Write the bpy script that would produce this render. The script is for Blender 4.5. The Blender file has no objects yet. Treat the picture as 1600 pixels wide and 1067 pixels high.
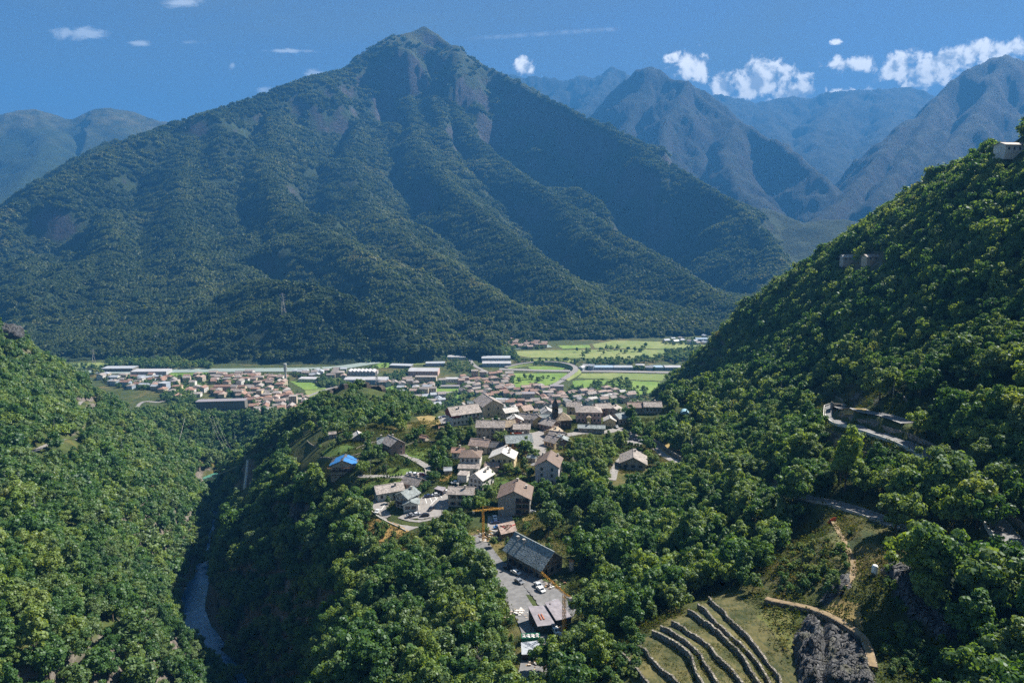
import bpy, math, random
import numpy as np
from mathutils import Vector, Matrix

R = math.radians
scene = bpy.context.scene
col = scene.collection
random.seed(7)
rng = np.random.default_rng(11)

# ------------------------------------------------------------------ camera
CAMZ, PITCH, FPX = 300.0, R(10.0), 1067.0
cam_d = bpy.data.cameras.new('camera')
cam_d.sensor_width = 36.0
cam_d.lens = 36.0 * FPX / 1600.0
cam_d.clip_start, cam_d.clip_end = 1.0, 60000.0
cam = bpy.data.objects.new('camera', cam_d)
cam.location = (0, 0, CAMZ)
cam.rotation_euler = (math.pi / 2 - PITCH, 0, 0)
col.objects.link(cam)
scene.camera = cam

# ------------------------------------------------------------------ sky, sun, exposure
SUN_AZ, SUN_EL = R(55), R(44)          # azimuth clockwise from +Y (to the right), elevation
world = bpy.data.worlds.new('World')
scene.world = world
world.use_nodes = True
wn, wl = world.node_tree.nodes, world.node_tree.links
wn.clear()
w_out = wn.new('ShaderNodeOutputWorld')
w_bg = wn.new('ShaderNodeBackground')
w_sky = wn.new('ShaderNodeTexSky')
w_sky.sky_type = 'NISHITA'
w_sky.sun_disc = False
w_sky.sun_elevation = SUN_EL
w_sky.sun_rotation = SUN_AZ
w_sky.altitude = 3200
w_sky.air_density = 0.6
w_sky.dust_density = 0.1
w_sky.ozone_density = 2.0
w_bg.inputs['Strength'].default_value = 0.05
wl.new(w_bg.outputs[0], w_out.inputs[0])

sun_d = bpy.data.lights.new('sun', 'SUN')
sun_d.energy = 5.0
sun_d.angle = R(0.5)
sun_d.color = (1.0, 0.94, 0.84)
sun = bpy.data.objects.new('sun', sun_d)
sdir = Vector((math.sin(SUN_AZ) * math.cos(SUN_EL), math.cos(SUN_AZ) * math.cos(SUN_EL), math.sin(SUN_EL)))
sun.rotation_euler = sdir.to_track_quat('Z', 'Y').to_euler()
sun.location = (400, 300, 900)
col.objects.link(sun)

vs = scene.view_settings
vs.view_transform = 'Standard'
vs.look = 'None'
vs.exposure = 1.6
vs.gamma = 1.0
vs.use_curve_mapping = False
cy = scene.cycles
cy.max_bounces = 4
cy.diffuse_bounces = 2
cy.glossy_bounces = 2
cy.transmission_bounces = 2
cy.volume_bounces = 1
cy.transparent_max_bounces = 4
cy.use_denoising = False
cy.use_adaptive_sampling = True
cy.adaptive_threshold = 0.015
cy.adaptive_min_samples = 16
cy.caustics_reflective = False
cy.caustics_refractive = False
cy.sample_clamp_indirect = 4.0


# clouds of the sky: cumulus banks low over the range, fair weather wisps higher up.
# (u, v) = direction as (x / y, z / y); half widths; kind 1 cumulus, 0 wisp
def uv(px, py):
    x, u = (px - 800) / FPX, -(py - 533.5) / FPX
    dy = math.cos(PITCH) + u * math.sin(PITCH)
    return x / dy, (-math.sin(PITCH) + u * math.cos(PITCH)) / dy


def wmath(op, a, b=None, c=None):
    n = wn.new('ShaderNodeMath')
    n.operation = op
    for i, v in enumerate((a, b, c)):
        if v is None:
            continue
        if isinstance(v, (int, float)):
            n.inputs[i].default_value = v
        else:
            wl.new(v, n.inputs[i])
    return n.outputs[0]


def sky_clouds():
    tc = wn.new('ShaderNodeTexCoord')
    sep = wn.new('ShaderNodeSeparateXYZ')
    wl.new(tc.outputs['Generated'], sep.inputs[0])
    yy = wmath('MAXIMUM', sep.outputs[1], 0.05)
    u, v = wmath('DIVIDE', sep.outputs[0], yy), wmath('DIVIDE', sep.outputs[2], yy)
    comb = wn.new('ShaderNodeCombineXYZ')
    wl.new(u, comb.inputs[0]); wl.new(v, comb.inputs[1])

    def noise(scale, detail, rough, dist=0.0, off=(0, 0, 0), sc=(1, 1, 1)):
        mp = wn.new('ShaderNodeMapping')
        mp.inputs['Location'].default_value = off
        mp.inputs['Scale'].default_value = sc
        wl.new(comb.outputs[0], mp.inputs[0])
        n = wn.new('ShaderNodeTexNoise')
        n.inputs['Scale'].default_value = scale
        n.inputs['Detail'].default_value = detail
        n.inputs['Roughness'].default_value = rough
        n.inputs['Distortion'].default_value = dist
        wl.new(mp.outputs[0], n.inputs['Vector'])
        return n.outputs[0]

    def ellipses(lst):
        tot = None
        for (px, py, wx, wy) in lst:
            cu, cv = uv(px, py)
            su, sv = wx / FPX, wy / FPX
            a = wmath('MULTIPLY', wmath('SUBTRACT', u, cu), 1 / su)
            b = wmath('MULTIPLY', wmath('SUBTRACT', v, cv), 1 / sv)
            d = wmath('ADD', wmath('MULTIPLY', a, a), wmath('MULTIPLY', b, b))
            f = wmath('SUBTRACT', 1.0, wmath('SQRT', d))
            tot = f if tot is None else wmath('MAXIMUM', tot, f)
        return tot

    def ramp(x, lo, hi):
        n = wn.new('ShaderNodeMapRange')
        n.interpolation_type = 'SMOOTHSTEP'
        n.inputs[1].default_value = lo; n.inputs[2].default_value = hi
        wl.new(x, n.inputs[0])
        return n.outputs[0]

    cum = ellipses([(1080, 108, 34, 26), (1130, 135, 22, 26), (1190, 125, 48, 36), (1240, 145, 52, 30), (1300, 156, 46, 14),
                    (1325, 102, 40, 14), (1400, 108, 40, 26), (1450, 108, 60, 36), (1500, 92, 46, 22), (1545, 84, 60, 20), (1600, 78, 40, 18),
                    (1720, 90, 110, 40), (1860, 80, 90, 45),
                    (824, 105, 18, 14), (1305, 66, 12, 6), (1050, 92, 14, 8), (1390, 150, 50, 14), (1180, 110, 30, 22)])
    n1 = noise(36, 9, 0.60, 0.3)
    n1b = noise(36, 9, 0.60, 0.3, off=(-0.010, -0.010, 0))
    dcum = wmath('ADD', cum, wmath('MULTIPLY', wmath('SUBTRACT', n1, 0.50), 3.4))
    dcum_s = wmath('ADD', cum, wmath('MULTIPLY', wmath('SUBTRACT', n1b, 0.50), 3.4))
    a1 = ramp(dcum, 0.02, 0.62)
    # thickness towards the sun greys the puff, thin rims stay white
    grey = ramp(wmath('SUBTRACT', dcum_s, wmath('MULTIPLY', dcum, 0.5)), 0.05, 0.75)
    wis = ellipses([(122, 52, 66, 14), (295, 67, 40, 8), (410, 141, 20, 9), (363, 104, 10, 10), (497, 118, 26, 14), (283, 4, 44, 9),
                    (222, 67, 24, 7), (-120, 80, 90, 14), (450, 80, 60, 5)])
    n2 = noise(34, 6, 0.65, 0.6, sc=(0.55, 1.5, 1))
    a2 = wmath('MULTIPLY', ramp(wmath('ADD', wis, wmath('MULTIPLY', wmath('SUBTRACT', n2, 0.56), 2.6)), 0.05, 0.75), 0.75)
    # vapour trail
    (u0, v0), (u1, v1) = uv(720, 62), uv(975, 45)
    t = wmath('MULTIPLY', wmath('SUBTRACT', u, u0), 1 / (u1 - u0))
    dv = wmath('ABSOLUTE', wmath('SUBTRACT', v, wmath('MULTIPLY_ADD', t, v1 - v0, v0)))
    inside = wmath('MULTIPLY', ramp(t, 0.0, 0.25), wmath('SUBTRACT', 1.0, ramp(t, 0.93, 1.0)))
    n3 = noise(60, 5, 0.7)
    a3 = wmath('MULTIPLY', wmath('MULTIPLY', inside, wmath('SUBTRACT', 1.0, ramp(dv, 0.0005, 0.0042))), wmath('MULTIPLY', ramp(n3, 0.3, 0.7), 0.33))
    # broad veil
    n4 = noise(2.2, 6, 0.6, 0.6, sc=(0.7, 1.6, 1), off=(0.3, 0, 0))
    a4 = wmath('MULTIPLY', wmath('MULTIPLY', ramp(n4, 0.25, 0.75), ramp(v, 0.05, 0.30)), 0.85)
    soft = wmath('MAXIMUM', a2, a3)

    def mix(fac, c1, c2):
        m = wn.new('ShaderNodeMix')
        m.data_type = 'RGBA'
        for s, vv in ((m.inputs[0], fac), (m.inputs[6], c1), (m.inputs[7], c2)):
            if isinstance(vv, tuple):
                s.default_value = vv
            else:
                wl.new(vv, s)
        return m.outputs[2]
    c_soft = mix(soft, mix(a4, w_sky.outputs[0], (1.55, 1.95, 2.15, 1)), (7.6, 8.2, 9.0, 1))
    puff = mix(grey, (15.5, 15.0, 14.2, 1), (5.2, 5.7, 6.6, 1))
    front = wmath('GREATER_THAN', sep.outputs[1], 0.06)
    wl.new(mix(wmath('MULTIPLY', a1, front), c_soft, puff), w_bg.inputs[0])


sky_clouds()
world.cycles.sampling_method = 'MANUAL'
world.cycles.sample_map_resolution = 128

# ------------------------------------------------------------------ small toolbox
def W(px, py, Y):
    """a sight bearing taken from the survey photo and a distance north -> a surveyed point"""
    u, v = uv(px, py)
    return (u * Y, Y, CAMZ + v * Y)


def P(x, y, z):
    """world -> picture bearing (arrays welcome); used for choosing levels of detail and land cover"""
    c, s = math.cos(PITCH), math.sin(PITCH)
    f = y * c - (z - CAMZ) * s
    up = y * s + (z - CAMZ) * c
    f = np.where(np.abs(f) < 1e-6, 1e-6, f)
    return 800 + FPX * x / f, 533.5 - FPX * up / f, f


_perm = np.random.default_rng(3).integers(0, 1 << 30, 65536)


def _hash(ix, iy, k):
    return _perm[(ix * 7919 + iy * 104729 + k * 1299709) & 65535] / float(1 << 30)


def vnoise(x, y, k=0):
    ix, iy = np.floor(x).astype(np.int64), np.floor(y).astype(np.int64)
    fx, fy = x - ix, y - iy
    fx, fy = fx * fx * fx * (fx * (fx * 6 - 15) + 10), fy * fy * fy * (fy * (fy * 6 - 15) + 10)
    a, b = _hash(ix, iy, k), _hash(ix + 1, iy, k)
    c, d = _hash(ix, iy + 1, k), _hash(ix + 1, iy + 1, k)
    return (a + (b - a) * fx) * (1 - fy) + (c + (d - c) * fx) * fy


def fbm(x, y, wl_, octv=4, k=0, ridged=False, gain=0.5):
    x, y = np.asarray(x, float), np.asarray(y, float)
    t, amp, tot = 0.0, 1.0, 0.0
    for o in range(octv):
        n = vnoise(x / wl_ + 17.3 * o, y / wl_ - 9.1 * o, k + o) * 2 - 1
        if ridged:
            n = 1 - 2 * np.abs(n)
        t = t + n * amp
        tot += amp
        amp *= gain
        wl_ = wl_ / 2.03
    return t / tot


def smooth(e0, e1, x):
    t = np.clip((x - e0) / (e1 - e0), 0, 1)
    return t * t * (3 - 2 * t)


def seg_dist(x, y, pts, closed=False):
    """distance to a polyline of (x, y, ...) and the interpolated extra values at the nearest place"""
    pts = np.asarray(pts, float)
    best = np.full(np.shape(x), 1e18)
    val = np.zeros(np.shape(x) + (pts.shape[1] - 2,))
    for a, b in zip(pts[:-1], pts[1:]):
        ex, ey = b[0] - a[0], b[1] - a[1]
        L = ex * ex + ey * ey + 1e-9
        t = np.clip(((x - a[0]) * ex + (y - a[1]) * ey) / L, 0, 1)
        d = (x - a[0] - t * ex) ** 2 + (y - a[1] - t * ey) ** 2
        m = d < best
        best = np.where(m, d, best)
        if pts.shape[1] > 2:
            v = a[2:] + t[..., None] * (b[2:] - a[2:])
            val = np.where(m[..., None], v, val)
    return np.sqrt(best), val


def in_poly(px, py, poly):
    inside = np.zeros(np.shape(px), bool)
    n = len(poly)
    j = n - 1
    for i in range(n):
        xi, yi = poly[i]
        xj, yj = poly[j]
        c = ((yi > py) != (yj > py)) & (px < (xj - xi) * (py - yi) / ((yj - yi) if yj != yi else 1e-9) + xi)
        inside ^= c
        j = i
    return inside


def mesh_from(name, verts, faces, mats=(), smooth_=False, fmat=None):
    me = bpy.data.meshes.new(name)
    verts = np.asarray(verts, np.float32).reshape(-1, 3)
    if isinstance(faces, np.ndarray):
        n, k = faces.shape
        me.vertices.add(len(verts)); me.vertices.foreach_set('co', verts.ravel())
        me.loops.add(n * k); me.loops.foreach_set('vertex_index', faces.astype(np.int32).ravel())
        me.polygons.add(n)
        me.polygons.foreach_set('loop_start', np.arange(0, n * k, k, dtype=np.int32))
        me.polygons.foreach_set('loop_total', np.full(n, k, np.int32))
        me.update(calc_edges=True)
    else:
        me.from_pydata([tuple(map(float, v)) for v in verts], [], faces)
        me.update()
    for m in mats:
        me.materials.append(m)
    if fmat is not None:
        me.polygons.foreach_set('material_index', np.asarray(fmat, np.int32))
    if smooth_:
        me.polygons.foreach_set('use_smooth', np.ones(len(me.polygons), bool))
    return me


def link(name, me, parent=None, loc=None, rot=None, scale=None):
    o = bpy.data.objects.new(name, me)
    col.objects.link(o)
    if parent is not None:
        o.parent = parent
    if loc is not None:
        o.location = loc
    if rot is not None:
        o.rotation_euler = (0, 0, rot) if isinstance(rot, (int, float)) else rot
    if scale is not None:
        o.scale = (scale,) * 3 if isinstance(scale, (int, float)) else scale
    return o


def tag(o, label=None, cat=None, group=None, kind=None):
    for k, v in (('label', label), ('category', cat), ('group', group), ('kind', kind)):
        if v:
            o[k] = v
    return o


def empty(name, loc, rz=0.0, label=None, cat=None, group=None):
    o = link(name, None, loc=loc, rot=float(rz))
    o.empty_display_size = 1.0
    return tag(o, label, cat, group)


class MB:
    """collects boxes, bars and prisms into one mesh"""
    def __init__(self):
        self.v, self.f, self.m = [], [], []

    def add(self, v, f, m=0):
        n = len(self.v)
        self.v += [tuple(p) for p in v]
        self.f += [tuple(i + n for i in q) for q in f]
        self.m += [m] * len(f)
        return self

    def box(self, x0, x1, y0, y1, z0, z1, m=0):
        return self.add([(x0, y0, z0), (x1, y0, z0), (x1, y1, z0), (x0, y1, z0), (x0, y0, z1), (x1, y0, z1), (x1, y1, z1), (x0, y1, z1)],
                        [(0, 3, 2, 1), (4, 5, 6, 7), (0, 1, 5, 4), (1, 2, 6, 5), (2, 3, 7, 6), (3, 0, 4, 7)], m)

    def hexa(self, bottom, top, m=0):
        n = len(bottom)
        f = [tuple(range(n - 1, -1, -1)), tuple(range(n, 2 * n))]
        f += [(i, (i + 1) % n, n + (i + 1) % n, n + i) for i in range(n)]
        return self.add(list(bottom) + list(top), f, m)

    def bar(self, a, b, r, sides=4, r2=None, m=0):
        a, b = Vector(a), Vector(b)
        d = (b - a)
        if d.length < 1e-6:
            return self
        d.normalize()
        s = d.orthogonal().normalized()
        t = d.cross(s)
        r2 = r if r2 is None else r2
        ring = lambda c, q: [c + (s * math.cos(2 * math.pi * (i + .5) / sides) + t * math.sin(2 * math.pi * (i + .5) / sides)) * q for i in range(sides)]
        return self.hexa(ring(a, r), ring(b, r2), m)

    def lathe(self, prof, n=16, m=0, cx=0, cy=0):
        base = len(self.v)
        for (r, z) in prof:
            for i in range(n):
                a = 2 * math.pi * i / n
                self.v.append((cx + r * math.cos(a), cy + r * math.sin(a), z))
        for k in range(len(prof) - 1):
            for i in range(n):
                j = (i + 1) % n
                self.f.append((base + k * n + i, base + k * n + j, base + (k + 1) * n + j, base + (k + 1) * n + i)); self.m.append(m)
        self.f.append(tuple(base + i for i in range(n - 1, -1, -1))); self.m.append(m)
        self.f.append(tuple(base + (len(prof) - 1) * n + i for i in range(n))); self.m.append(m)
        return self

    def mesh(self, name, *mats):
        return mesh_from(name, self.v, self.f, mats, fmat=self.m)

    def build(self, name, mat, parent=None, **kw):
        mats = mat if isinstance(mat, (tuple, list)) else (mat,)
        return link(name, self.mesh(name, *mats), parent, **kw)


# ------------------------------------------------------------------ materials
class NT:
    def __init__(self, name):
        self.mat = bpy.data.materials.new(name)
        self.mat.use_nodes = True
        self.n, self.l = self.mat.node_tree.nodes, self.mat.node_tree.links
        self.bsdf = self.n['Principled BSDF']
        self.bsdf.inputs['Specular IOR Level'].default_value = 0.25

    def set(self, sock, v):
        if isinstance(v, bpy.types.NodeSocket):
            self.l.new(v, sock)
        else:
            if isinstance(v, tuple) and len(v) == 3 and sock.type == 'RGBA':
                v = v + (1,)
            sock.default_value = v

    def node(self, t, **kw):
        n = self.n.new(t)
        for k, v in kw.items():
            setattr(n, k, v)
        return n

    def math(self, op, a, b=0.0, clamp=False):
        n = self.node('ShaderNodeMath', operation=op, use_clamp=clamp)
        self.set(n.inputs[0], a); self.set(n.inputs[1], b)
        return n.outputs[0]

    def pos(self, scale=(1, 1, 1), obj=False, rot=(0, 0, 0)):
        if obj:
            s = self.node('ShaderNodeTexCoord').outputs['Object']
        else:
            s = self.node('ShaderNodeNewGeometry').outputs['Position']
        mp = self.node('ShaderNodeMapping')
        mp.inputs['Scale'].default_value = scale
        mp.inputs['Rotation'].default_value = rot
        self.l.new(s, mp.inputs[0])
        return mp.outputs[0]

    def noise(self, scale, detail=4, rough=0.55, vec=None, dist=0.0):
        n = self.node('ShaderNodeTexNoise')
        self.set(n.inputs['Scale'], scale); self.set(n.inputs['Detail'], detail); self.set(n.inputs['Roughness'], rough)
        self.set(n.inputs['Distortion'], dist)
        self.l.new(vec if vec is not None else self.pos(), n.inputs['Vector'])
        return n.outputs[0]

    def voronoi(self, scale, vec=None, feature='F1', out='Distance', rnd=1.0):
        n = self.node('ShaderNodeTexVoronoi', feature=feature)
        self.set(n.inputs['Scale'], scale); self.set(n.inputs['Randomness'], rnd)
        self.l.new(vec if vec is not None else self.pos(), n.inputs['Vector'])
        return n.outputs[out]

    def ramp(self, x, lo, hi, a=0.0, b=1.0):
        n = self.node('ShaderNodeMapRange', interpolation_type='SMOOTHSTEP')
        self.set(n.inputs[0], x)
        for i, v in enumerate((lo, hi, a, b)):
            n.inputs[i + 1].default_value = v
        return n.outputs[0]

    def mix(self, f, a, b, mode='MIX'):
        n = self.node('ShaderNodeMix', data_type='RGBA', blend_type=mode)
        self.set(n.inputs[0], f); self.set(n.inputs[6], a); self.set(n.inputs[7], b)
        return n.outputs[2]

    def hsv(self, c, h=0.5, s=1.0, v=1.0):
        n = self.node('ShaderNodeHueSaturation')
        self.set(n.inputs['Hue'], h); self.set(n.inputs['Saturation'], s); self.set(n.inputs['Value'], v); self.set(n.inputs['Color'], c)
        return n.outputs[0]

    def slope(self):
        g = self.node('ShaderNodeNewGeometry')
        s = self.node('ShaderNodeSeparateXYZ')
        self.l.new(g.outputs['Normal'], s.inputs[0])
        return s.outputs[2]

    def height(self):
        s = self.node('ShaderNodeSeparateXYZ')
        self.l.new(self.node('ShaderNodeNewGeometry').outputs['Position'], s.inputs[0])
        return s.outputs[2]

    def attr(self, name, kind='GEOMETRY'):
        n = self.node('ShaderNodeAttribute', attribute_name=name, attribute_type=kind)
        return n

    def bump(self, h, strength=0.5, dist=0.1):
        n = self.node('ShaderNodeBump')
        self.set(n.inputs['Strength'], strength); self.set(n.inputs['Distance'], dist); self.set(n.inputs['Height'], h)
        self.l.new(n.outputs[0], self.bsdf.inputs['Normal'])

    def done(self, color, rough=0.85, **kw):
        self.set(self.bsdf.inputs['Base Color'], color)
        self.set(self.bsdf.inputs['Roughness'], rough)
        for k, v in kw.items():
            self.set(self.bsdf.inputs[k], v)
        return self.mat


_mats = {}


def flat(name, c, rough=0.8, var=0.18, sc=1.2, metal=0.0, obj=False):
    """plain coloured surface with a little dirt and unevenness"""
    key = (name, c, rough)
    if key not in _mats:
        t = NT(name)
        n = t.noise(sc, 5, 0.6, t.pos(obj=obj))
        cc = t.mix(t.ramp(n, 0.3, 0.7), tuple(q * (1 - var) for q in c), tuple(min(1, q * (1 + var)) for q in c))
        _mats[key] = t.done(cc, rough, Metallic=metal)
    return _mats[key]

# ------------------------------------------------------------------ the land: heights
# surveyed ground points (bearing x, bearing y, distance)
_survey = [
    # village terrace and its edges
    (725, 664, 443), (790, 690, 402), (920, 660, 452), (870, 660, 452), (1000, 640, 482), (1010, 665, 448), (960, 665, 448), (850, 755, 336), (805, 806, 300),
    (745, 760, 336), (710, 790, 318), (640, 805, 305), (600, 775, 330), (560, 742, 352), (535, 742, 356), (612, 712, 388), (660, 720, 378), (690, 740, 356),
    (560, 690, 415), (600, 670, 445), (655, 665, 450), (500, 690, 425), (480, 740, 385), (990, 730, 372), (930, 720, 377), (880, 700, 398), (840, 700, 395),
    (1045, 715, 385), (1090, 700, 392), (1120, 640, 455), (1060, 620, 500), (1150, 700, 372),
    # castle hill
    (520, 612, 600), (575, 606, 600), (600, 612, 590), (640, 640, 540), (480, 640, 585), (430, 670, 570), (560, 640, 540), (620, 650, 510), (450, 700, 490), (400, 700, 575),
    # gorge, village side
    (560, 830, 292), (600, 840, 285), (470, 800, 385), (430, 790, 430), (387, 722, 560), (382, 780, 548), (420, 850, 378), (450, 900, 335), (500, 755, 365), (450, 745, 400), (520, 870, 305), (450, 1000, 275), (500, 1060, 212),
    (560, 960, 232), (600, 1050, 186), (520, 1000, 232), (650, 900, 250), (700, 860, 268), (720, 960, 215), (720, 1050, 180), (760, 900, 246), (640, 980, 218),
    # yard and quarry house
    (820, 900, 240), (800, 880, 250), (870, 930, 220), (840, 1000, 190), (850, 1050, 172), (890, 980, 196), (893, 885, 246), (780, 840, 276), (810, 830, 282), (920, 1000, 178), (960, 960, 194), (950, 900, 232),
    # woods right of the yard
    (1050, 850, 268), (1000, 800, 300), (940, 790, 306), (1150, 760, 318), (1000, 900, 232), (1230, 730, 296), (1200, 660, 388), (1250, 850, 214), (1150, 880, 216), (1100, 940, 188), (1080, 760, 330),
    # terraces
    (980, 1040, 150), (1190, 965, 158), (1100, 1000, 152), (1230, 950, 163), (1300, 830, 190), (1370, 890, 166), (1350, 1000, 144), (1420, 960, 150), (1500, 1000, 142), (1560, 1060, 124), (1100, 1066, 138), (1220, 1060, 138),
    (1550, 850, 164), (1480, 900, 156),
    # roads of the right hillside
    (1250, 772, 226), (1330, 797, 205), (1420, 825, 188), (1500, 850, 176), (1300, 642, 282), (1380, 645, 262), (1340, 665, 262), (1420, 692, 234), (1480, 735, 212), (1510, 768, 200), (1560, 830, 176), (1300, 700, 262), (1400, 760, 220),
    (1590, 690, 204),
    # right hillside
    (1600, 215, 450), (1500, 285, 480), (1400, 352, 520), (1250, 440, 605), (1130, 528, 690), (1040, 606, 770), (1500, 520, 318), (1600, 410, 322), (1600, 600, 236), (1300, 510, 450), (1200, 570, 520), (1450, 430, 400), (1130, 600, 560),
    (1400, 600, 300), (1250, 620, 400), (1550, 330, 400), (1350, 440, 470), (1500, 640, 242), (1700, 300, 340), (1800, 500, 240), (1800, 150, 430),
    # left hillside
    (0, 515, 650), (60, 565, 690), (130, 606, 740), (150, 640, 720), (0, 600, 520), (0, 710, 415), (0, 850, 288), (100, 1000, 206), (0, 1060, 186), (200, 1060, 205), (300, 1062, 235), (150, 900, 270), (250, 960, 300), (200, 800, 360),
    (100, 700, 450), (200, 720, 520), (270, 800, 460), (290, 850, 420), (100, 640, 600), (240, 690, 660), (300, 740, 640), (90, 700, 440), (-150, 700, 380), (-150, 480, 620), (-300, 600, 420), (-200, 950, 210),
    # wooded rise at the mouth of the gorge
    (200, 645, 850), (300, 655, 870), (400, 660, 860), (250, 690, 800), (330, 700, 830), (390, 690, 840), (150, 630, 900), (440, 650, 900),
]
SP = np.array([W(*p) for p in _survey])
_flat = [(x, y, 0.0) for x in range(-1800, 1900, 300) for y in (1150, 1500, 1900, 2300)]
_flat += [(-60, 720, 40), (60, 720, 50), (160, 660, 70), (-60, 830, 12), (80, 830, 15), (-200, 900, 6), (250, 900, 10), (0, 940, 0), (-330, 960, 4), (-480, 1000, 3), (-620, 980, 20), (-700, 800, 110), (-800, 600, 200),
          (-650, 450, 240), (-450, 200, 230), (-500, 0, 260), (500, 800, 120), (620, 600, 330), (600, 300, 420), (500, 0, 400), (380, 100, 330), (300, 0, 280), (420, 950, 10), (700, 950, 60), (900, 700, 250), (-900, 950, 90),
          (0, 60, 190), (60, 60, 214), (-60, 60, 140), (140, 60, 235), (-150, 60, 170), (-60, 120, 130), (-40, -60, 140), (60, -60, 215), (250, 60, 270), (-200, -60, 200), (-260, 80, 190)]
SP = np.vstack([SP, np.array(_flat, float)])


def _tps_fit(P3, lam):
    n = len(P3)
    d2 = ((P3[:, None, :2] - P3[None, :, :2]) ** 2).sum(-1) / 1e4
    K = np.where(d2 > 0, 0.5 * d2 * np.log(d2 + 1e-12), 0) + lam * np.eye(n)
    Q = np.c_[np.ones(n), P3[:, :2] / 100]
    A = np.zeros((n + 3, n + 3))
    A[:n, :n], A[:n, n:], A[n:, :n] = K, Q, Q.T
    s = np.linalg.solve(A, np.r_[P3[:, 2], 0, 0, 0])
    return s[:n], s[n:]


_w, _a = _tps_fit(SP, 0.02)


def tps(x, y):
    out = _a[0] + _a[1] * x / 100 + _a[2] * y / 100
    for (cx, cy_, _), w in zip(SP, _w):
        d2 = ((x - cx) ** 2 + (y - cy_) ** 2) / 1e4
        out = out + w * 0.5 * d2 * np.log(d2 + 1e-12)
    return out


# the torrent in its gorge (x, y, water level)
RIVER = [(-92, -120, 94), (-92, 80, 90), (-96, 190, 82), (-104, 255, 77)] + [W(372, 1052, 322), W(325, 1005, 352), W(300, 955, 389), W(308, 915, 430), W(322, 895, 452)] + \
        [(-242, 510, 50), (-264, 575, 45), W(330, 745, 690), (-292, 745, 31), (-225, 800, 22), (-150, 900, 8), (-60, 1010, 1), (-60, 1100, 0.6)]
RIVER = [(a, b, c) for a, b, c in RIVER]
_zs = [p[2] for p in RIVER]
for i in range(1, len(RIVER)):
    _zs[i] = min(_zs[i], _zs[i - 1] - 0.5)
RIVER = [(p[0], p[1], z) for p, z in zip(RIVER, _zs)]

# grid of heights
GX0, GX1, GY0, GY1, GS = -1500.0, 1500.0, -140.0, 2350.0, 3.0
gx, gy = np.arange(GX0, GX1 + 1, GS), np.arange(GY0, GY1 + 1, GS)
GXX, GYY = np.meshgrid(gx, gy)
# the spline is smooth: evaluate every 4th node and interpolate


def _bil(Z, x, y, x0, y0, s):
    fx, fy = np.clip((x - x0) / s, 0, Z.shape[1] - 1.001), np.clip((y - y0) / s, 0, Z.shape[0] - 1.001)
    ix, iy = fx.astype(int), fy.astype(int)
    fx, fy = fx - ix, fy - iy
    return (Z[iy, ix] * (1 - fx) + Z[iy, ix + 1] * fx) * (1 - fy) + (Z[iy + 1, ix] * (1 - fx) + Z[iy + 1, ix + 1] * fx) * fy


cx_, cy2 = np.arange(GX0, GX1 + 13, 9.0), np.arange(GY0, GY1 + 13, 9.0)
_C = tps(*np.meshgrid(cx_, cy2))
HG = _bil(_C, GXX, GYY, GX0, GY0, 9.0)
_far = smooth(880, 1060, GYY - 0.15 * np.abs(GXX) * 0)
HG = HG * (1 - _far) + np.maximum(0, HG * 0.0) * _far
_rough = smooth(4, 30, HG)
HG = HG + _rough * (fbm(GXX, GYY, 70, 4, 5) * 4.5 + fbm(GXX, GYY, 26, 3, 9, True) * 1.6) * (0.35 + 0.65 * smooth(120, 320, np.hypot(GXX - 20, GYY - 380) - 40))
HG = np.where(HG < 2, 2 * np.exp(np.minimum(0, (HG - 2) / 2)) - 2 * np.exp(-1.0) * 0, HG) - 0.0
HG = np.where(GYY > 1060, 0.0, HG)
_d, _v = seg_dist(GXX, GYY, RIVER)
_wob = fbm(GXX, GYY, 30, 3, 21)
_rx = np.interp(GYY, [p[1] for p in RIVER], [p[0] for p in RIVER])
_steep = np.where((GXX > _rx) & (GYY < 600), 2.5, 1.75)
_carve = _v[..., 0] - 1.6 + np.maximum(0, _d - 7 - 2.5 * _wob) * (_steep + 0.5 * _wob)
HG = np.where(_d < 200, np.minimum(HG, np.maximum(_carve, _v[..., 0] - 1.6)), HG)
_bank = _v[..., 0] - 1.0 + np.clip((_d - 8) * 0.5, 0, 4)
HG = np.where((_d > 7) & (_d < 18) & (GYY < 800), np.maximum(HG, _bank), HG)


def H(x, y):
    return _bil(HG, np.asarray(x, float), np.asarray(y, float), GX0, GY0, GS)


RDIST = np.full(HG.shape, 1e3)      # distance to the nearest road edge


def road_gap(x, y):
    return _bil(np.minimum(RDIST, 20), np.asarray(x, float), np.asarray(y, float), GX0, GY0, GS)


def bench(path, half, blend, smooth_n=6):
    """cut a level shelf for a road along (x, y[, z]) points; returns the road's own line with heights"""
    pts = resample(path, 3.0)
    z = H(pts[:, 0], pts[:, 1])
    for _ in range(smooth_n):
        z = np.convolve(np.pad(z, 3, mode='edge'), np.ones(7) / 7, 'valid')
    line = np.c_[pts[:, :2], z]
    d, v = seg_dist_local(line, half + blend + 4)
    RDIST[...] = np.minimum(RDIST, d - half + 0.8)
    k = 1 - smooth(half, half + blend, d)
    HG[...] = np.where(d < half + blend, HG * (1 - k) + v * k, HG)
    return line


def resample(path, step):
    p = np.asarray([q[:2] for q in path], float)
    # Catmull-Rom through the points
    ext = np.vstack([2 * p[0] - p[1], p, 2 * p[-1] - p[-2]])
    out = []
    for i in range(1, len(ext) - 2):
        a, b, c, d = ext[i - 1:i + 3]
        n = max(1, int(np.hypot(*(c - b)) / step))
        t = np.arange(n)[:, None] / n
        out.append(0.5 * (2 * b + (c - a) * t + (2 * a - 5 * b + 4 * c - d) * t * t + (-a + 3 * b - 3 * c + d) * t ** 3))
    out.append(p[-1:])
    return np.vstack(out)


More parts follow.
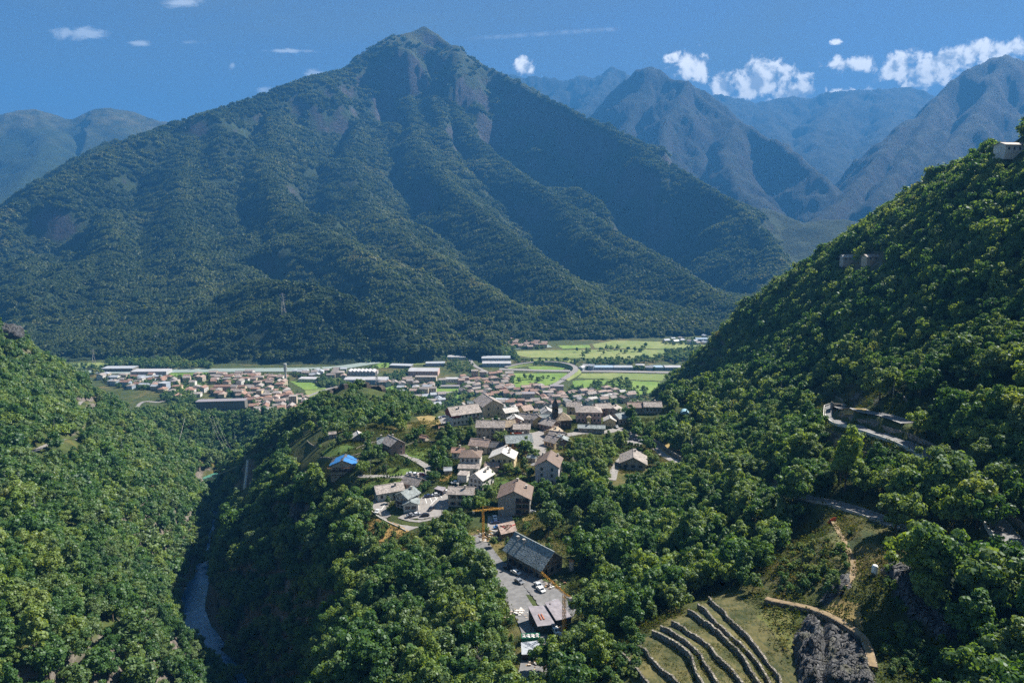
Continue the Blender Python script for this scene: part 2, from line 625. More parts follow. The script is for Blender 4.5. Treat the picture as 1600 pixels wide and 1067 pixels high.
def seg_dist_local(line, rad):
    d = np.full(HG.shape, 1e9)
    v = np.zeros(HG.shape)
    for a, b in zip(line[:-1], line[1:]):
        i0, i1 = int((min(a[0], b[0]) - rad - GX0) / GS), int((max(a[0], b[0]) + rad - GX0) / GS) + 2
        j0, j1 = int((min(a[1], b[1]) - rad - GY0) / GS), int((max(a[1], b[1]) + rad - GY0) / GS) + 2
        i0, j0 = max(i0, 0), max(j0, 0)
        xs, ys = GXX[j0:j1, i0:i1], GYY[j0:j1, i0:i1]
        ex, ey = b[0] - a[0], b[1] - a[1]
        t = np.clip(((xs - a[0]) * ex + (ys - a[1]) * ey) / (ex * ex + ey * ey + 1e-9), 0, 1)
        dd = np.hypot(xs - a[0] - t * ex, ys - a[1] - t * ey)
        m = dd < d[j0:j1, i0:i1]
        d[j0:j1, i0:i1] = np.where(m, dd, d[j0:j1, i0:i1])
        v[j0:j1, i0:i1] = np.where(m, a[2] + t * (b[2] - a[2]), v[j0:j1, i0:i1])
    return d, v


_ty = np.concatenate([np.arange(100, 400, 0.8), np.geomspace(400, 2300, 900)])


def G(px, py, ymin=0):
    """where a bearing from the survey photo meets the ground"""
    u, v = uv(px, py)
    yy = _ty[_ty >= ymin]
    z = CAMZ + v * yy
    g = H(u * yy, yy)
    below = np.nonzero(z <= g)[0]
    if len(below) == 0:
        y = yy[-1]
    elif below[0] == 0:
        y = yy[0]
    else:
        i = below[0]
        a, b = z[i - 1] - g[i - 1], z[i] - g[i]
        y = yy[i - 1] + (yy[i] - yy[i - 1]) * a / (a - b)
    x = u * y
    return (x, y, float(H(x, y)))


def GP(pts, ymin=0):
    return [G(p[0], p[1], ymin) for p in pts]


# roads: traced lines -> benches in the land
ROADS = {}


def add_road(name, pts, width, blend=5.0, n=6, ymin=0):
    ROADS[name] = (bench(GP(pts, ymin), width / 2 + 0.8, blend, n), width)


add_road('hairpin_upper', [(1420, 660), (1385, 647), (1340, 635), (1312, 634), (1300, 640), (1308, 652), (1340, 666), (1380, 680), (1420, 692), (1460, 715), (1490, 740), (1515, 772), (1550, 815), (1600, 870)], 6.5, 5)
add_road('hillside_lower', [(1170, 752), (1215, 762), (1250, 773), (1300, 786), (1350, 801), (1400, 817), (1450, 833), (1520, 862), (1600, 905)], 6.5, 5)
add_road('village_east', [(962, 672), (970, 684), (985, 690), (1005, 692), (1022, 698), (1036, 710), (1060, 722)], 6.0, 5)
add_road('village_main', [(962, 672), (945, 676), (915, 676), (885, 680), (860, 684), (840, 678), (815, 680), (790, 684)], 6.5, 5)
add_road('village_descent', [(840, 676), (842, 695), (848, 715), (835, 728)], 5.5, 5)
add_road('farm_lane', [(1000, 706), (975, 716), (962, 730), (956, 748)], 4.5, 4)
add_road('loop', [(588, 797), (600, 805), (620, 813), (632, 818), (645, 825)], 6.5, 4)
add_road('loop_upper', [(588, 797), (592, 786), (606, 778), (622, 772)], 6.5, 4)
add_road('parking', [(630, 806), (655, 810), (680, 804), (690, 790), (700, 778), (712, 765)], 8.0, 4)
add_road('parking_inner', [(660, 805), (664, 790), (668, 778), (690, 773), (706, 768)], 7.0, 4)
add_road('curve_wall', [(640, 745), (660, 748), (672, 742), (670, 732), (655, 722), (635, 713), (615, 709), (590, 706), (572, 700)], 4.5, 3)
add_road('lower_lane', [(560, 748), (600, 742), (630, 744), (655, 752), (675, 756)], 4.5, 3)
add_road('yard', [(790, 884), (800, 896), (825, 914), (850, 926), (872, 934)], 12.0, 5)
add_road('yard_lower', [(742, 838), (765, 872), (792, 905), (808, 940), (826, 968), (838, 1000), (834, 1040), (826, 1066)], 8.0, 4)
add_road('left_track', [(48, 706), (70, 696), (100, 686), (128, 684), (140, 670), (158, 666)], 5.0, 5)
add_road('rise_road', [(120, 633), (150, 626), (175, 640), (215, 635), (250, 628), (280, 620)], 6.0, 5, 10)
add_road('footpath', [(1300, 818), (1322, 846), (1334, 875), (1330, 905), (1318, 925)], 1.6, 2, 3)


def ground_material():
    t = NT('meadow_and_scrub_ground')
    p = t.pos()
    n1, n2, n3 = t.noise(0.012, 4, 0.6, p), t.noise(0.09, 5, 0.65, p), t.noise(0.9, 4, 0.7, p)
    green = t.mix(t.ramp(n2, 0.3, 0.7), (0.028, 0.046, 0.012), (0.075, 0.098, 0.022))
    dry = t.mix(t.ramp(n3, 0.3, 0.7), (0.13, 0.10, 0.035), (0.22, 0.16, 0.06))
    c = t.mix(t.math('MULTIPLY', t.ramp(n1, 0.46, 0.68), t.ramp(n2, 0.35, 0.6)), green, dry)
    c = t.mix(t.math('MULTIPLY', t.ramp(n3, 0.2, 0.8), 0.35), c, (0.03, 0.035, 0.012))
    rock_n = t.noise(0.25, 8, 0.7, t.pos((1, 1, 2.2)))
    rock = t.mix(t.ramp(rock_n, 0.3, 0.72), (0.055, 0.048, 0.042), (0.22, 0.19, 0.16))
    sl = t.math('ADD', t.slope(), t.math('MULTIPLY', t.math('SUBTRACT', n2, 0.5), 0.25))
    c = t.mix(t.ramp(sl, 0.52, 0.70), rock, c)
    t.bump(t.math('ADD', n3, t.math('MULTIPLY', rock_n, 2.0)), 0.7, 0.6)
    return t.done(c, 0.95)


M_GROUND = ground_material()


def polar(az0, az1, naz, r0, r1, nr):
    a = np.radians(np.linspace(az0, az1, naz))
    r = np.geomspace(r0, r1, nr)
    RR, AA = np.meshgrid(r, a, indexing='ij')
    i = np.arange((nr - 1) * naz).reshape(nr - 1, naz)[:, :-1].ravel()
    q = np.c_[i, i + naz, i + naz + 1, i + 1]
    return RR * np.sin(AA), RR * np.cos(AA), q


tx, ty, tq = polar(-62, 62, 900, 55, 1750, 420)
tz = H(tx, ty)
tz = tz + smooth(6, 25, tz) * fbm(tx, ty, 5, 3, 31) * 0.35 * smooth(0.5, 4, road_gap(tx, ty))
tag(link('ground', mesh_from('ground', np.stack([tx, ty, tz], -1), tq, (M_GROUND,), True)), kind='structure')


# ------------------------------------------------------------------ mountains: ridge networks
def mountain_material(name, forest, forest2, grass, rock, grass_from, grass_to, rock_slope, rockn=0.0, patch=0.0):
    t = NT(name)
    p = t.pos()
    n1, n2, n3 = t.noise(0.0012, 5, 0.6, p), t.noise(0.009, 6, 0.65, p), t.noise(0.06, 4, 0.7, p)
    f = t.mix(t.ramp(t.math('ADD', t.math('MULTIPLY', n2, 0.6), t.math('MULTIPLY', n3, 0.4)), 0.38, 0.62), forest, forest2)
    g = t.mix(t.ramp(n2, 0.3, 0.7), tuple(q * 0.65 for q in grass), grass)
    h = t.math('ADD', t.height(), t.math('MULTIPLY', t.math('SUBTRACT', n1, 0.5), 900))
    c = t.mix(t.math('MULTIPLY', t.ramp(h, grass_from, grass_to), t.ramp(n2, 0.25, 0.6)), f, g)
    if patch:
        c = t.mix(t.math('MULTIPLY', t.ramp(t.noise(0.004, 4, 0.5, t.pos((1, 1, 3))), 0.70 - patch * 0.1, 0.74), 0.8), c, g)
    rn = t.noise(0.02, 8, 0.75, t.pos((1, 1, 2.5)))
    rk = t.mix(t.ramp(rn, 0.3, 0.7), tuple(q * 0.35 for q in rock), rock)
    sl = t.math('ADD', t.slope(), t.math('ADD', t.math('MULTIPLY', t.math('SUBTRACT', n2, 0.5), 0.5), t.math('MULTIPLY', t.math('SUBTRACT', n1, 0.5), rockn)))
    c = t.mix(t.ramp(sl, rock_slope - 0.08, rock_slope + 0.05), rk, c)
    t.bump(t.math('ADD', t.math('MULTIPLY', n3, 1.0), t.math('MULTIPLY', rn, 1.2)), 0.9, 14.0)
    return t.done(c, 0.95)


def ridge_height(x, y, ridges, warp=60.0, k=0):
    """union of roofs hung from crest lines of (bearing, bearing, distance); each with its own side slope"""
    wx = x + warp * fbm(x, y, 420, 3, k + 40)
    wy = y + warp * fbm(x, y, 420, 3, k + 50)
    out = np.full(np.shape(x), -1e9)
    crest = np.full(np.shape(x), 1e9)
    for line, s in ridges:
        L = np.array([W(*q) for q in line])
        d0, v0 = seg_dist(x, y, L)
        d1, v1 = seg_dist(wx, wy, L)
        m = smooth(0, 160, d0)
        d, z = d0 * (1 - m) + d1 * m, v0[..., 0] * (1 - m) + v1[..., 0] * m
        h = z - s * (np.sqrt(d * d + 30 ** 2) - 30)
        a, b = np.maximum(out, h), np.minimum(out, h)
        out = a + np.where(b > -1e8, 14 * np.exp(-np.clip((a - b) / 28, 0, 60)), 0) * 0.5
        crest = np.minimum(crest, d0)
    return out, crest


MAIN = [
    ([(-260, 500, 2000), (-120, 412, 2300), (0, 337, 2600), (65, 296, 2780), (130, 256, 3000), (200, 221, 3250), (265, 196, 3500), (330, 177, 3700), (420, 145, 4000), (480, 124, 4200), (540, 110, 4500), (575, 80, 4700), (605, 58, 4850), (640, 52, 4950), (662, 43, 5000)], 0.95),
    ([(662, 43, 5000), (685, 55, 4980), (720, 82, 4900), (760, 104, 4800), (790, 118, 4700), (850, 152, 4500), (950, 203, 4200), (1050, 260, 3800), (1150, 320, 3300), (1200, 372, 2900), (1228, 430, 2500), (1200, 462, 2200), (1160, 492, 1950), (1125, 525, 1790)], 1.15),
    ([(700, 150, 4500), (735, 210, 4150), (800, 270, 3750), (900, 330, 3250), (1000, 388, 2760), (1090, 446, 2300), (1140, 484, 2000)], 0.64),
    ([(640, 150, 4500), (650, 215, 3950), (690, 280, 3400), (760, 340, 2900), (840, 405, 2450), (910, 462, 2080), (960, 512, 1800)], 0.64),
    ([(560, 190, 4100), (545, 250, 3550), (570, 320, 2950), (640, 380, 2450), (720, 430, 2150), (790, 480, 1890), (815, 524, 1710)], 0.64),
    ([(430, 175, 3850), (420, 240, 3350), (430, 300, 2850), (460, 345, 2550), (520, 370, 2330), (590, 420, 2050), (640, 470, 1830), (680, 520, 1650)], 0.62),
    ([(385, 445, 1800), (410, 442, 1745), (440, 446, 1700), (490, 452, 1650), (550, 474, 1595), (610, 512, 1530), (660, 545, 1470)], 0.85),
    ([(310, 190, 3650), (290, 260, 3100), (280, 330, 2650), (300, 400, 2250), (310, 470, 1900), (320, 530, 1660)], 0.5),
    ([(175, 330, 2650), (180, 390, 2280), (170, 470, 1880), (140, 545, 1600)], 0.5),
    ([(40, 400, 2250), (50, 480, 1880), (20, 545, 1620)], 0.5),
]
FARS = {
    'left': ([([(-420, 240, 7600), (-200, 190, 7400), (-60, 200, 7000), (0, 187, 7000), (30, 176, 7000), (55, 171, 7000), (80, 182, 7000), (112, 187, 7050), (140, 176, 7150), (172, 170, 7200), (210, 176, 7250), (240, 186, 7300), (272, 199, 7500), (420, 250, 7800)], 0.42),
              ([(55, 172, 7000), (75, 210, 6200), (60, 250, 5400), (20, 300, 4700), (-60, 340, 4200)], 0.5), ([(172, 171, 7200), (200, 215, 6300), (190, 250, 5500), (150, 300, 4700), (100, 340, 4200)], 0.5),
              ([(-200, 190, 7400), (-120, 240, 6000), (-60, 300, 5000)], 0.5), ([(-60, 340, 4200), (-200, 400, 3600), (-400, 440, 3000)], 0.5)], -46, 2, 3200, 9500, 420, 150),
    'jagged': ([([(700, 125, 11500), (780, 117, 11000), (800, 118, 11000), (815, 124, 11000), (832, 121, 11000), (850, 127, 11000), (872, 126, 11000), (884, 131, 11000), (903, 122, 11000), (925, 117, 11000), (940, 112, 11000), (957, 106, 11000), (970, 116, 11000), (985, 121, 11000), (1000, 117, 11000), (1060, 135, 11300)], 0.62),
                ([(957, 107, 11000), (930, 150, 9800), (900, 190, 8800), (880, 230, 8000)], 0.6), ([(880, 130, 11000), (850, 165, 9800), (820, 200, 8600)], 0.6), ([(800, 118, 11000), (780, 160, 9600)], 0.6)], -12, 18, 7300, 13000, 420, 110),
    'pyramid': ([([(880, 240, 7600), (940, 186, 7500), (975, 147, 7500), (990, 128, 7500), (1003, 108, 7500), (1015, 103, 7500), (1030, 109, 7400), (1048, 124, 7200), (1062, 129, 7050), (1074, 131, 7000), (1090, 150, 6850), (1130, 178, 6500), (1180, 203, 6100), (1240, 240, 5600), (1290, 282, 5150), (1318, 318, 4750), (1330, 345, 4450)], 1.0),
                 ([(1074, 131, 7000), (1040, 190, 6200), (1030, 240, 5600), (1060, 290, 5000), (1110, 330, 4500)], 0.95), ([(1150, 190, 6350), (1130, 240, 5600), (1150, 290, 5000), (1200, 330, 4400)], 0.95), ([(1015, 103, 7500), (990, 170, 6800), (970, 230, 6200)], 0.8)], 3, 30, 3600, 9000, 420, 160),
    'distant': ([([(1060, 165, 12500), (1100, 152, 12000), (1125, 147, 12000), (1140, 153, 12000), (1160, 156, 12000), (1180, 160, 12000), (1205, 158, 12000), (1235, 153, 12000), (1270, 155, 12000), (1300, 147, 11800), (1330, 143, 11600), (1365, 140, 11500), (1400, 137, 11400), (1440, 140, 11300), (1500, 170, 11000)], 0.5),
                 ([(1330, 143, 11600), (1290, 180, 10000), (1270, 220, 8600), (1300, 260, 7400)], 0.6), ([(1200, 158, 12000), (1200, 190, 10300), (1230, 230, 8600)], 0.6), ([(1420, 139, 11400), (1400, 180, 9800), (1370, 230, 8200), (1330, 290, 6600)], 0.6)], 12, 36, 6000, 13500, 360, 120),
    'right': ([([(1950, 190, 6600), (1800, 150, 6600), (1700, 128, 6600), (1640, 110, 6500), (1600, 96, 6500), (1572, 83, 6500), (1545, 92, 6450), (1520, 108, 6380), (1490, 128, 6300), (1465, 152, 6100), (1440, 176, 5900), (1405, 196, 5600), (1388, 222, 5350), (1368, 250, 5050), (1345, 280, 4750), (1320, 312, 4400), (1290, 338, 4100), (1262, 352, 3900)], 1.5),
               ([(1572, 84, 6500), (1530, 170, 5500), (1480, 230, 4800), (1440, 290, 4200), (1400, 350, 3700)], 1.2), ([(1640, 112, 6500), (1620, 200, 5200), (1560, 290, 4200), (1500, 370, 3500)], 1.2), ([(1465, 155, 6100), (1430, 220, 5200), (1400, 270, 4700), (1360, 320, 4200)], 1.5),
               ([(1800, 150, 6600), (1800, 300, 4500), (1750, 400, 3500)], 0.7)], 18, 52, 2900, 8500, 440, 170),
    'foothill': ([([(1080, 330, 4100), (1140, 338, 3850), (1175, 330, 3750), (1195, 327, 3700), (1225, 338, 3600), (1255, 350, 3500), (1290, 343, 3350), (1320, 346, 3250), (1342, 352, 3200), (1400, 385, 3000), (1460, 430, 2800)], 0.55),
                  ([(1195, 328, 3700), (1200, 380, 3200), (1225, 430, 2800)], 0.6), ([(1320, 347, 3250), (1290, 400, 2900), (1250, 450, 2500)], 0.6)], 12, 36, 2300, 4600, 300, 120),
}
M_MAIN = mountain_material('wooded_mountain', (0.016, 0.030, 0.012), (0.034, 0.054, 0.018), (0.085, 0.085, 0.032), (0.085, 0.076, 0.076), 1150, 1700, 0.53, 0.12, 0.35)
M_ALP = mountain_material('alpine_meadow_mountain', (0.014, 0.028, 0.011), (0.034, 0.052, 0.018), (0.12, 0.105, 0.045), (0.10, 0.09, 0.085), 900, 1500, 0.62, 0.1)
M_ROCKY = mountain_material('rocky_range', (0.005, 0.010, 0.007), (0.010, 0.017, 0.010), (0.012, 0.016, 0.011), (0.017, 0.018, 0.02), 1500, 2100, 0.70, 0.3)  # far peaks' backlit shade is put into these very dark colours


FOOT = np.array([W(a, b, -CAMZ / uv(a, b)[1])[:2] for a, b in [(-400, 590), (-100, 580), (100, 566), (165, 562), (330, 562), (345, 570), (440, 571.5), (520, 569.5), (580, 561), (640, 551), (700, 545), (760, 541), (850, 534), (1000, 529), (1125, 524), (1300, 520)]])


def main_height(x, y):
    h, c = ridge_height(x, y, MAIN, 230)
    amp = smooth(20, 520, c)
    rel = smooth(0, 250, h)
    h = h + amp * rel * ((fbm(x, y, 620, 5, 60, True) - 0.45) * 120) + amp * rel * (fbm(x + 60 * fbm(x, y, 300, 2, 67), y, 260, 4, 66, True) * 36) + rel * (0.18 + 0.82 * amp) * (fbm(x, y, 150, 4, 70, True) * 26 + fbm(x, y, 30, 2, 75) * 3)
    _fd, _ = seg_dist(x, y, FOOT)
    beyond = y > np.interp(x, FOOT[:, 0], FOOT[:, 1])
    h = np.where(beyond, np.maximum(h, np.minimum(_fd * 0.3, 26) - 2 + 5 * fbm(x, y, 60, 2, 71)), h)
    # hanging benches and rock steps
    st = fbm(x, y, 900, 3, 80)
    h = h + amp * rel * 16 * np.sin(h / 46 + st * 7) * smooth(-0.2, 0.4, st)
    return h


mx, my, mq = polar(-52, 38, 980, 1330, 6800, 400)
mz = main_height(mx, my)
keep = (mz.ravel()[mq] > -25).any(1)
MAIN_OBJ = tag(link('mountain', mesh_from('mountain', np.stack([mx, my, np.maximum(mz, -30)], -1), mq[keep], (M_MAIN,), True)), kind='structure')
for i, (nm, (rd, a0, a1, r0, r1, na, nr)) in enumerate(FARS.items()):
    x_, y_, q_ = polar(a0, a1, na, r0, r1, nr)
    h, c = ridge_height(x_, y_, rd, 130, 7 * i + 5)
    am = smooth(0, 300, c)
    jag = 1.0 if nm in ('jagged', 'pyramid', 'right', 'distant') else 0.4
    h = h + am * fbm(x_, y_, 800, 4, 90 + i, True) * 90 * jag + (0.35 + 0.65 * am) * fbm(x_, y_, 260, 5, 95 + i, True, 0.58) * 62 * jag
    if nm == 'jagged':
        h = h + fbm(x_, y_, 420, 4, 99, True, 0.6) * 75 - 20
    elif jag > 0.5:
        h = h + fbm(x_, y_, 380, 4, 101 + i, True, 0.6) * 34 - 8
    kp = (h.ravel()[q_] > -25).any(1)
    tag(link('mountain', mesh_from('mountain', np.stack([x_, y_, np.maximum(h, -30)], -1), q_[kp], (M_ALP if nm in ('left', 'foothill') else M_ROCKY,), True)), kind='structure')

# valley floor beyond the surveyed ground, out to the far plain
fl = MB()
fl.add([(-9000, 900, -0.6), (9000, 900, -0.6), (9000, 13500, -0.6), (-9000, 13500, -0.6)], [(0, 1, 2, 3)])
tag(fl.build('plain', M_GROUND), kind='structure')

# ------------------------------------------------------------------ haze: the valley's blue afternoon air
hz = NT('blue_valley_air')
hz.n.remove(hz.bsdf)
pv = hz.node('ShaderNodeVolumePrincipled')
pv.inputs['Color'].default_value = (0.065, 0.25, 0.56, 1)
pv.inputs['Density'].default_value = 0.000115
pv.inputs['Anisotropy'].default_value = 0.05
hz.l.new(pv.outputs[0], hz.n['Material Output'].inputs['Volume'])
tag(MB().box(-9500, 9500, -600, 14200, -32, 2700).build('haze', hz.mat), 'thin blue afternoon haze filling the whole valley', 'haze', kind='stuff')

# ------------------------------------------------------------------ trees
def leaf_material(name, ramp, spot=0.25, gloss=0.02, big_scale=0.012, big_w=0.28):
    t = NT(name)
    t.n.remove(t.bsdf)
    oi = t.node('ShaderNodeObjectInfo')
    cr = t.node('ShaderNodeValToRGB')
    cr.color_ramp.interpolation = 'LINEAR'
    els = cr.color_ramp.elements
    while len(els) < len(ramp):
        els.new(0.5)
    for e, (p_, c) in zip(els, ramp):
        e.position = p_
        e.color = c + (1,)
    big = t.noise(big_scale, 3, 0.55)
    f = t.math('ADD', t.math('MULTIPLY', oi.outputs['Random'], 1 - big_w), t.math('MULTIPLY', t.ramp(big, 0.3, 0.7), big_w))
    t.l.new(f, cr.inputs[0])
    fine = t.noise(1.1, 2, 0.6)
    c = t.mix(t.math('MULTIPLY', t.ramp(fine, 0.35, 0.7), spot), cr.outputs[0], t.mix(1.0, cr.outputs[0], (1.9, 1.7, 1.15, 1), 'MULTIPLY'))
    d, tr = t.node('ShaderNodeBsdfDiffuse'), t.node('ShaderNodeBsdfTranslucent')
    t.l.new(c, d.inputs[0])
    t.l.new(t.mix(1.0, c, (1.5, 1.35, 0.5, 1), 'MULTIPLY'), tr.inputs[0])
    mx = t.node('ShaderNodeMixShader')
    mx.inputs[0].default_value = 0.46
    t.l.new(d.outputs[0], mx.inputs[1]); t.l.new(tr.outputs[0], mx.inputs[2])
    gl = t.node('ShaderNodeBsdfGlossy')
    gl.inputs['Roughness'].default_value = 0.5
    gl.inputs['Color'].default_value = (0.9, 0.95, 1, 1)
    m2 = t.node('ShaderNodeMixShader')
    m2.inputs[0].default_value = gloss
    t.l.new(mx.outputs[0], m2.inputs[1]); t.l.new(gl.outputs[0], m2.inputs[2])
    t.l.new(m2.outputs[0], t.n['Material Output'].inputs['Surface'])
    return t.mat


M_LEAF = leaf_material('broadleaf_foliage', [(0.0, (0.024, 0.068, 0.022)), (0.22, (0.048, 0.115, 0.030)), (0.45, (0.072, 0.148, 0.040)), (0.62, (0.110, 0.170, 0.070)), (0.78, (0.135, 0.215, 0.045)), (0.92, (0.165, 0.225, 0.070)), (1.0, (0.185, 0.195, 0.075))], 0.45)
M_NEEDLE = leaf_material('conifer_needles', [(0.0, (0.012, 0.028, 0.012)), (1.0, (0.03, 0.05, 0.02))])
M_MTN_LEAF = leaf_material('mountain_foliage', [(0.0, (0.030, 0.055, 0.018)), (0.5, (0.055, 0.085, 0.024)), (0.85, (0.105, 0.135, 0.045)), (1.0, (0.15, 0.155, 0.06))], 0.25, 0.012, 0.003, 0.5)
M_BARK = flat('bark', (0.09, 0.07, 0.05), 0.9, 0.3, 6)
M_DEAD = flat('dead_wood', (0.26, 0.24, 0.21), 0.9, 0.25, 6)


def sphere_pts(n, r):
    """even directions on a sphere"""
    i = np.arange(n) + 0.5
    ph = np.arccos(1 - 2 * i / n)
    th = np.pi * (1 + 5 ** 0.5) * i
    v = np.c_[np.cos(th) * np.sin(ph), np.sin(th) * np.sin(ph), np.cos(ph)]
    return v + r.normal(0, 0.12, v.shape)


def crown_mesh(seed, lobes, leaves, size, core=True, H_=10.0, rad=(3.1, 3.0), zc=5.6):
    r = np.random.default_rng(seed)
    V, F = [], []
    nv = 0
    k = 0
    dirs = sphere_pts(lobes, r)
    lean = r.normal(0, 0.45, 3)
    for d in dirs:
        if d[2] < -0.75:
            continue
        f = r.uniform(0.45, 1.2) * (1 + 0.35 * float(d @ lean))
        c = np.array([d[0] * rad[0] * f, d[1] * rad[0] * f, zc + d[2] * rad[1] * f])
        lr = r.uniform(1.1, 2.1) * (14 / lobes) ** 0.5
        sq = r.uniform(0.75, 1.0)
        # leaf clumps on the lobe
        dl = sphere_pts(leaves, r)
        dl /= np.linalg.norm(dl, axis=1)[:, None]
        dl = dl[dl[:, 2] > -0.7]
        out = c + dl * lr * np.array([1, 1, sq]) * r.uniform(0.72, 1.25, (len(dl), 1))
        n = dl + r.normal(0, 0.45, dl.shape) + np.array([0, 0, 0.25])
        n /= np.linalg.norm(n, axis=1)[:, None]
        a = np.cross(n, r.normal(0, 1, n.shape))
        a /= np.linalg.norm(a, axis=1)[:, None] + 1e-9
        b = np.cross(n, a)
        s = size * r.uniform(0.6, 1.35, (len(dl), 1))
        quad = np.stack([out - a * s * 0.6 - b * s * 0.25, out + a * s * 0.15 - b * s * 0.55, out + a * s * 0.62 + b * s * 0.2, out - a * s * 0.1 + b * s * 0.6], 1)
        V.append(quad.reshape(-1, 3))
        m = len(dl)
        F.append(np.arange(nv, nv + 4 * m).reshape(m, 4))
        nv += 4 * m
        if core:
            q, p = 6, 4
            th = np.linspace(0, 2 * np.pi, q, endpoint=False)
            ph = np.linspace(0.35, np.pi - 0.35, p)
            PH, TH = np.meshgrid(ph, th, indexing='ij')
            g = c + 0.74 * lr * np.stack([np.cos(TH) * np.sin(PH), np.sin(TH) * np.sin(PH), np.cos(PH) * sq], -1).reshape(-1, 3) * r.uniform(0.85, 1.1, (q * p, 1))
            V.append(g)
            ff = []
            for i in range(p - 1):
                for j in range(q):
                    ff.append((nv + i * q + j, nv + (i + 1) * q + j, nv + (i + 1) * q + (j + 1) % q, nv + i * q + (j + 1) % q))
            F.append(np.array(ff))
            nv += q * p
    return np.vstack(V), np.vstack(F)


def trunk_mb(seed, h=5.5):
    r = random.Random(seed)
    m = MB()
    m.bar((0, 0, -1.5), (0.1, 0, h * 0.55), 0.26, 6, 0.18)
    for i in range(4):
        a = i * 1.6 + r.random()
        m.bar((0.1, 0, h * (0.40 + 0.05 * i)), (1.7 * math.cos(a), 1.7 * math.sin(a), h * (0.85 + 0.08 * i)), 0.12, 4, 0.05)
    return m


def conifer_mesh(seed, whorls=9, H_=11.0):
    r = np.random.default_rng(seed)
    V, F, nv = [], [], 0
    for w in range(whorls):
        z0 = 1.0 + (H_ - 1.4) * w / whorls
        rr = 2.1 * (1 - w / whorls) ** 0.8 + 0.2
        nb = 9
        for b in range(nb):
            a = 2 * np.pi * (b + r.uniform(-.3, .3)) / nb
            L = rr * r.uniform(0.75, 1.15)
            d, s = np.array([np.cos(a), np.sin(a), 0]), np.array([-np.sin(a), np.cos(a), 0])
            base, tip = np.array([0, 0, z0 + 0.5]), np.array([0, 0, z0 - 0.35 * L]) + d * L
            mid = (base + tip) / 2 + d * 0.1
            V += [base, mid - s * 0.42 * L * .6, tip, mid + s * 0.42 * L * .6]
            V[-3] = V[-3] + np.array([0, 0, -.15]); V[-1] = V[-1] + np.array([0, 0, -.15])
            F.append((nv, nv + 1, nv + 2, nv + 3)); nv += 4
    return np.array(V), np.array(F)


NEAR, MID = 7, 6
CROWNS, TRUNKS, PROTO_N, PROTO_M = [], [], [], []
protos = bpy.data.collections.new('tree_kinds')
mt_protos = bpy.data.collections.new('mountain_tree_kinds')


def proto(coll, name, me):
    o = bpy.data.objects.new(name, me)
    coll.objects.link(o)
    return o


def join_trunk(V, F, seed):
    tm = trunk_mb(seed)
    n = len(V)
    q = []
    for f in tm.f:
        f = tuple(i + n for i in f)
        q += [f] if len(f) == 4 else [(f[0], f[i], f[i + 1], f[i + 2]) if i + 2 < len(f) else (f[0], f[i], f[i + 1], f[i + 1]) for i in range(1, len(f) - 1, 2)]
    q = [f for f in q if len(set(f)) == 4]
    return np.vstack([V, np.array([tuple(v) for v in tm.v])]), np.vstack([F, np.array(q)]), [0] * len(F) + [1] * len(q)


shapes = [((3.0, 3.1), 5.6), ((3.6, 2.5), 5.0), ((2.1, 4.3), 6.6), ((3.2, 3.0), 5.4), ((3.9, 2.8), 5.4), ((2.5, 3.4), 5.4), ((3.3, 3.6), 6.0)]
for i in range(NEAR):
    rad, zc = shapes[i]
    V, F = crown_mesh(100 + i, 26 + i % 3 * 5, 84, 0.50, rad=rad, zc=zc)
    CROWNS.append(mesh_from('crown', V, F, (M_LEAF,)))
    TRUNKS.append(trunk_mb(i).mesh('trunk', M_BARK))
    VV, FF, mm = join_trunk(V, F, i)
    proto(protos, 'tree_%02d' % i, mesh_from('tree', VV, FF, (M_LEAF, M_BARK), fmat=mm))
for i in range(MID):
    rad, zc = shapes[i]
    V, F = crown_mesh(200 + i, 13, 34, 0.82, rad=rad, zc=zc)
    proto(protos, 'tree_%02d' % (NEAR + i), mesh_from('tree', V, F, (M_LEAF,)))
CON_CROWN = mesh_from('crown', *conifer_mesh(5), (M_NEEDLE,))
CON_TRUNK = MB().bar((0, 0, -1), (0, 0, 9), 0.2, 6, 0.05).mesh('trunk', M_BARK)
V, F = conifer_mesh(5)
proto(protos, 'tree_%02d' % (NEAR + MID), mesh_from('tree', V, F, (M_NEEDLE,)))
CONIFER = NEAR + MID

# clumps of crowns for the far wooded mountain
for i in range(5):
    r = np.random.default_rng(300 + i)
    VS, FS, nv = [], [], 0
    for k in range(13):
        a, d = r.uniform(0, 6.28), 12.5 * math.sqrt((k + 0.5) / 13)
        c = np.array([math.cos(k * 2.4 + a * .15) * d, math.sin(k * 2.4 + a * .15) * d, 0])
        s = r.uniform(0.65, 1.35)
        V, F = crown_mesh(1000 + i * 20 + k, 4, 9, 3.0, core=True, rad=(1.9, 2.2), zc=4.2)
        VS.append(V * np.array([s, s, s * 1.05]) + c)
        FS.append(F + nv)
        nv += len(V)
    proto(mt_protos, 'clump_%02d' % i, mesh_from('clump', np.vstack(VS), np.vstack(FS), (M_MTN_LEAF,)))


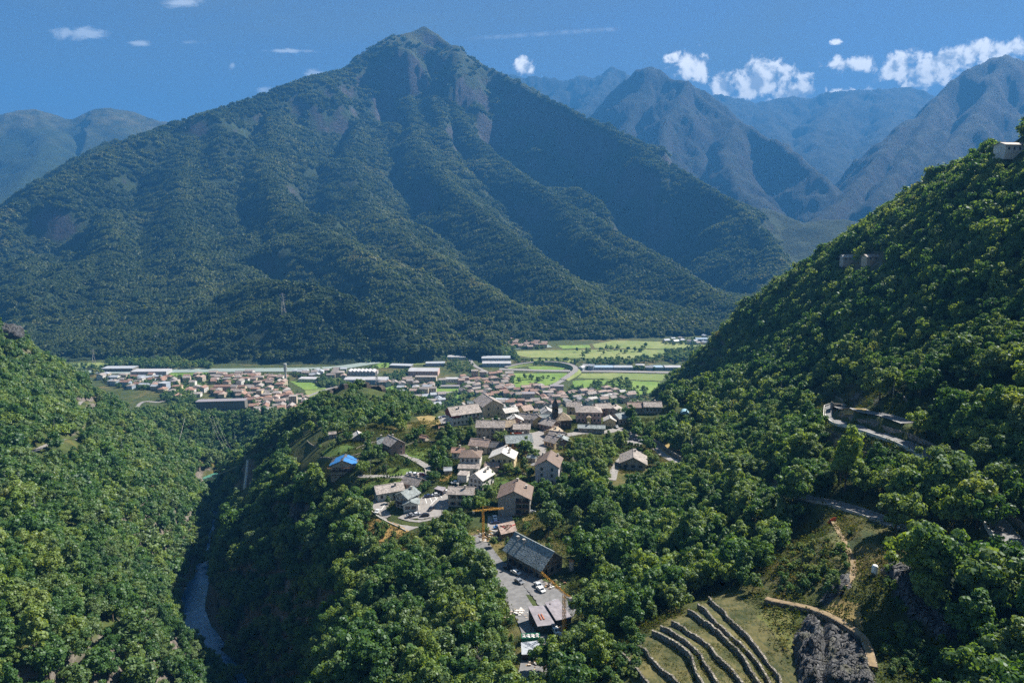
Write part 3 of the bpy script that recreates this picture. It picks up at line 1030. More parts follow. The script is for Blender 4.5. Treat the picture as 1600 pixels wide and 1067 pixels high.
def scatter_group(name, coll):
    ng = bpy.data.node_groups.new(name, 'GeometryNodeTree')
    ng.interface.new_socket('Geometry', in_out='INPUT', socket_type='NodeSocketGeometry')
    ng.interface.new_socket('Geometry', in_out='OUTPUT', socket_type='NodeSocketGeometry')
    n, l = ng.nodes, ng.links
    gi, go = n.new('NodeGroupInput'), n.new('NodeGroupOutput')
    ci = n.new('GeometryNodeCollectionInfo')
    ci.inputs['Collection'].default_value = coll
    ci.inputs['Separate Children'].default_value = True
    ci.inputs['Reset Children'].default_value = True
    ip = n.new('GeometryNodeInstanceOnPoints')
    ip.inputs['Pick Instance'].default_value = True

    def na(t, nm):
        a = n.new('GeometryNodeInputNamedAttribute')
        a.data_type = t
        a.inputs['Name'].default_value = nm
        return [s for s in a.outputs if s.enabled and s.name == 'Attribute'][0]
    l.new(gi.outputs[0], ip.inputs['Points'])
    l.new(ci.outputs[0], ip.inputs['Instance'])
    l.new(na('INT', 'ix'), ip.inputs['Instance Index'])
    rot = n.new('FunctionNodeEulerToRotation')
    l.new(na('FLOAT_VECTOR', 'rt'), rot.inputs[0])
    l.new(rot.outputs[0], ip.inputs['Rotation'])
    l.new(na('FLOAT_VECTOR', 'sc'), ip.inputs['Scale'])
    l.new(ip.outputs[0], go.inputs[0])
    return ng


def scatter(name, group, xyz, rot, scl, idx, label, cat):
    me = bpy.data.meshes.new(name)
    me.vertices.add(len(xyz))
    me.vertices.foreach_set('co', np.asarray(xyz, np.float32).ravel())
    for nm, t, d, f in (('rt', 'FLOAT_VECTOR', rot, 'vector'), ('sc', 'FLOAT_VECTOR', scl, 'vector'), ('ix', 'INT', idx, 'value')):
        at = me.attributes.new(nm, t, 'POINT')
        at.data.foreach_set(f, np.asarray(d, np.int32 if t == 'INT' else np.float32).ravel())
    o = tag(link(name, me), label, cat, kind='stuff')
    md = o.modifiers.new('scatter', 'NODES')
    md.node_group = group
    return o


# --- land cover traced from the survey photo: open ground that must stay clear of wood
OPEN = [
    [(690, 632), (800, 618), (1035, 625), (1040, 648), (980, 664), (950, 674), (900, 680), (868, 690), (845, 712), (800, 708), (745, 700), (690, 672)],
    [(700, 692), (770, 690), (845, 706), (882, 703), (886, 740), (880, 762), (840, 772), (838, 812), (775, 815), (770, 790), (740, 798), (690, 798), (700, 765), (712, 740)],
    [(580, 770), (615, 742), (650, 752), (700, 752), (740, 762), (738, 798), (700, 798), (692, 808), (650, 828), (600, 812), (583, 800)],
    [(565, 690), (590, 680), (640, 680), (690, 700), (690, 745), (672, 760), (600, 760), (560, 760), (512, 748), (512, 712), (560, 712)],
    [(480, 700), (560, 675), (580, 690), (560, 715), (520, 715)],
    [(575, 806), (600, 812), (650, 832), (610, 842), (565, 845)],
    [(748, 805), (815, 800), (830, 830), (905, 875), (905, 905), (892, 920), (905, 950), (900, 985), (882, 1030), (848, 1046), (808, 1046), (800, 1000), (790, 940), (782, 890), (745, 850)],
    [(925, 1075), (958, 1020), (1078, 938), (1120, 922), (1190, 925), (1200, 880), (1240, 830), (1300, 806), (1345, 812), (1350, 880), (1400, 880), (1440, 960), (1490, 1030), (1500, 1075)],
    [(1286, 622), (1330, 626), (1400, 638), (1400, 656), (1350, 656), (1425, 683), (1425, 702), (1340, 684), (1286, 660)],
    [(1285, 684), (1360, 684), (1372, 698), (1290, 700)],
    [(1243, 762), (1320, 777), (1440, 814), (1440, 836), (1340, 814), (1243, 784)],
    [(948, 748), (958, 715), (985, 688), (1005, 680), (1065, 712), (1062, 728), (1036, 716), (1012, 736), (965, 750)],
    [(292, 982), (303, 890), (324, 886), (328, 920), (318, 984), (303, 990)],
    [(510, 598), (540, 598), (540, 609), (510, 609)], [(568, 596), (602, 596), (602, 609), (568, 609)],
    [(60, 702), (105, 686), (132, 682), (132, 690), (70, 708)],
    [(118, 630), (150, 624), (155, 630), (125, 638)], [(195, 633), (250, 624), (252, 630), (200, 640)],
    [(1058, 633), (1084, 633), (1084, 648), (1058, 648)],
    [(1312, 402), (1345, 402), (1345, 420), (1312, 420)], [(1347, 402), (1385, 402), (1385, 416), (1347, 416)], [(1562, 218), (1600, 218), (1600, 246), (1562, 250)],
    [(383, 716), (394, 714), (390, 786), (378, 786)],
    [(306, 738), (345, 734), (345, 748), (306, 748)],
    [(1482, 728), (1500, 738), (1518, 768), (1506, 770)],
    [(640, 650), (690, 650), (690, 668), (650, 668)],
    [(455, 690), (490, 690), (490, 712), (455, 712)],
]
# half open ground: gardens, scrub and rock where only some trees stand
THIN = [([(450, 665), (700, 655), (700, 760), (560, 780), (470, 770), (450, 720)], 0.2), ([(440, 765), (482, 758), (492, 832), (445, 832)], 0.25), ([(700, 690), (900, 690), (900, 780), (700, 800)], 0.3),
        ([(1240, 600), (1600, 590), (1600, 650), (1260, 640)], 0.22), ([(880, 740), (1060, 720), (1060, 760), (880, 780)], 0.55), ([(820, 800), (920, 800), (960, 900), (900, 1000), (880, 900)], 0.35),
        ([(1380, 880), (1500, 880), (1520, 1067), (1440, 1067)], 0.6), ([(0, 500), (40, 520), (60, 560), (0, 570)], 0.4), ([(1040, 620), (1110, 640), (1090, 700), (1040, 700)], 0.55), ([(780, 1030), (960, 1020), (960, 1067), (780, 1067)], 0.45)]

TREES = []      # x, y, z, scale, proto index, visible size


def visible(x, y, z, margin=5.0, steps=46):
    """line of sight over the bare land from the lookout (a few metres of grace)"""
    ok = np.ones(len(x), bool)
    for t in np.linspace(0.12, 0.985, steps):
        ok &= (CAMZ + (z - CAMZ) * t + margin * (1.02 - t) * 3) > H(x * t, y * t) - 2
    return ok


def forest_points():
    sp = 5.0
    xs, ys = np.meshgrid(np.arange(-700, 640, sp), np.arange(95, 960, sp))
    x, y = xs.ravel() + rng.uniform(-.48, .48, xs.size) * sp, ys.ravel() + rng.uniform(-.48, .48, xs.size) * sp
    keep = np.abs(x) < 0.95 * y + 30
    x, y = x[keep], y[keep]
    z = H(x, y)
    s = rng.uniform(0.5, 1.12, len(x)) + np.where(rng.random(len(x)) < 0.13, rng.uniform(0.15, 0.5, len(x)), 0)
    s = s * (1.1 + 0.2 * fbm(x, y, 60, 2, 77))
    keep = (z > 6) & (visible(x, y, z + 9 * s))
    d, v = seg_dist(x, y, RIVER)
    keep &= d > np.where(y > 468, 2.2, np.where(y < 342, 3.0, 9.5))
    keep &= road_gap(x, y) > 1.8
    bx, by, _ = P(x, y, z)
    tops = [(P(x, y, z + 9.2 * s)), (P(x, y, z + 5.5 * s)), (P(x - 3.0 * s, y, z + 6 * s)), (P(x + 3.0 * s, y, z + 6 * s))]
    for poly in OPEN:
        hit = in_poly(bx, by, poly)
        for a, b, _ in tops:
            hit |= in_poly(a, b, poly)
        keep &= ~hit
    for poly, dens in THIN:
        keep &= ~(in_poly(bx, by, poly) & (rng.random(len(x)) > dens))
    # steep rock stays bare in places
    e = 4.0
    gxs, gys = (H(x + e, y) - H(x - e, y)) / (2 * e), (H(x, y + e) - H(x, y - e)) / (2 * e)
    sl = np.hypot(gxs, gys)
    keep &= ~((sl > 2.9) & (fbm(x, y, 24, 2, 88) > 0.3))
    sxx = np.where(in_poly(bx, by, THIN[0][0]), s * 0.8, np.where((y > 480) & (y < 680) & (x > -260) & (x < 20), s * 0.62, s))
    x, y, z, s = x[keep], y[keep], z[keep], sxx[keep]
    dist = np.hypot(x, y)
    ix = np.where(dist < 430, rng.integers(0, NEAR, len(x)), NEAR + rng.integers(0, MID, len(x)))
    ix = np.where(rng.random(len(x)) < 0.02, CONIFER, ix)
    for q in zip(x, y, z, s, ix):
        TREES.append(q)


forest_points()
print('forest', len(TREES))

# ------------------------------------------------------------------ water, roads, fields
def water_material(name, c, rough=0.12, foam=0.5):
    t = NT(name)
    n = t.noise(0.35, 6, 0.7, t.pos())
    n2 = t.noise(0.06, 3, 0.6)
    f = t.math('MULTIPLY', t.ramp(n, 0.52, 0.66), t.ramp(n2, 0.35, 0.65, 0.15, 1.0))
    t.bump(n, 0.5, 0.5)
    return t.done(t.mix(t.math('MULTIPLY', f, foam), c, (0.75, 0.8, 0.85)), rough, **{'Specular IOR Level': 0.5})


M_TORRENT = water_material('torrent_water', (0.01, 0.09, 0.22), 0.12, 0.5)
M_POOL = water_material('green_pool_water', (0.06, 0.22, 0.17), 0.15, 0.4)
M_DORA = water_material('silty_river_water', (0.30, 0.36, 0.33), 0.35, 0.1)


def strip(name, line, width, mat, dz=0.0, parent=None, kind=None, zs=None, cross=1):
    L = np.asarray(line, float)
    t = np.gradient(L[:, :2], axis=0)
    t /= np.linalg.norm(t, axis=1)[:, None] + 1e-9
    n = np.c_[-t[:, 1], t[:, 0]]
    w = np.broadcast_to(np.asarray(width, float), (len(L),))
    cols = []
    for k in np.linspace(-0.5, 0.5, cross + 1):
        xy = L[:, :2] + n * (w * k)[:, None]
        cols.append(np.c_[xy, L[:, 2] + dz])
    V = np.stack(cols, 1).reshape(-1, 3)
    m = cross + 1
    F = [(i * m + j, i * m + j + 1, (i + 1) * m + j + 1, (i + 1) * m + j) for i in range(len(L) - 1) for j in range(cross)]
    o = link(name, mesh_from(name, V, np.array(F)[:, ::-1], (mat,), True), parent)
    if kind:
        o['kind'] = kind
    return o


rl = resample(RIVER, 4.0)
dd, vv = seg_dist(rl[:, 0], rl[:, 1], RIVER)
rz_ = np.minimum.accumulate(vv[:, 0])
strip('torrent', np.c_[rl, rz_], np.where(rl[:, 1] > 470, 3.6, np.where(rl[:, 1] < 345, 4.5, 15.0)) + 2.5 * fbm(rl[:, 0], rl[:, 1], 40, 2, 5), M_TORRENT, 0.0, kind='structure', cross=4)
i0 = int(np.argmin(np.abs(rl[:, 1] - 670))); i1 = int(np.argmin(np.abs(rl[:, 1] - 705)))
strip('pool', np.c_[rl, rz_][min(i0, i1):max(i0, i1) + 1], 20, M_POOL, 0.25, kind='structure', cross=2)
# boulders and gravel in the bed
r5 = random.Random(5)
M_BOULDER = flat('pale_boulder', (0.34, 0.32, 0.29), 0.85, 0.3, 2)


def boulder_mesh(seed, sub=8, mat=None, jag=0.22):
    r = np.random.default_rng(seed)
    p, q = sub, sub + 3
    PH, TH = np.meshgrid(np.linspace(0.12, math.pi - 0.12, p), np.linspace(0, 2 * math.pi, q, endpoint=False), indexing='ij')
    d = np.stack([np.cos(TH) * np.sin(PH), np.sin(TH) * np.sin(PH), np.cos(PH)], -1).reshape(-1, 3)
    f = 1 + jag * r.normal(0, 1, len(d)) * 0.6 + jag * np.sin(d @ r.normal(0, 3, 3) + 1) + jag * 0.7 * np.sin(d @ r.normal(0, 6, 3))
    V = d * f[:, None]
    F = [(i * q + j, (i + 1) * q + j, (i + 1) * q + (j + 1) % q, i * q + (j + 1) % q) for i in range(p - 1) for j in range(q)]
    F += [tuple(range(q)), tuple((p - 1) * q + j for j in range(q - 1, -1, -1))]
    return mesh_from('boulder', V, F, (mat or M_BOULDER,))


bm = [boulder_mesh(i, 5) for i in range(4)]
for i in range(20):
    k = r5.randrange(len(rl) * 30 // 100, len(rl) * 72 // 100)
    side = r5.choice((-1, 1)) * r5.uniform(5.0, 11.5)
    t = rl[min(k + 1, len(rl) - 1)] - rl[k - 1]
    t /= np.hypot(*t)
    s = r5.uniform(0.7, 2.0)
    o = link('boulder', bm[i % 4], loc=(rl[k, 0] - t[1] * side, rl[k, 1] + t[0] * side, rz_[k] + 0.2), rot=(r5.random() * 3, r5.random() * 3, r5.random() * 6), scale=(s, s * r5.uniform(.7, 1.2), s * .7))
    tag(o, 'pale boulder lying in the torrent bed', 'boulder', 'boulders in the torrent bed')

M_ASPH = flat('asphalt', (0.16, 0.158, 0.16), 0.8, 0.2, 0.5)
M_PALEROAD = flat('sunbleached_asphalt', (0.24, 0.225, 0.215), 0.85, 0.15, 0.4)
M_PATH = flat('trodden_earth', (0.23, 0.17, 0.10), 0.95, 0.25, 0.8)
M_LINE = flat('road_paint', (0.7, 0.7, 0.68), 0.7, 0.1)
M_CONC = flat('concrete', (0.36, 0.34, 0.31), 0.85, 0.2, 0.5)


def stone_material(name, c, sc=1.6):
    t = NT(name)
    p = t.pos((1, 1, 1.7))
    v = t.voronoi(sc, p, out='Color')
    e = t.voronoi(sc, p, 'DISTANCE_TO_EDGE', 'Distance')
    g = t.node('ShaderNodeSeparateColor')
    t.l.new(v, g.inputs[0])
    cc = t.mix(g.outputs[0], tuple(q * 0.55 for q in c), tuple(min(1, q * 1.35) for q in c))
    cc = t.mix(t.ramp(e, 0.0, 0.09), tuple(q * 0.2 for q in c), cc)
    t.bump(t.ramp(e, 0.0, 0.14), 0.8, 0.15)
    return t.done(cc, 0.95)


M_DRYSTONE = stone_material('dry_stone_wall', (0.27, 0.245, 0.205), 1.5)
M_RUBBLE = stone_material('rubble_masonry', (0.26, 0.21, 0.155), 1.1)
M_DARKSTONE = stone_material('dark_stone_masonry', (0.10, 0.085, 0.07), 0.9)


def wall_along(name, line, h, th, mat, label, base=-1.5, group=None, cat='wall', zoff=0.0, jit=0.0):
    L = np.asarray(line, float)
    t = np.gradient(L[:, :2], axis=0)
    t /= np.linalg.norm(t, axis=1)[:, None] + 1e-9
    n = np.c_[-t[:, 1], t[:, 0]] * th / 2
    hh = np.broadcast_to(np.asarray(h, float), (len(L),)) + (rng.uniform(-jit, jit, len(L)) if jit else 0)
    z = L[:, 2] + zoff
    V = np.stack([np.c_[L[:, :2] - n, z + base], np.c_[L[:, :2] - n, z + hh], np.c_[L[:, :2] + n, z + hh], np.c_[L[:, :2] + n, z + base]], 1).reshape(-1, 3)
    F = [(i * 4 + j, i * 4 + (j + 1) % 4, (i + 1) * 4 + (j + 1) % 4, (i + 1) * 4 + j) for i in range(len(L) - 1) for j in range(4)]
    F += [(0, 3, 2, 1), tuple(len(V) - 4 + j for j in range(4))]
    return tag(link(name, mesh_from(name, V, F, (mat,))), label, cat, group)


def offset(line, off, dz=0.0):
    L = np.asarray(line, float)
    t = np.gradient(L[:, :2], axis=0)
    t /= np.linalg.norm(t, axis=1)[:, None] + 1e-9
    return np.c_[L[:, 0] - t[:, 1] * off, L[:, 1] + t[:, 0] * off, L[:, 2] + dz]


for nm, (line, wd) in ROADS.items():
    pale = nm in ('loop', 'loop_upper', 'parking', 'parking_inner', 'village_main', 'village_east', 'curve_wall', 'lower_lane', 'left_track', 'rise_road', 'farm_lane')
    mat = M_PATH if nm == 'footpath' else (M_PALEROAD if pale else M_ASPH)
    strip('path' if nm == 'footpath' else 'road', line, wd, mat, 0.22, kind='structure', cross=3)
    if nm in ('hairpin_upper', 'hillside_lower'):
        for k in (-1, 1):
            strip('road_edge_line', offset(line, k * (wd / 2 - 0.35)), 0.16, M_LINE, 0.235, kind='structure')
M_PARAPET = flat('pale_parapet', (0.5, 0.48, 0.45), 0.8, 0.15)
hl = ROADS['hairpin_upper'][0]
wall_along('parapet', offset(hl, -3.7)[12:], 0.9, 0.35, M_PARAPET, 'low pale parapet on the outer edge of the hairpin road', -2.0)
ll = ROADS['hillside_lower'][0]
wall_along('parapet', offset(ll, -3.7), 0.75, 0.3, M_CONC, 'low kerb wall along the lower hillside road above the terraces', -1.5)
wall_along('retaining_wall', offset(hl, 4.4)[26:], 2.6, 0.6, M_DRYSTONE, 'dark stone retaining wall holding the bank above the hairpin', -1)
cw = ROADS['curve_wall'][0]
wall_along('road_wall', offset(cw, 2.6), 0.9, 0.4, M_CONC, 'curved grey wall sweeping around the small car park', -2.5)
wall_along('retaining_wall', offset(ROADS['village_east'][0], 3.6)[6:34], 2.8, 0.5, M_DRYSTONE, 'stone retaining wall behind the cars parked on the village road', -1)
lp = ROADS['loop'][0]
wall_along('parapet', offset(lp, -3.6), 0.8, 0.3, M_PARAPET, 'pale kerb wall round the outside of the road bend below the car park', -2)


def drape(name, pix, mat, step, dz=0.12, ymin=0, kind='structure'):
    """a sheet laid on the land inside a traced outline"""
    w = np.array(GP(pix, ymin))[:, :2]
    x0, y0 = w.min(0) - step; x1, y1 = w.max(0) + step
    nx, ny = int((x1 - x0) / step) + 2, int((y1 - y0) / step) + 2
    X, Y = np.meshgrid(x0 + np.arange(nx) * step, y0 + np.arange(ny) * step)
    inside = in_poly(X + step / 2, Y + step / 2, [tuple(p) for p in w])
    # pull the outline nodes onto the traced line so that the edge is not stepped
    node_in = in_poly(X, Y, [tuple(p) for p in w])
    d, _ = seg_dist(X, Y, np.vstack([w, w[:1]]))
    n = len(w)
    bx, by = X.copy(), Y.copy()
    best = np.full(X.shape, 1e9)
    for i in range(n):
        a, b = w[i], w[(i + 1) % n]
        e = b - a
        t = np.clip(((X - a[0]) * e[0] + (Y - a[1]) * e[1]) / (e @ e + 1e-9), 0, 1)
        qx, qy = a[0] + t * e[0], a[1] + t * e[1]
        dd_ = np.hypot(X - qx, Y - qy)
        m = dd_ < best
        best = np.where(m, dd_, best); bx = np.where(m, qx, bx); by = np.where(m, qy, by)
    snap = (~node_in) & (best < step * 1.2)
    X, Y = np.where(snap, bx, X), np.where(snap, by, Y)
    Z = H(X, Y) + dz
    idx = np.arange(nx * ny).reshape(ny, nx)
    q = np.stack([idx[:-1, :-1], idx[:-1, 1:], idx[1:, 1:], idx[1:, :-1]], -1)[inside[:-1, :-1]]
    if len(q) == 0:
        return None
    o = link(name, mesh_from(name, np.stack([X, Y, Z], -1), q, (mat,), True))
    o['kind'] = kind
    return o


def meadow(name, a, b, sc=0.25):
    t = NT(name)
    n = t.noise(sc, 5, 0.65, t.pos((1, 0.5, 1), rot=(0, 0, 0.6)))
    n2 = t.noise(sc * 0.12, 3, 0.5)
    c = t.mix(t.ramp(t.math('ADD', t.math('MULTIPLY', n, 0.5), t.math('MULTIPLY', n2, 0.5)), 0.38, 0.62), a, b)
    return t.done(c, 0.95)


M_LAWN = meadow('bright_meadow', (0.055, 0.10, 0.018), (0.125, 0.175, 0.035), 0.45)
M_FIELD = meadow('valley_meadow', (0.10, 0.185, 0.03), (0.18, 0.26, 0.055), 0.06)
M_PALE = meadow('mown_meadow', (0.15, 0.20, 0.055), (0.24, 0.26, 0.095), 0.05)
M_DRY = meadow('dry_grass', (0.22, 0.17, 0.065), (0.34, 0.25, 0.10), 0.3)
M_SCRUB = meadow('orange_scrub', (0.22, 0.13, 0.045), (0.40, 0.26, 0.09), 0.5)

for pix, m in [([(95, 568), (170, 566), (172, 573), (100, 577)], M_PALE), ([(276, 603), (318, 598), (322, 604), (300, 612), (290, 621), (276, 617)], M_FIELD), ([(264, 583), (330, 582), (330, 588), (268, 589)], M_FIELD),
               ([(452, 596), (485, 595), (512, 608), (475, 609)], M_FIELD), ([(475, 609.5), (512, 608.5), (510, 620), (482, 624)], M_PALE), ([(596, 602), (642, 601), (630, 616), (600, 614)], M_FIELD),
               ([(680, 601), (692, 603), (737, 609), (730, 614), (640, 619), (655, 610), (672, 609)], M_FIELD), ([(698, 618), (729, 616), (722, 628), (698, 632)], M_FIELD), ([(568, 576), (595, 567), (614, 567), (614, 574)], M_FIELD),
               ([(622, 566), (660, 561), (666, 569), (630, 571)], M_PALE), ([(700, 556), (740, 552), (760, 556), (720, 562)], M_PALE), ([(925, 538), (960, 532), (1030, 534), (1110, 539), (1090, 546), (930, 544)], M_PALE),
               ([(800, 549), (870, 547), (1000, 546), (1090, 548), (1040, 556), (1000, 561), (830, 559), (810, 556)], M_PALE), ([(870, 540), (922, 539), (925, 544), (880, 545)], M_FIELD), ([(825, 573), (850, 572), (883, 575), (878, 579), (830, 579)], M_FIELD),
               ([(795, 583), (886, 583), (884, 592), (862, 600), (845, 606), (800, 607), (792, 590)], M_FIELD), ([(895, 595), (930, 593), (1032, 597), (1032, 612), (990, 618), (960, 611), (893, 606)], M_FIELD), ([(908, 584), (960, 583), (1045, 585), (1035, 595.5), (935, 592), (902, 591)], M_PALE),
               ([(925, 622), (965, 621), (975, 628), (935, 631)], M_FIELD), ([(793, 617), (825, 617), (822, 626), (797, 626)], M_FIELD), ([(820, 561), (900, 562), (900, 568), (830, 567)], M_PALE), ([(490, 600), (520, 597), (520, 603), (500, 606)], M_PALE)]:
    drape('field', pix, m, 5.0, 0.35, 880)
for pix, m in [([(563, 762), (582, 753), (625, 750), (632, 755), (604, 764), (575, 772)], M_LAWN), ([(775, 745), (806, 735), (828, 742), (810, 752), (790, 762), (768, 768)], M_LAWN), ([(650, 652), (672, 649), (690, 655), (688, 664), (660, 668)], M_DRY),
               ([(500, 706), (540, 694), (556, 700), (535, 712), (508, 716)], M_LAWN), ([(628, 695), (675, 700), (672, 722), (640, 714), (624, 705)], M_LAWN), ([(600, 735), (625, 730), (660, 734), (664, 742), (610, 744)], M_LAWN),
               ([(575, 812), (600, 812), (622, 820), (640, 830), (618, 845), (570, 852)], M_SCRUB), ([(812, 804), (834, 801), (836, 812), (818, 816)], M_DRY), ([(1310, 640), (1355, 640), (1352, 648), (1318, 650)], M_DRY), ([(1290, 688), (1345, 688), (1352, 696), (1300, 698)], M_DRY),
               ([(480, 655), (530, 652), (545, 662), (490, 668)], M_DRY), ([(1030, 700), (1050, 690), (1066, 700), (1058, 716), (1042, 712)], M_DRY), ([(700, 722), (712, 735), (700, 752), (686, 752)], M_SCRUB), ([(1240, 596), (1330, 590), (1420, 612), (1300, 620)], M_GROUND)]:
    drape('meadow', pix, m, 1.2, 0.28)
PAVED = [[(583, 797), (590, 783), (606, 776), (612, 783), (604, 796), (612, 806), (604, 810)], [(664, 778), (712, 764), (716, 772), (700, 790), (690, 806), (660, 812), (632, 810), (630, 803), (655, 800)],
            [(635, 738), (668, 738), (664, 748), (632, 746)], [(682, 653), (700, 648), (704, 660), (690, 664)], [(762, 806), (800, 806), (806, 816), (776, 832), (762, 830)], [(790, 880), (800, 878), (880, 925), (902, 955), (880, 985), (852, 965), (836, 938), (815, 912)],
            [(962, 668), (972, 668), (1012, 688), (1000, 698), (975, 692)], [(806, 682), (850, 672), (860, 690), (850, 712), (836, 712)]]
for pix in PAVED:
    drape('pavement', pix, M_PALEROAD if pix[0][1] < 870 else M_ASPH, 1.0, 0.3)

for pts in ([(664, 779), (667, 787)], [(671, 777), (675, 785)], [(678, 775), (683, 782)], [(686, 772), (691, 779)], [(672, 790), (684, 778)], [(640, 803), (646, 808)], [(652, 802), (657, 808)], [(604, 785), (596, 797)]):
    l_ = resample(GP(pts), 1.0)
    strip('parking_line', np.c_[l_, H(l_[:, 0], l_[:, 1])], 0.3, M_LINE, 0.36, kind='structure')
dora = resample(GP([(-140, 596), (60, 584), (250, 580), (440, 578), (520, 575.5), (580, 567), (640, 557), (700, 550), (760, 546), (860, 541)], 1000), 12)
strip('river', np.c_[dora, np.zeros(len(dora))], 34, M_DORA, 0.9, kind='structure', cross=2)


def valley_road(pts, w, mat=M_PALEROAD, z=0.8):
    ln = resample(GP(pts, 900), 8)
    strip('road', np.c_[ln, np.zeros(len(ln))], w, mat, z, kind='structure')
    return np.c_[ln, np.zeros(len(ln))]


valley_road([(150, 584), (300, 580.5), (470, 580)], 14)
valley_road([(780, 577), (860, 579.5), (960, 580.5), (1080, 583)], 16)
valley_road([(590, 621), (640, 618), (690, 614), (735, 612)], 9)
valley_road([(735, 612), (760, 600), (765, 585), (742, 572), (735, 560), (745, 552)], 8)
valley_road([(845, 622), (852, 614), (866, 602), (884, 592), (899, 583)], 11)
valley_road([(380, 640), (383, 615), (375, 600), (372, 588)], 9)
valley_road([(600, 594), (640, 592), (690, 594), (735, 596)], 7)
valley_road([(455, 645), (470, 625), (520, 606), (560, 600)], 7)

# ramp of the motorway junction on its embankment
rp = resample(GP([(790, 575), (812, 571.5), (840, 569.5), (870, 570.5), (893, 575), (900, 581), (893, 587), (880, 594)], 900), 8)
hgt = 6.0 * np.sin(np.linspace(0.15, math.pi - 0.15, len(rp))) + 1.0
ramp = empty('road_ramp', (rp[0, 0], rp[0, 1], 0), 0, 'pale curved road ramp on an embankment beside the motorway', 'road ramp')
L = np.c_[rp - rp[0], hgt]
strip('deck', L, 11, M_PALEROAD, 0.0, ramp)
for k, nm in ((-1, 'parapet'), (1, 'parapet')):
    a, b = offset(L, k * 5.6, 0.9), offset(L, k * 5.6)
    V = np.stack([b, a], 1).reshape(-1, 3)
    link(nm, mesh_from(nm, V, np.array([(2 * i, 2 * i + 1, 2 * i + 3, 2 * i + 2) for i in range(len(L) - 1)]), (M_CONC,)), ramp)
    c = offset(L, k * 11.0)
    c[:, 2] = 0
    V = np.stack([offset(L, k * 5.4, -0.05), c], 1).reshape(-1, 3)
    link('embankment', mesh_from('embankment', V, np.array([(2 * i, 2 * i + 1, 2 * i + 3, 2 * i + 2) for i in range(len(L) - 1)]), (M_PALE,)), ramp)

# ------------------------------------------------------------------ houses
def roof_material(name, c, cell=(0.9, 0.6), var=0.45, rough=0.7):
    t = NT(name)
    b = t.node('ShaderNodeTexVoronoi')
    b.inputs['Scale'].default_value = 1.0
    b.inputs['Randomness'].default_value = 0.65
    p = t.pos((1 / cell[0], 1 / cell[1], 0.15), obj=True)
    t.l.new(p, b.inputs['Vector'])
    g = t.node('ShaderNodeSeparateColor')
    t.l.new(b.outputs['Color'], g.inputs[0])
    n = t.noise(0.35, 5, 0.65, t.pos(obj=True))
    oi = t.node('ShaderNodeObjectInfo')
    k = t.math('ADD', t.math('MULTIPLY', g.outputs[0], 0.6), t.math('MULTIPLY', n, 0.4))
    cc = t.mix(k, tuple(q * (1 - var) for q in c), tuple(min(0.9, q * (1 + var)) for q in c))
    cc = t.mix(t.math('MULTIPLY', t.ramp(t.noise(0.12, 4, 0.6, t.pos(obj=True)), 0.5, 0.72), 0.5), cc, (c[0] * 0.45, c[1] * 0.47, c[2] * 0.36))
    cc = t.hsv(cc, 0.5, 1.0, t.math('ADD', 0.85, t.math('MULTIPLY', oi.outputs['Random'], 0.3)))
    t.bump(t.math('ADD', g.outputs[0], b.outputs['Distance']), 0.5, 0.12)
    return t.done(cc, rough)


RM = {'stone': roof_material('pale_stone_slabs', (0.285, 0.25, 0.23), var=0.55), 'slate': roof_material('blue_grey_slate', (0.215, 0.245, 0.25), (0.8, 0.55), 0.55), 'white': roof_material('near_white_slabs', (0.46, 0.435, 0.41), var=0.3),  # the white entry is a near-white slab colour
      'brown': roof_material('brown_tiles', (0.145, 0.105, 0.085), (0.5, 0.5), 0.3), 'terra': roof_material('terracotta_tiles', (0.27, 0.165, 0.125), (0.6, 0.6), 0.35), 'dark': roof_material('dark_slate', (0.085, 0.085, 0.09), (0.8, 0.6), 0.4),
      'pinkst': roof_material('rosy_stone_slabs', (0.30, 0.225, 0.19), var=0.5), 'tin': flat('grey_roof_sheet', (0.38, 0.40, 0.43), 0.5, 0.12, 0.3), 'felt': flat('grey_roofing_felt', (0.24, 0.22, 0.24), 0.75, 0.2, 0.6), 'tan': roof_material('ochre_stone_slabs', (0.30, 0.235, 0.165)),
      'hall': flat('white_hall_roof', (0.43, 0.42, 0.43), 0.5, 0.1, 0.1), 'blue': flat('pale_blue_hall_roof', (0.33, 0.42, 0.52), 0.5, 0.1, 0.1)}


def plaster(c):
    key = ('plaster',) + c
    if key not in _mats:
        t = NT('plaster')
        n, n2 = t.noise(0.6, 5, 0.65), t.noise(0.5, 4, 0.6, t.pos((3, 3, 0.35)))
        cc = t.mix(t.ramp(n, 0.3, 0.75), tuple(q * 0.86 for q in c), tuple(min(.85, q * 1.08) for q in c))
        cc = t.mix(t.math('MULTIPLY', t.ramp(n2, 0.5, 0.8), 0.35), cc, tuple(q * 0.55 for q in c))
        _mats[key] = t.done(cc, 0.9)
    return _mats[key]


WALL = {'white': (0.60, 0.58, 0.55), 'cream': (0.58, 0.47, 0.29), 'grey': (0.36, 0.345, 0.32), 'beige': (0.46, 0.40, 0.32), 'orange': (0.50, 0.29, 0.11), 'pink': (0.56, 0.38, 0.34), 'rose': (0.36, 0.25, 0.215), 'yellow': (0.58, 0.44, 0.20), 'lilac': (0.45, 0.43, 0.45)}
M_GLASS = NT('window_glass').done((0.015, 0.02, 0.03), 0.08, **{'Specular IOR Level': 0.6})
M_FRAME = flat('window_frame_paint', (0.45, 0.42, 0.38), 0.6, 0.1)
M_WOOD = flat('dark_timber', (0.11, 0.06, 0.035), 0.75, 0.35, 3)
M_SHUT = flat('brown_shutters', (0.10, 0.05, 0.03), 0.7, 0.2, 3)
M_RED = flat('red_cladding', (0.24, 0.055, 0.045), 0.75, 0.15, 2)
M_TARP = flat('blue_tarpaulin', (0.04, 0.17, 0.42), 0.45, 0.25, 0.9)


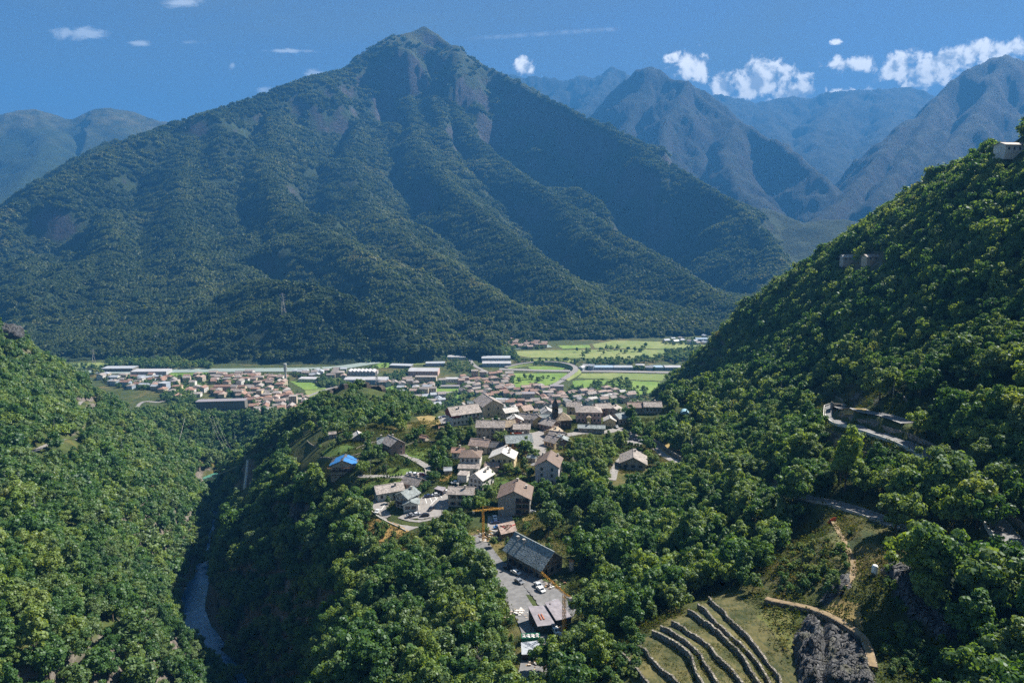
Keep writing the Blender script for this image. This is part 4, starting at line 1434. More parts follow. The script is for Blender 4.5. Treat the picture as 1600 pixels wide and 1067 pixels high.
def window_mesh(w, h, shut=False):
    m = MB()
    w, h = w * 1.15, h * 1.15
    m.box(-w / 2 - .09, w / 2 + .09, -0.05, 0.04, -h / 2 - .09, h / 2 + .09, 1)
    m.box(-w / 2, -0.03, -0.075, -0.05, -h / 2, h / 2, 0)
    m.box(0.03, w / 2, -0.075, -0.05, -h / 2, h / 2, 0)
    if shut:
        for s in (-1, 1):
            m.box(s * (w / 2 + .12 + .24) - .24, s * (w / 2 + .12 + .24) + .24, -0.1, 0.02, -h / 2, h / 2, 2)
    return m.mesh('window', M_GLASS, M_FRAME, M_SHUT)


WIN = {'std': window_mesh(1.0, 1.4), 'shut': window_mesh(1.0, 1.4, True), 'small': window_mesh(0.75, 0.9), 'wide': window_mesh(2.0, 1.3), 'big': window_mesh(1.4, 1.8)}
DOOR = MB().box(-0.65, 0.65, -0.06, 0.05, 0, 2.2, 0).box(-0.52, 0.52, -0.09, -0.06, 0, 2.1, 1).mesh('door', M_FRAME, M_WOOD)
GARAGE = MB().box(-1.5, 1.5, -0.06, 0.05, 0, 2.4, 0).mesh('garage_door', M_WOOD)
CHIM = MB().box(-0.38, 0.38, -0.38, 0.38, -1.2, 1.15).box(-0.5, 0.5, -0.5, 0.5, 1.15, 1.27).box(-.3, -.2, -.3, -.2, 1.27, 1.5).box(.2, .3, -.3, -.2, 1.27, 1.5).box(-.3, -.2, .2, .3, 1.27, 1.5).box(.2, .3, .2, .3, 1.27, 1.5).box(-.55, .55, -.55, .55, 1.5, 1.6).mesh('chimney', M_CONC)


def gable_wall(w, d, h, rise, axis, deep=4.0):
    """walls of a house about the origin, ridge along axis"""
    m = MB()
    x, y = w / 2, d / 2
    if axis == 'x':
        pr = [(-y, -deep), (y, -deep), (y, h), (0, h + rise), (-y, h)]
        m.hexa([(x, a, b) for a, b in pr], [(-x, a, b) for a, b in pr])
    elif axis == 'y':
        pr = [(-x, -deep), (x, -deep), (x, h), (0, h + rise), (-x, h)]
        m.hexa([(a, -y, b) for a, b in pr], [(a, y, b) for a, b in pr])
    else:
        m.box(-x, x, -y, y, -deep, h)
    return m


def roof_mb(w, d, h, rise, kind, axis, over=0.7, th=0.28):
    m = MB()
    x, y = w / 2 + over, d / 2 + over
    if kind == 'gable':
        half = y if axis == 'x' else x
        run = d / 2 if axis == 'x' else w / 2
        drop = rise * over / run
        for s in (-1, 1):
            if axis == 'x':
                e0, r0 = s * y, 0.0
                low = [(-x, e0, h - drop + .05), (x, e0, h - drop + .05), (x, r0, h + rise + .05), (-x, r0, h + rise + .05)]
            else:
                low = [(s * x, -y, h - drop + .05), (s * x, y, h - drop + .05), (0, y, h + rise + .05), (0, -y, h + rise + .05)]
            if (s == 1) == (axis == 'x'):
                low = low[::-1]
            m.hexa(low, [(a, b, c + th) for a, b, c in low])
        # ridge cap
        if axis == 'x':
            m.box(-x, x, -.22, .22, h + rise + .1, h + rise + th + .16)
        else:
            m.box(-.22, .22, -y, y, h + rise + .1, h + rise + th + .16)
    elif kind == 'hip':
        lx, ly = (max(x - y, 0.15), 0.05) if x >= y else (0.05, max(y - x, 0.15))
        if kind == 'hip':
            base = [(-x, -y, h - .15), (x, -y, h - .15), (x, y, h - .15), (-x, y, h - .15)]
            b2 = [(a, b, c + th) for a, b, c in base]
            m.hexa(base, b2)
            m.hexa([(a, b, c + .001) for a, b, c in b2], [(-lx, -ly, h + rise), (lx, -ly, h + rise), (lx, ly, h + rise), (-lx, ly, h + rise)])
    elif kind == 'flat':
        m.box(-x, x, -y, y, h, h + th)
    elif kind == 'shed':
        low = [(-x, -y, h), (x, -y, h), (x, y, h + rise), (-x, y, h + rise)]
        m.hexa(low, [(a, b, c + th) for a, b, c in low])
    return m


HOUSES = []


def house(label, px, py, w, d, h, rise, rz, wall='white', roof='stone', kind='gable', axis='x', wins=None, win='std', chim=(), over=0.7, name='house', cat='house', group=None, wallmat=None, ymin=0, door=None, balcony=None, loc=None, z=None):
    """front wall's middle at the traced foot; wins: {'f': (cols, rows), 'l': .., 'r': ..}"""
    rz = R(rz)
    g = loc or G(px, py, ymin)
    cx, cy_ = g[0] - math.sin(rz) * d / 2, g[1] + math.cos(rz) * d / 2
    gz = z if z is not None else g[2]
    e = empty(name, (cx, cy_, gz), rz, label, cat, group)
    wm = wallmat or plaster(WALL[wall])
    gable_wall(w, d, h, rise if kind == 'gable' else 0, axis if kind == 'gable' else None).build('wall', wm, e)
    ro = roof_mb(w, d, h, rise, kind, axis, over).build('roof', RM[roof], e)
    for (a, b) in chim:
        zz = h + rise * (1 - abs(b) / (d / 2) if axis == 'x' else 1 - abs(a) / (w / 2)) if kind == 'gable' else h + rise * 0.6
        link('chimney', CHIM, ro, loc=(a, b, zz + 0.3))
    for side, (nc, nr) in (wins or {}).items():
        span = w if side == 'f' else d
        for i in range(nc):
            for j in range(nr):
                u = (i + 0.5 - nc / 2) * (span - 1.2) / nc
                zz = h * (j + 0.5) / nr + 0.15
                if side == 'f':
                    link('window', WIN[win], e, loc=(u, -d / 2, zz))
                elif side == 'l':
                    link('window', WIN[win], e, loc=(-w / 2, u, zz), rot=-math.pi / 2)
                else:
                    link('window', WIN[win], e, loc=(w / 2, u, zz), rot=math.pi / 2)
    if door is not None:
        link('door', DOOR, e, loc=(door, -d / 2, 0.05))
    for (side, u0, u1, zz) in (balcony or ()):
        m = MB()
        m.box(u0, u1, -1.25, 0, zz, zz + 0.15)
        m.box(u0, u1, -1.25, -1.17, zz + 1.0, zz + 1.1)
        k = int((u1 - u0) / 0.5)
        for i in range(k + 1):
            a = u0 + (u1 - u0 - 0.06) * i / k
            m.box(a, a + .06, -1.24, -1.18, zz + .15, zz + 1.0)
        o = m.build('balcony', M_WOOD, e)
        o.location = {'f': (0, -d / 2, 0), 'l': (-w / 2, 0, 0), 'r': (w / 2, 0, 0)}[side]
        o.rotation_euler = (0, 0, {'f': 0, 'l': -math.pi / 2, 'r': math.pi / 2}[side])
    HOUSES.append((cx, cy_, max(w, d)))
    return e


A = house('long white apartment house with red gable boards and pale stone roof', 729, 663, 21, 12, 7.5, 4.0, 27, 'white', 'stone', wins={'f': (7, 2), 'l': (2, 2)}, chim=((-4, -2), (6, 2)), balcony=(('f', 2.5, 8.5, 4.0),))
gm = MB()
gm.add([(-10.62, -6, 5.8), (-10.62, 6, 5.8), (-10.62, 6, 7.4), (-10.62, 0, 11.3), (-10.62, -6, 7.4)], [(0, 4, 3, 2, 1)])
gm.box(-10.4, -4.0, -6.12, -6.03, 5.6, 7.3)
gm.build('cladding', M_RED, A)
house('big grey gabled house behind the red and white apartment house', 771, 652, 16, 20, 8.5, 4.2, 22, 'beige', 'stone', axis='y', wins={'f': (2, 2), 'l': (4, 2)}, chim=((2, 4),))
house('cream house with two rows of balconied windows below the village core', 766, 687, 17, 10, 8, 2.6, -3, 'beige', 'stone', wins={'f': (6, 2), 'r': (2, 2)}, chim=((-5, 1), (1, 1), (5, 1)), balcony=(('f', 0.5, 8.0, 3.9), ('f', 0.5, 8.0, 0.6)))
house('orange walled house with blue grey slate roof by the square', 812, 708, 15, 10, 6.5, 2.8, 10, 'orange', 'slate', wins={'f': (5, 2), 'l': (2, 2)}, chim=((-3, 1), (3, 1)))
house('tiny white cottage with rosy roof left of the brown hipped house', 715, 717, 6.5, 6, 4, 1.5, -4, 'white', 'terra', wins={'f': (2, 1)}, chim=((1, 0),))
house('low cream house with rosy stone roof behind the brown hipped house', 747, 708, 11, 8, 4.6, 2.6, -18, 'beige', 'pinkst', wins={'f': (3, 1), 'r': (2, 1)}, chim=((2, 1),))
house('low house with near black slate roof beside the cream gable house', 772, 708, 9, 8, 3.6, 1.8, -12, 'grey', 'dark', wins={'f': (2, 1)})
house('brown pyramid roofed house with stepped pale porch roofs', 734, 734, 11, 11, 7.2, 2.6, -4, 'white', 'brown', 'hip', wins={'f': (4, 2), 'r': (3, 2)}, chim=((3, 2),))
house('pale lean-to with two stone roof steps under the pyramid roofed house', 732, 741, 11, 4, 3.2, 1.0, -4, 'white', 'stone', 'shed', wins={'f': (3, 1)}, over=0.5)
house('cream gable house with white roof and two chimneys above the garden', 784, 733, 13.5, 11, 6.2, 3.2, -9, 'cream', 'white', axis='y', wins={'f': (4, 2), 'r': (2, 2)}, chim=((3.5, -2), (3.2, 3), (1, 4)), balcony=(('f', -5.5, -1.0, 3.4),))
house('small outbuilding with rosy slab roof between cream and white houses', 768, 737, 7, 5, 3.0, 1.2, -10, 'beige', 'pinkst')
house('white house with brilliant pale roof turned to the left', 743, 764, 8.5, 11, 5.6, 2.8, -30, 'white', 'white', axis='y', wins={'f': (3, 2), 'r': (3, 2)}, chim=((2, 1), (1.5, 4.5)))
house('plain white annex wall joined left of the brilliant roofed house', 722, 754, 5, 6, 4, 0.4, -12, 'white', 'stone', 'flat', over=0.2)
house('beige two storey house with stone roof and small shuttered windows by the car park', 719, 792, 12, 9, 6.6, 1.8, -5, 'beige', 'stone', wins={'f': (3, 2), 'r': (2, 2)}, win='shut', chim=((-2, 1), (2, -1)))
J = house('tall pale grey three storey house with brown hipped gable', 854, 757, 12, 14, 9.8, 3.6, -12, 'lilac', 'brown', axis='y', wins={'f': (2, 3), 'r': (3, 3)}, chim=((-4, 5), (4, 5)), door=-4)
K = house('big grey chalet block with brown roof and stacked loggias', 803, 806, 15, 15, 8.6, 3.6, -6, 'grey', 'brown', axis='y', wins={'r': (4, 3), 'l': (3, 2)}, chim=((0.5, 5), (5, 2)))
for j in range(3):
    zz = 0.6 + j * 2.8
    MB().box(0.6, 7.2, -7.9, -7.5, zz, zz + 0.25).box(0.6, 7.2, -7.95, -7.88, zz + 0.25, zz + 1.1, 1).build('balcony', (M_CONC, M_WOOD), K)
    MB().box(0.9, 6.9, -7.56, -7.505, zz + 0.3, zz + 2.7).build('loggia_glazing', M_GLASS, K)
MB().box(3.7, 3.95, -7.9, -7.5, 0, 9.8).box(7.2, 7.5, -7.9, -7.5, 0, 8.5).build('pier', M_CONC, K)
house('pink walled farmhouse with gable to the right above the curved wall', 622, 712, 9.5, 11, 6.8, 3.0, 38, 'rose', 'stone', axis='y', wins={'f': (2, 2), 'l': (3, 2)}, chim=((1, 2),), balcony=(('l', -5, 2, 3.4),))
house('left wing of the pink farmhouse under a lower slate roof', 602, 708, 8, 7, 6.0, 2.4, 12, 'rose', 'slate', wins={'f': (3, 2)}, chim=((-2, 0),))
B = house('house under renovation with blue tarpaulin on its roof', 536, 742, 13.5, 10, 5.4, 2.8, 4, 'beige', 'dark', axis='y', wins={'f': (4, 1)}, balcony=(('f', -6.5, 6.5, 2.6),))
tm = MB()
for (x0, x1, y0, y1) in ((-7.3, -1.5, -5.6, -1.0), (-5.5, -0.4, -0.8, 5.2), (0.5, 7.3, -5.6, 0.5), (1.2, 6.5, 1.2, 5.3)):
    zf = lambda x: 5.4 + 2.8 * (1 - abs(x) / 6.75) + 0.40
    lo = [(x0, y0, zf(x0)), (x1, y0, zf(x1)), (x1, y1, zf(x1)), (x0, y1, zf(x0))]
    tm.hexa(lo, [(a, b, c + .08) for a, b, c in lo])
tm.build('tarpaulin', M_TARP, B)
sc_ = MB()
for x in (-8, -4.1, 0, 4.1, 8):
    sc_.bar((x, -7.2, -2), (x, -7.2, 6.5), 0.06); sc_.bar((x, -6.1, -2), (x, -6.1, 6.5), 0.06)
for zz in (0.5, 2.6, 4.7):
    sc_.box(-8, 8, -7.2, -6.1, zz, zz + .08)
sc_.build('scaffold', M_WOOD, B)
house('small hut with white roof on the meadow below castle hill', 561, 689, 7, 6, 2.6, 2.0, 20, 'grey', 'white', axis='y')
house('long low house with pale weathered roof beside the bright lawn', 611, 781, 13.5, 8.5, 4.4, 2.3, 24, 'white', 'stone', wins={'f': (4, 1), 'l': (2, 1)}, chim=((3, -1.5),), door=2)
house('grey walled house with slate roof in the bend of the road', 628, 795, 8, 8.5, 6.2, 2.2, -32, 'grey', 'slate', axis='y', wins={'f': (3, 2), 'r': (3, 2)}, chim=((1, 2),), balcony=(('f', -3.8, 3.8, 3.0),))
house('small white gabled house facing the car park at the road bend', 642, 799, 7, 6, 3.6, 1.3, 6, 'white', 'slate', axis='y', wins={'f': (2, 1)}, win='wide')
house('stone roofed house tucked behind the houses in the road bend', 640, 769, 9.5, 7.5, 4.6, 2.4, -28, 'rose', 'stone', wins={'f': (3, 1)}, chim=((2, 1), (-2, 1)))
house('lone little barn with pale roof at the cliff edge', 486, 748, 5.5, 4.5, 2.4, 1.2, 15, 'beige', 'stone', wins={'f': (1, 1)}, win='small')
house('pink guest house with hipped stone roof at the top of the village', 920, 661, 17, 12, 7.6, 3.0, -2, 'pink', 'stone', 'hip', wins={'f': (6, 2), 'l': (3, 2)}, chim=((3, 1),))
house('small cream chapel-like house beside the parked cars', 953, 668, 7.5, 7, 4.6, 1.9, -4, 'cream', 'white', axis='y', wins={'f': (1, 1)}, win='small')
house('long low stone shed in front of the pink guest house', 924, 676, 17, 6, 3.0, 1.2, -6, 'grey', 'slate', wins={'f': (4, 1)}, win='small', chim=((-2, 0),))
house('yellow turret cottage in front of the pink guest house', 920, 664, 2.6, 2.6, 5.2, 1.2, 0, 'yellow', 'tan', 'hip', over=0.3)
house('left half of the row with rosy slab roofs at the wood edge', 994, 647, 11, 8, 5, 2.4, 2, 'grey', 'pinkst', wins={'f': (4, 1)}, chim=((-3, 1), (2, 1)))
house('right half of the row with pale slab roofs at the wood edge', 1020, 646, 12, 8, 5, 2.4, -2, 'grey', 'stone', wins={'f': (4, 1)}, chim=((2, 1),))
house('beige house angled to the village road under the row', 975, 664, 8, 9, 5, 2.2, 30, 'beige', 'slate', wins={'l': (3, 1), 'f': (3, 1)}, chim=((1, 1),))
house('grey farm building with broad gable and curved drive', 989, 734, 13.5, 13, 4.0, 3.4, -10, 'grey', 'stone', axis='y', wins={'f': (3, 1)}, win='wide', chim=((1, 4),), over=1.2)
house('yellow gabled house left of the church', 842, 668, 6.5, 7, 5.6, 2.0, 14, 'yellow', 'stone', axis='y', wins={'f': (1, 2), 'l': (3, 2)}, chim=((1, 1),))
# church
ch = empty('church', G(882, 671), R(8), 'stone church with ochre pyramid roof and dark pointed bell tower', 'church')
gable_wall(9.5, 9.5, 6.2, 0, None).build('wall', M_DARKSTONE, ch, loc=(0, 5, 0))
roof_mb(9.5, 9.5, 6.2, 4.2, 'hip', 'x', 0.6).build('roof', RM['tan'], ch, loc=(0, 5, 0))
gable_wall(12, 7, 5.6, 3, 'x').build('nave_wall', plaster(WALL['grey']), ch, loc=(-9, 8, 0))
roof_mb(12, 7, 5.6, 3, 'gable', 'x', 0.6).build('nave_roof', RM['slate'], ch, loc=(-9, 8, 0))
tw = MB().box(-1.8, 1.8, -1.8, 1.8, -3, 14.5).box(-2.0, 2.0, -2.0, 2.0, 14.5, 14.9).box(-2.0, 2.0, -2.0, 2.0, 9.4, 9.7).build('tower', M_DARKSTONE, ch, loc=(-5.2, 6, 0))
for s in (0, 1, 2, 3):
    o = MB().box(-0.55, 0.55, -0.08, 0.02, -1.1, 1.0).build('belfry_opening', M_GLASS, tw)
    o.location = (1.8 * math.sin(s * math.pi / 2), -1.8 * math.cos(s * math.pi / 2), 12.2)
    o.rotation_euler = (0, 0, s * math.pi / 2)
MB().hexa([(-1.9, -1.9, 14.9), (1.9, -1.9, 14.9), (1.9, 1.9, 14.9), (-1.9, 1.9, 14.9)], [(-.12, -.12, 20.5), (.12, -.12, 20.5), (.12, .12, 20.5), (-.12, .12, 20.5)]).bar((0, 0, 20.4), (0, 0, 22.2), 0.06).build('spire', RM['dark'], tw)
for s in (-1, 0, 1):
    link('window', WIN['small'], ch, loc=(s * 2.6, 0.25, 3.6))

# the crowded core around the church
wn_, rn_ = ['white', 'beige', 'grey', 'cream', 'lilac', 'rose'], ['stone', 'pinkst', 'stone', 'white', 'slate', 'tan']
core = [(800, 655, 25), (812, 649, -20), (806, 668, 12), (822, 664, -15), (826, 653, 30), (856, 660, 8), (868, 655, -10), (796, 674, 25), (815, 678, -8), (852, 673, -42), (858, 684, -42), (868, 690, -30), (858, 699, -35), (790, 646, 10), (803, 640, -8), (838, 646, 15), (852, 645, -12),
        (735, 635, 6), (866, 641, 20), (896, 648, -10), (944, 650, 12), (958, 650, -15), (905, 640, 5), (880, 700, 10), (722, 637, -6), (786, 640, 20)]
rr = random.Random(21)
for i, (px, py, a) in enumerate(core):
    wk, rk = rr.choice(wn_), rr.choice(rn_)
    w_, d_ = rr.uniform(7, 11), rr.uniform(6.5, 9)
    hh = rr.uniform(3.8, 6.8) if py < 672 else rr.uniform(3.0, 4.2)
    words = {'stone': 'pale stone', 'pinkst': 'rosy stone', 'white': 'bright white', 'slate': 'grey slate', 'tan': 'ochre stone'}[rk]
    house('%s walled house with %s roof in the crowded village core' % (wk, words), px, py, w_, d_, hh, rr.uniform(1.8, 2.8), a + rr.uniform(-6, 6), wk, rk, axis=rr.choice('xy'), wins={'f': (rr.choice((2, 3)), 2 if hh > 4.8 else 1), 'l': (2, 1), 'r': (2, 1)}, chim=((rr.uniform(-2, 2), 0.8),), group='houses of the village core')

# quarry house and sheds in the yard
Q = house('long stone house with blue grey slate roof above the yard', 818, 892, 20, 11, 5.6, 4.6, -49, 'grey', 'slate', wallmat=M_RUBBLE, wins={'f': (6, 2), 'r': (3, 1)}, win='big', chim=((-7.5, -1.8), (-4.0, -1.8)), over=1.3)
for u in (-6.5, -2, 3):
    link('garage_door', GARAGE, Q, loc=(u, -5.5, 0.0))


def prism(name, label, cat, pix, top, z0, mats, group=None, parent_roof=0.25):
    """flat building from its traced roof corners; top = height of the roof above its ground"""
    u = [uv(*p) for p in pix]
    zt = z0 + top
    pts = [(a * (zt - CAMZ) / b, (zt - CAMZ) / b, zt) for a, b in u]
    c = np.mean(pts, 0)
    e = empty(name, (c[0], c[1], z0), 0, label, cat, group)
    base = [(p[0] - c[0], p[1] - c[1]) for p in pts]
    k = 1 - 0.35 / max(1, max(np.hypot(*b) for b in base))
    MB().hexa([(x * k, y * k, -3) for x, y in base], [(x * k, y * k, top - parent_roof) for x, y in base]).build('wall', mats[0], e)
    MB().hexa([(x, y, top - parent_roof + .004) for x, y in base], [(x, y, top) for x, y in base]).build('roof', mats[1], e)
    HOUSES.append((c[0], c[1], 10))
    return e


M_DARKWALL = flat('dark_boarding', (0.05, 0.04, 0.035), 0.8, 0.3, 3)
zy = G(858, 985)[2]
S1 = prism('shed', 'left flat roofed workshop shed with two timber beams on it', 'shed', [(825, 947), (851, 945), (868, 975), (840, 978)], 3.6, zy, (M_DARKWALL, RM['felt']))
for k in (0.0, 0.9):
    MB().box(-0.9 + k, -0.55 + k, -2.6, 0.6, 3.62, 3.85).build('beam', flat('red_timber', (0.36, 0.13, 0.07), 0.7), S1, rot=0.25)
prism('shed', 'right flat roofed workshop shed behind the yellow crane mast', 'shed', [(851, 941), (872, 935), (894, 964), (869, 969)], 4.2, zy, (M_DARKWALL, RM['felt']))
prism('shed', 'grey canvas shelter roof below the green container', 'shed', [(814, 1003), (843, 1000), (842, 1021), (815, 1022)], 2.6, G(828, 1024)[2], (M_DARKWALL, flat('grey_canvas', (0.33, 0.35, 0.38), 0.7)))
prism('shed', 'flat roofed car shelter beside the village car park', 'shed', [(678, 763), (684, 759), (697, 761), (692, 767)], 2.8, G(688, 772)[2], (M_DARKWALL, RM['felt']))
# half demolished house
D = prism('ruined_house', 'half demolished house with broken roof and red scraps behind the crane', 'house', [(777, 819), (803, 813), (808, 829), (783, 835)], 3.2, G(795, 838)[2], (M_RUBBLE, RM['pinkst']))
for i in range(9):
    a = rr.uniform(0, 6.28)
    MB().box(-rr.uniform(1, 2.2), rr.uniform(1, 2.2), -.14, .14, 3.25, 3.45).build('beam', flat('red_scrap', (0.5, 0.04, 0.04), 0.6) if i < 2 else M_WOOD, D, rot=a, loc=(rr.uniform(-2.5, 2.5), rr.uniform(-1.8, 1.8), 0.05 * i))
# hillside houses
house('pale roofed cottage alone on the wooded right hillside', 1328, 414, 11, 7, 3.2, 1.8, -6, 'grey', 'white', wins={'f': (3, 1)}, z=G(1328, 414)[2] + 2.5)
house('rust roofed barn beside the cottage on the right hillside', 1364, 412, 10, 6, 2.8, 1.4, 10, 'beige', 'stone', wins={'f': (2, 1)}, z=G(1364, 412)[2] + 2.0)
house('white house on the skyline of the right hillside', 1588, 244, 16, 9, 4.6, 1.6, 8, 'white', 'stone', wins={'f': (4, 1)}, z=G(1588, 244)[2] + 2.0)
house('tiny stone hut on a crag of the left slope', 32, 826, 4.5, 4, 2.2, 1.2, 20, 'grey', 'stone')
# poly tunnel
pt = empty('poly_tunnel', G(1070, 646), R(-12), 'pale blue plastic tunnel on the wooded hillside', 'greenhouse')
arc = [(3.0 * math.cos(t), 2.6 * math.sin(t)) for t in np.linspace(0, math.pi, 12)]
MB().hexa([(x, -3.5, z) for x, z in arc][::-1], [(x, 3.5, z) for x, z in arc][::-1]).build('cover', flat('pale_blue_film', (0.30, 0.50, 0.62), 0.35), pt)
for yy in (-3.6, 0, 3.6):
    m = MB()
    for (a, b), (c, d) in zip(arc[:-1], arc[1:]):
        m.bar((a * 1.02, yy, b * 1.02), (c * 1.02, yy, d * 1.02), 0.06)
    m.build('hoop', M_CONC, pt)

# ------------------------------------------------------------------ the town on the valley floor
def block(label, px, py, w, d, h, rz, wall, roof, cols=0, rows=0, kind='flat', rise=0.0, name='building', win='std', group=None, cat='building', axis='x', scale_win=1.0, over=0.3, side=None):
    e = house(label, px, py, w, d, h, rise, rz, wall, roof, kind, axis, over=over, name=name, cat=cat, group=group, ymin=880, wins=None)
    for i in range(cols):
        for j in range(rows):
            o = link('window', WIN[win], e, loc=((i + .5 - cols / 2) * (w - 1) / cols, -d / 2, h * (j + .5) / rows + 0.1))
            if scale_win != 1:
                o.scale = (scale_win, 1, scale_win)
    return e


WALL.update({'slab': (0.16, 0.155, 0.14), 'bluewall': (0.36, 0.42, 0.50), 'terra': (0.44, 0.30, 0.22), 'sand': (0.50, 0.42, 0.31)})
block('very long dark grey factory block with a grid of windows', 345, 641, 76, 16, 15, 6, 'slab', 'felt', 22, 3, win='big')
block('low dark industrial hall at the far left edge of town', 183, 581, 62, 24, 7, 2, 'slab', 'tin', 8, 1, win='wide')
block('wide pale grey hall beside the dark one at the town edge', 232, 586, 70, 26, 7, 2, 'lilac', 'hall', 8, 1, win='wide')
block('white roofed supply hall left of the sawtooth works', 480, 597, 34, 18, 6, -4, 'white', 'hall', 6, 1, win='wide')
for i, x in enumerate((554, 586)):
    block(('left' if i == 0 else 'right') + ' one of two pale blue halls with shallow white roofs', x, 600, 40, 26, 8, -3, 'bluewall', 'hall', 6, 1, 'gable', 2.0, win='wide')
sw = block('sawtooth roofed works building behind the pale blue halls', 565, 587, 56, 24, 7, -2, 'lilac', 'pinkst', 9, 1, win='wide')
for k in range(7):
    MB().hexa([(-27 + k * 7.7, -11, 7.3), (-20 + k * 7.7, -11, 7.3), (-20 + k * 7.7, 11, 7.3), (-27 + k * 7.7, 11, 7.3)], [(-27 + k * 7.7, -11, 10), (-26 + k * 7.7, -11, 10), (-26 + k * 7.7, 11, 10), (-27 + k * 7.7, 11, 10)]).build('roof_light', RM['hall'], sw)
block('large rosy factory with a ribbed white roof', 661, 588, 58, 34, 10, -1, 'pink', 'hall', 12, 1, 'gable', 2.5, win='wide')
block('three storey apartment house in front of the rosy factory', 665, 598, 40, 13, 11, -2, 'sand', 'stone', 12, 3)
block('white roofed hall right of the apartment house', 706, 597, 26, 14, 6, 0, 'white', 'hall', 5, 1, win='wide')
block('long low building with dark ribbon windows on the green', 703, 607, 34, 10, 4, 2, 'white', 'felt', 9, 1, win='wide')
block('left tower of the pair of pale apartment blocks', 742, 594, 13, 12, 18, 4, 'sand', 'stone', 4, 6)
block('right tower of the pair of pale apartment blocks', 755, 594, 13, 12, 16, 4, 'beige', 'stone', 4, 5)
block('blue white warehouse at the foot of the mountain', 776, 573, 60, 24, 7, 1, 'bluewall', 'hall', 8, 1, 'gable', 2.0, win='wide')
block('grey roofed warehouse behind the blue white one', 775, 566, 62, 26, 9, 1, 'lilac', 'tin')
block('pale depot beside the tree row at the river', 713, 562, 40, 20, 6, -3, 'white', 'hall')
block('low dark sheds near the silty river', 625, 575, 46, 20, 5, -8, 'slab', 'tin')
block('grey sheds beside the gravel works', 680, 572, 40, 18, 6, 4, 'lilac', 'tin')
for i, (x, w, ro, lb) in enumerate([(944, 38, 'blue', 'blue grey hall beside the motorway, leftmost of the row'), (974, 38, 'tin', 'grey hall in the middle of the motorway row'), (1027, 24, 'blue', 'small blue hall in the motorway row'), (1052, 34, 'hall', 'white hall at the wooded end of the motorway row'), (1100, 40, 'blue', 'blue hall among the distant fields')]):
    block(lb, x, 578.5 if i < 4 else 533.5, w, 20, 6, 0, 'bluewall', ro, 6, 1, 'gable', 1.6, win='wide')
block('long terracotta roofed apartment house beside the meadow', 348, 611, 32, 12, 8, 3, 'terra', 'terra', 9, 2, 'gable', 2.5)
block('blue grey rounded office block near the left wood', 254, 610, 16, 12, 13, -10, 'bluewall', 'tin', 4, 4)
block('tall cream tower block among terracotta roofs', 458, 637, 12, 11, 19, 8, 'sand', 'stone', 4, 6)
block('pale yellow block standing above the terracotta quarter', 405, 622, 9, 9, 13, 0, 'cream', 'stone', 3, 4)
block('square beige apartment block right behind the village core', 826, 629, 20, 14, 15, 3, 'beige', 'felt', 6, 4)
block('pale school like block with flat roofs behind castle hill', 668, 632, 36, 14, 6, 4, 'lilac', 'stone', 8, 1, win='wide')
block('long shed with metal roof behind the grey gabled house', 787, 628, 30, 9, 4, -14, 'white', 'tin')
block('cream house group block with grey roof near the viaduct', 870, 612, 24, 12, 10, -4, 'lilac', 'felt', 7, 3)
block('pale block with two storeys beside the cypresses', 857, 620, 18, 12, 8, 2, 'bluewall', 'stone', 5, 2)
block('rosy farmhouse on the green between village and ramp', 835, 607, 18, 11, 6, -6, 'rose', 'terra', 5, 2, 'gable', 2.5)
block('white house with a wide pale roof on the green', 955, 624, 15, 12, 5, 8, 'white', 'white', 4, 1, 'gable', 3, axis='y')

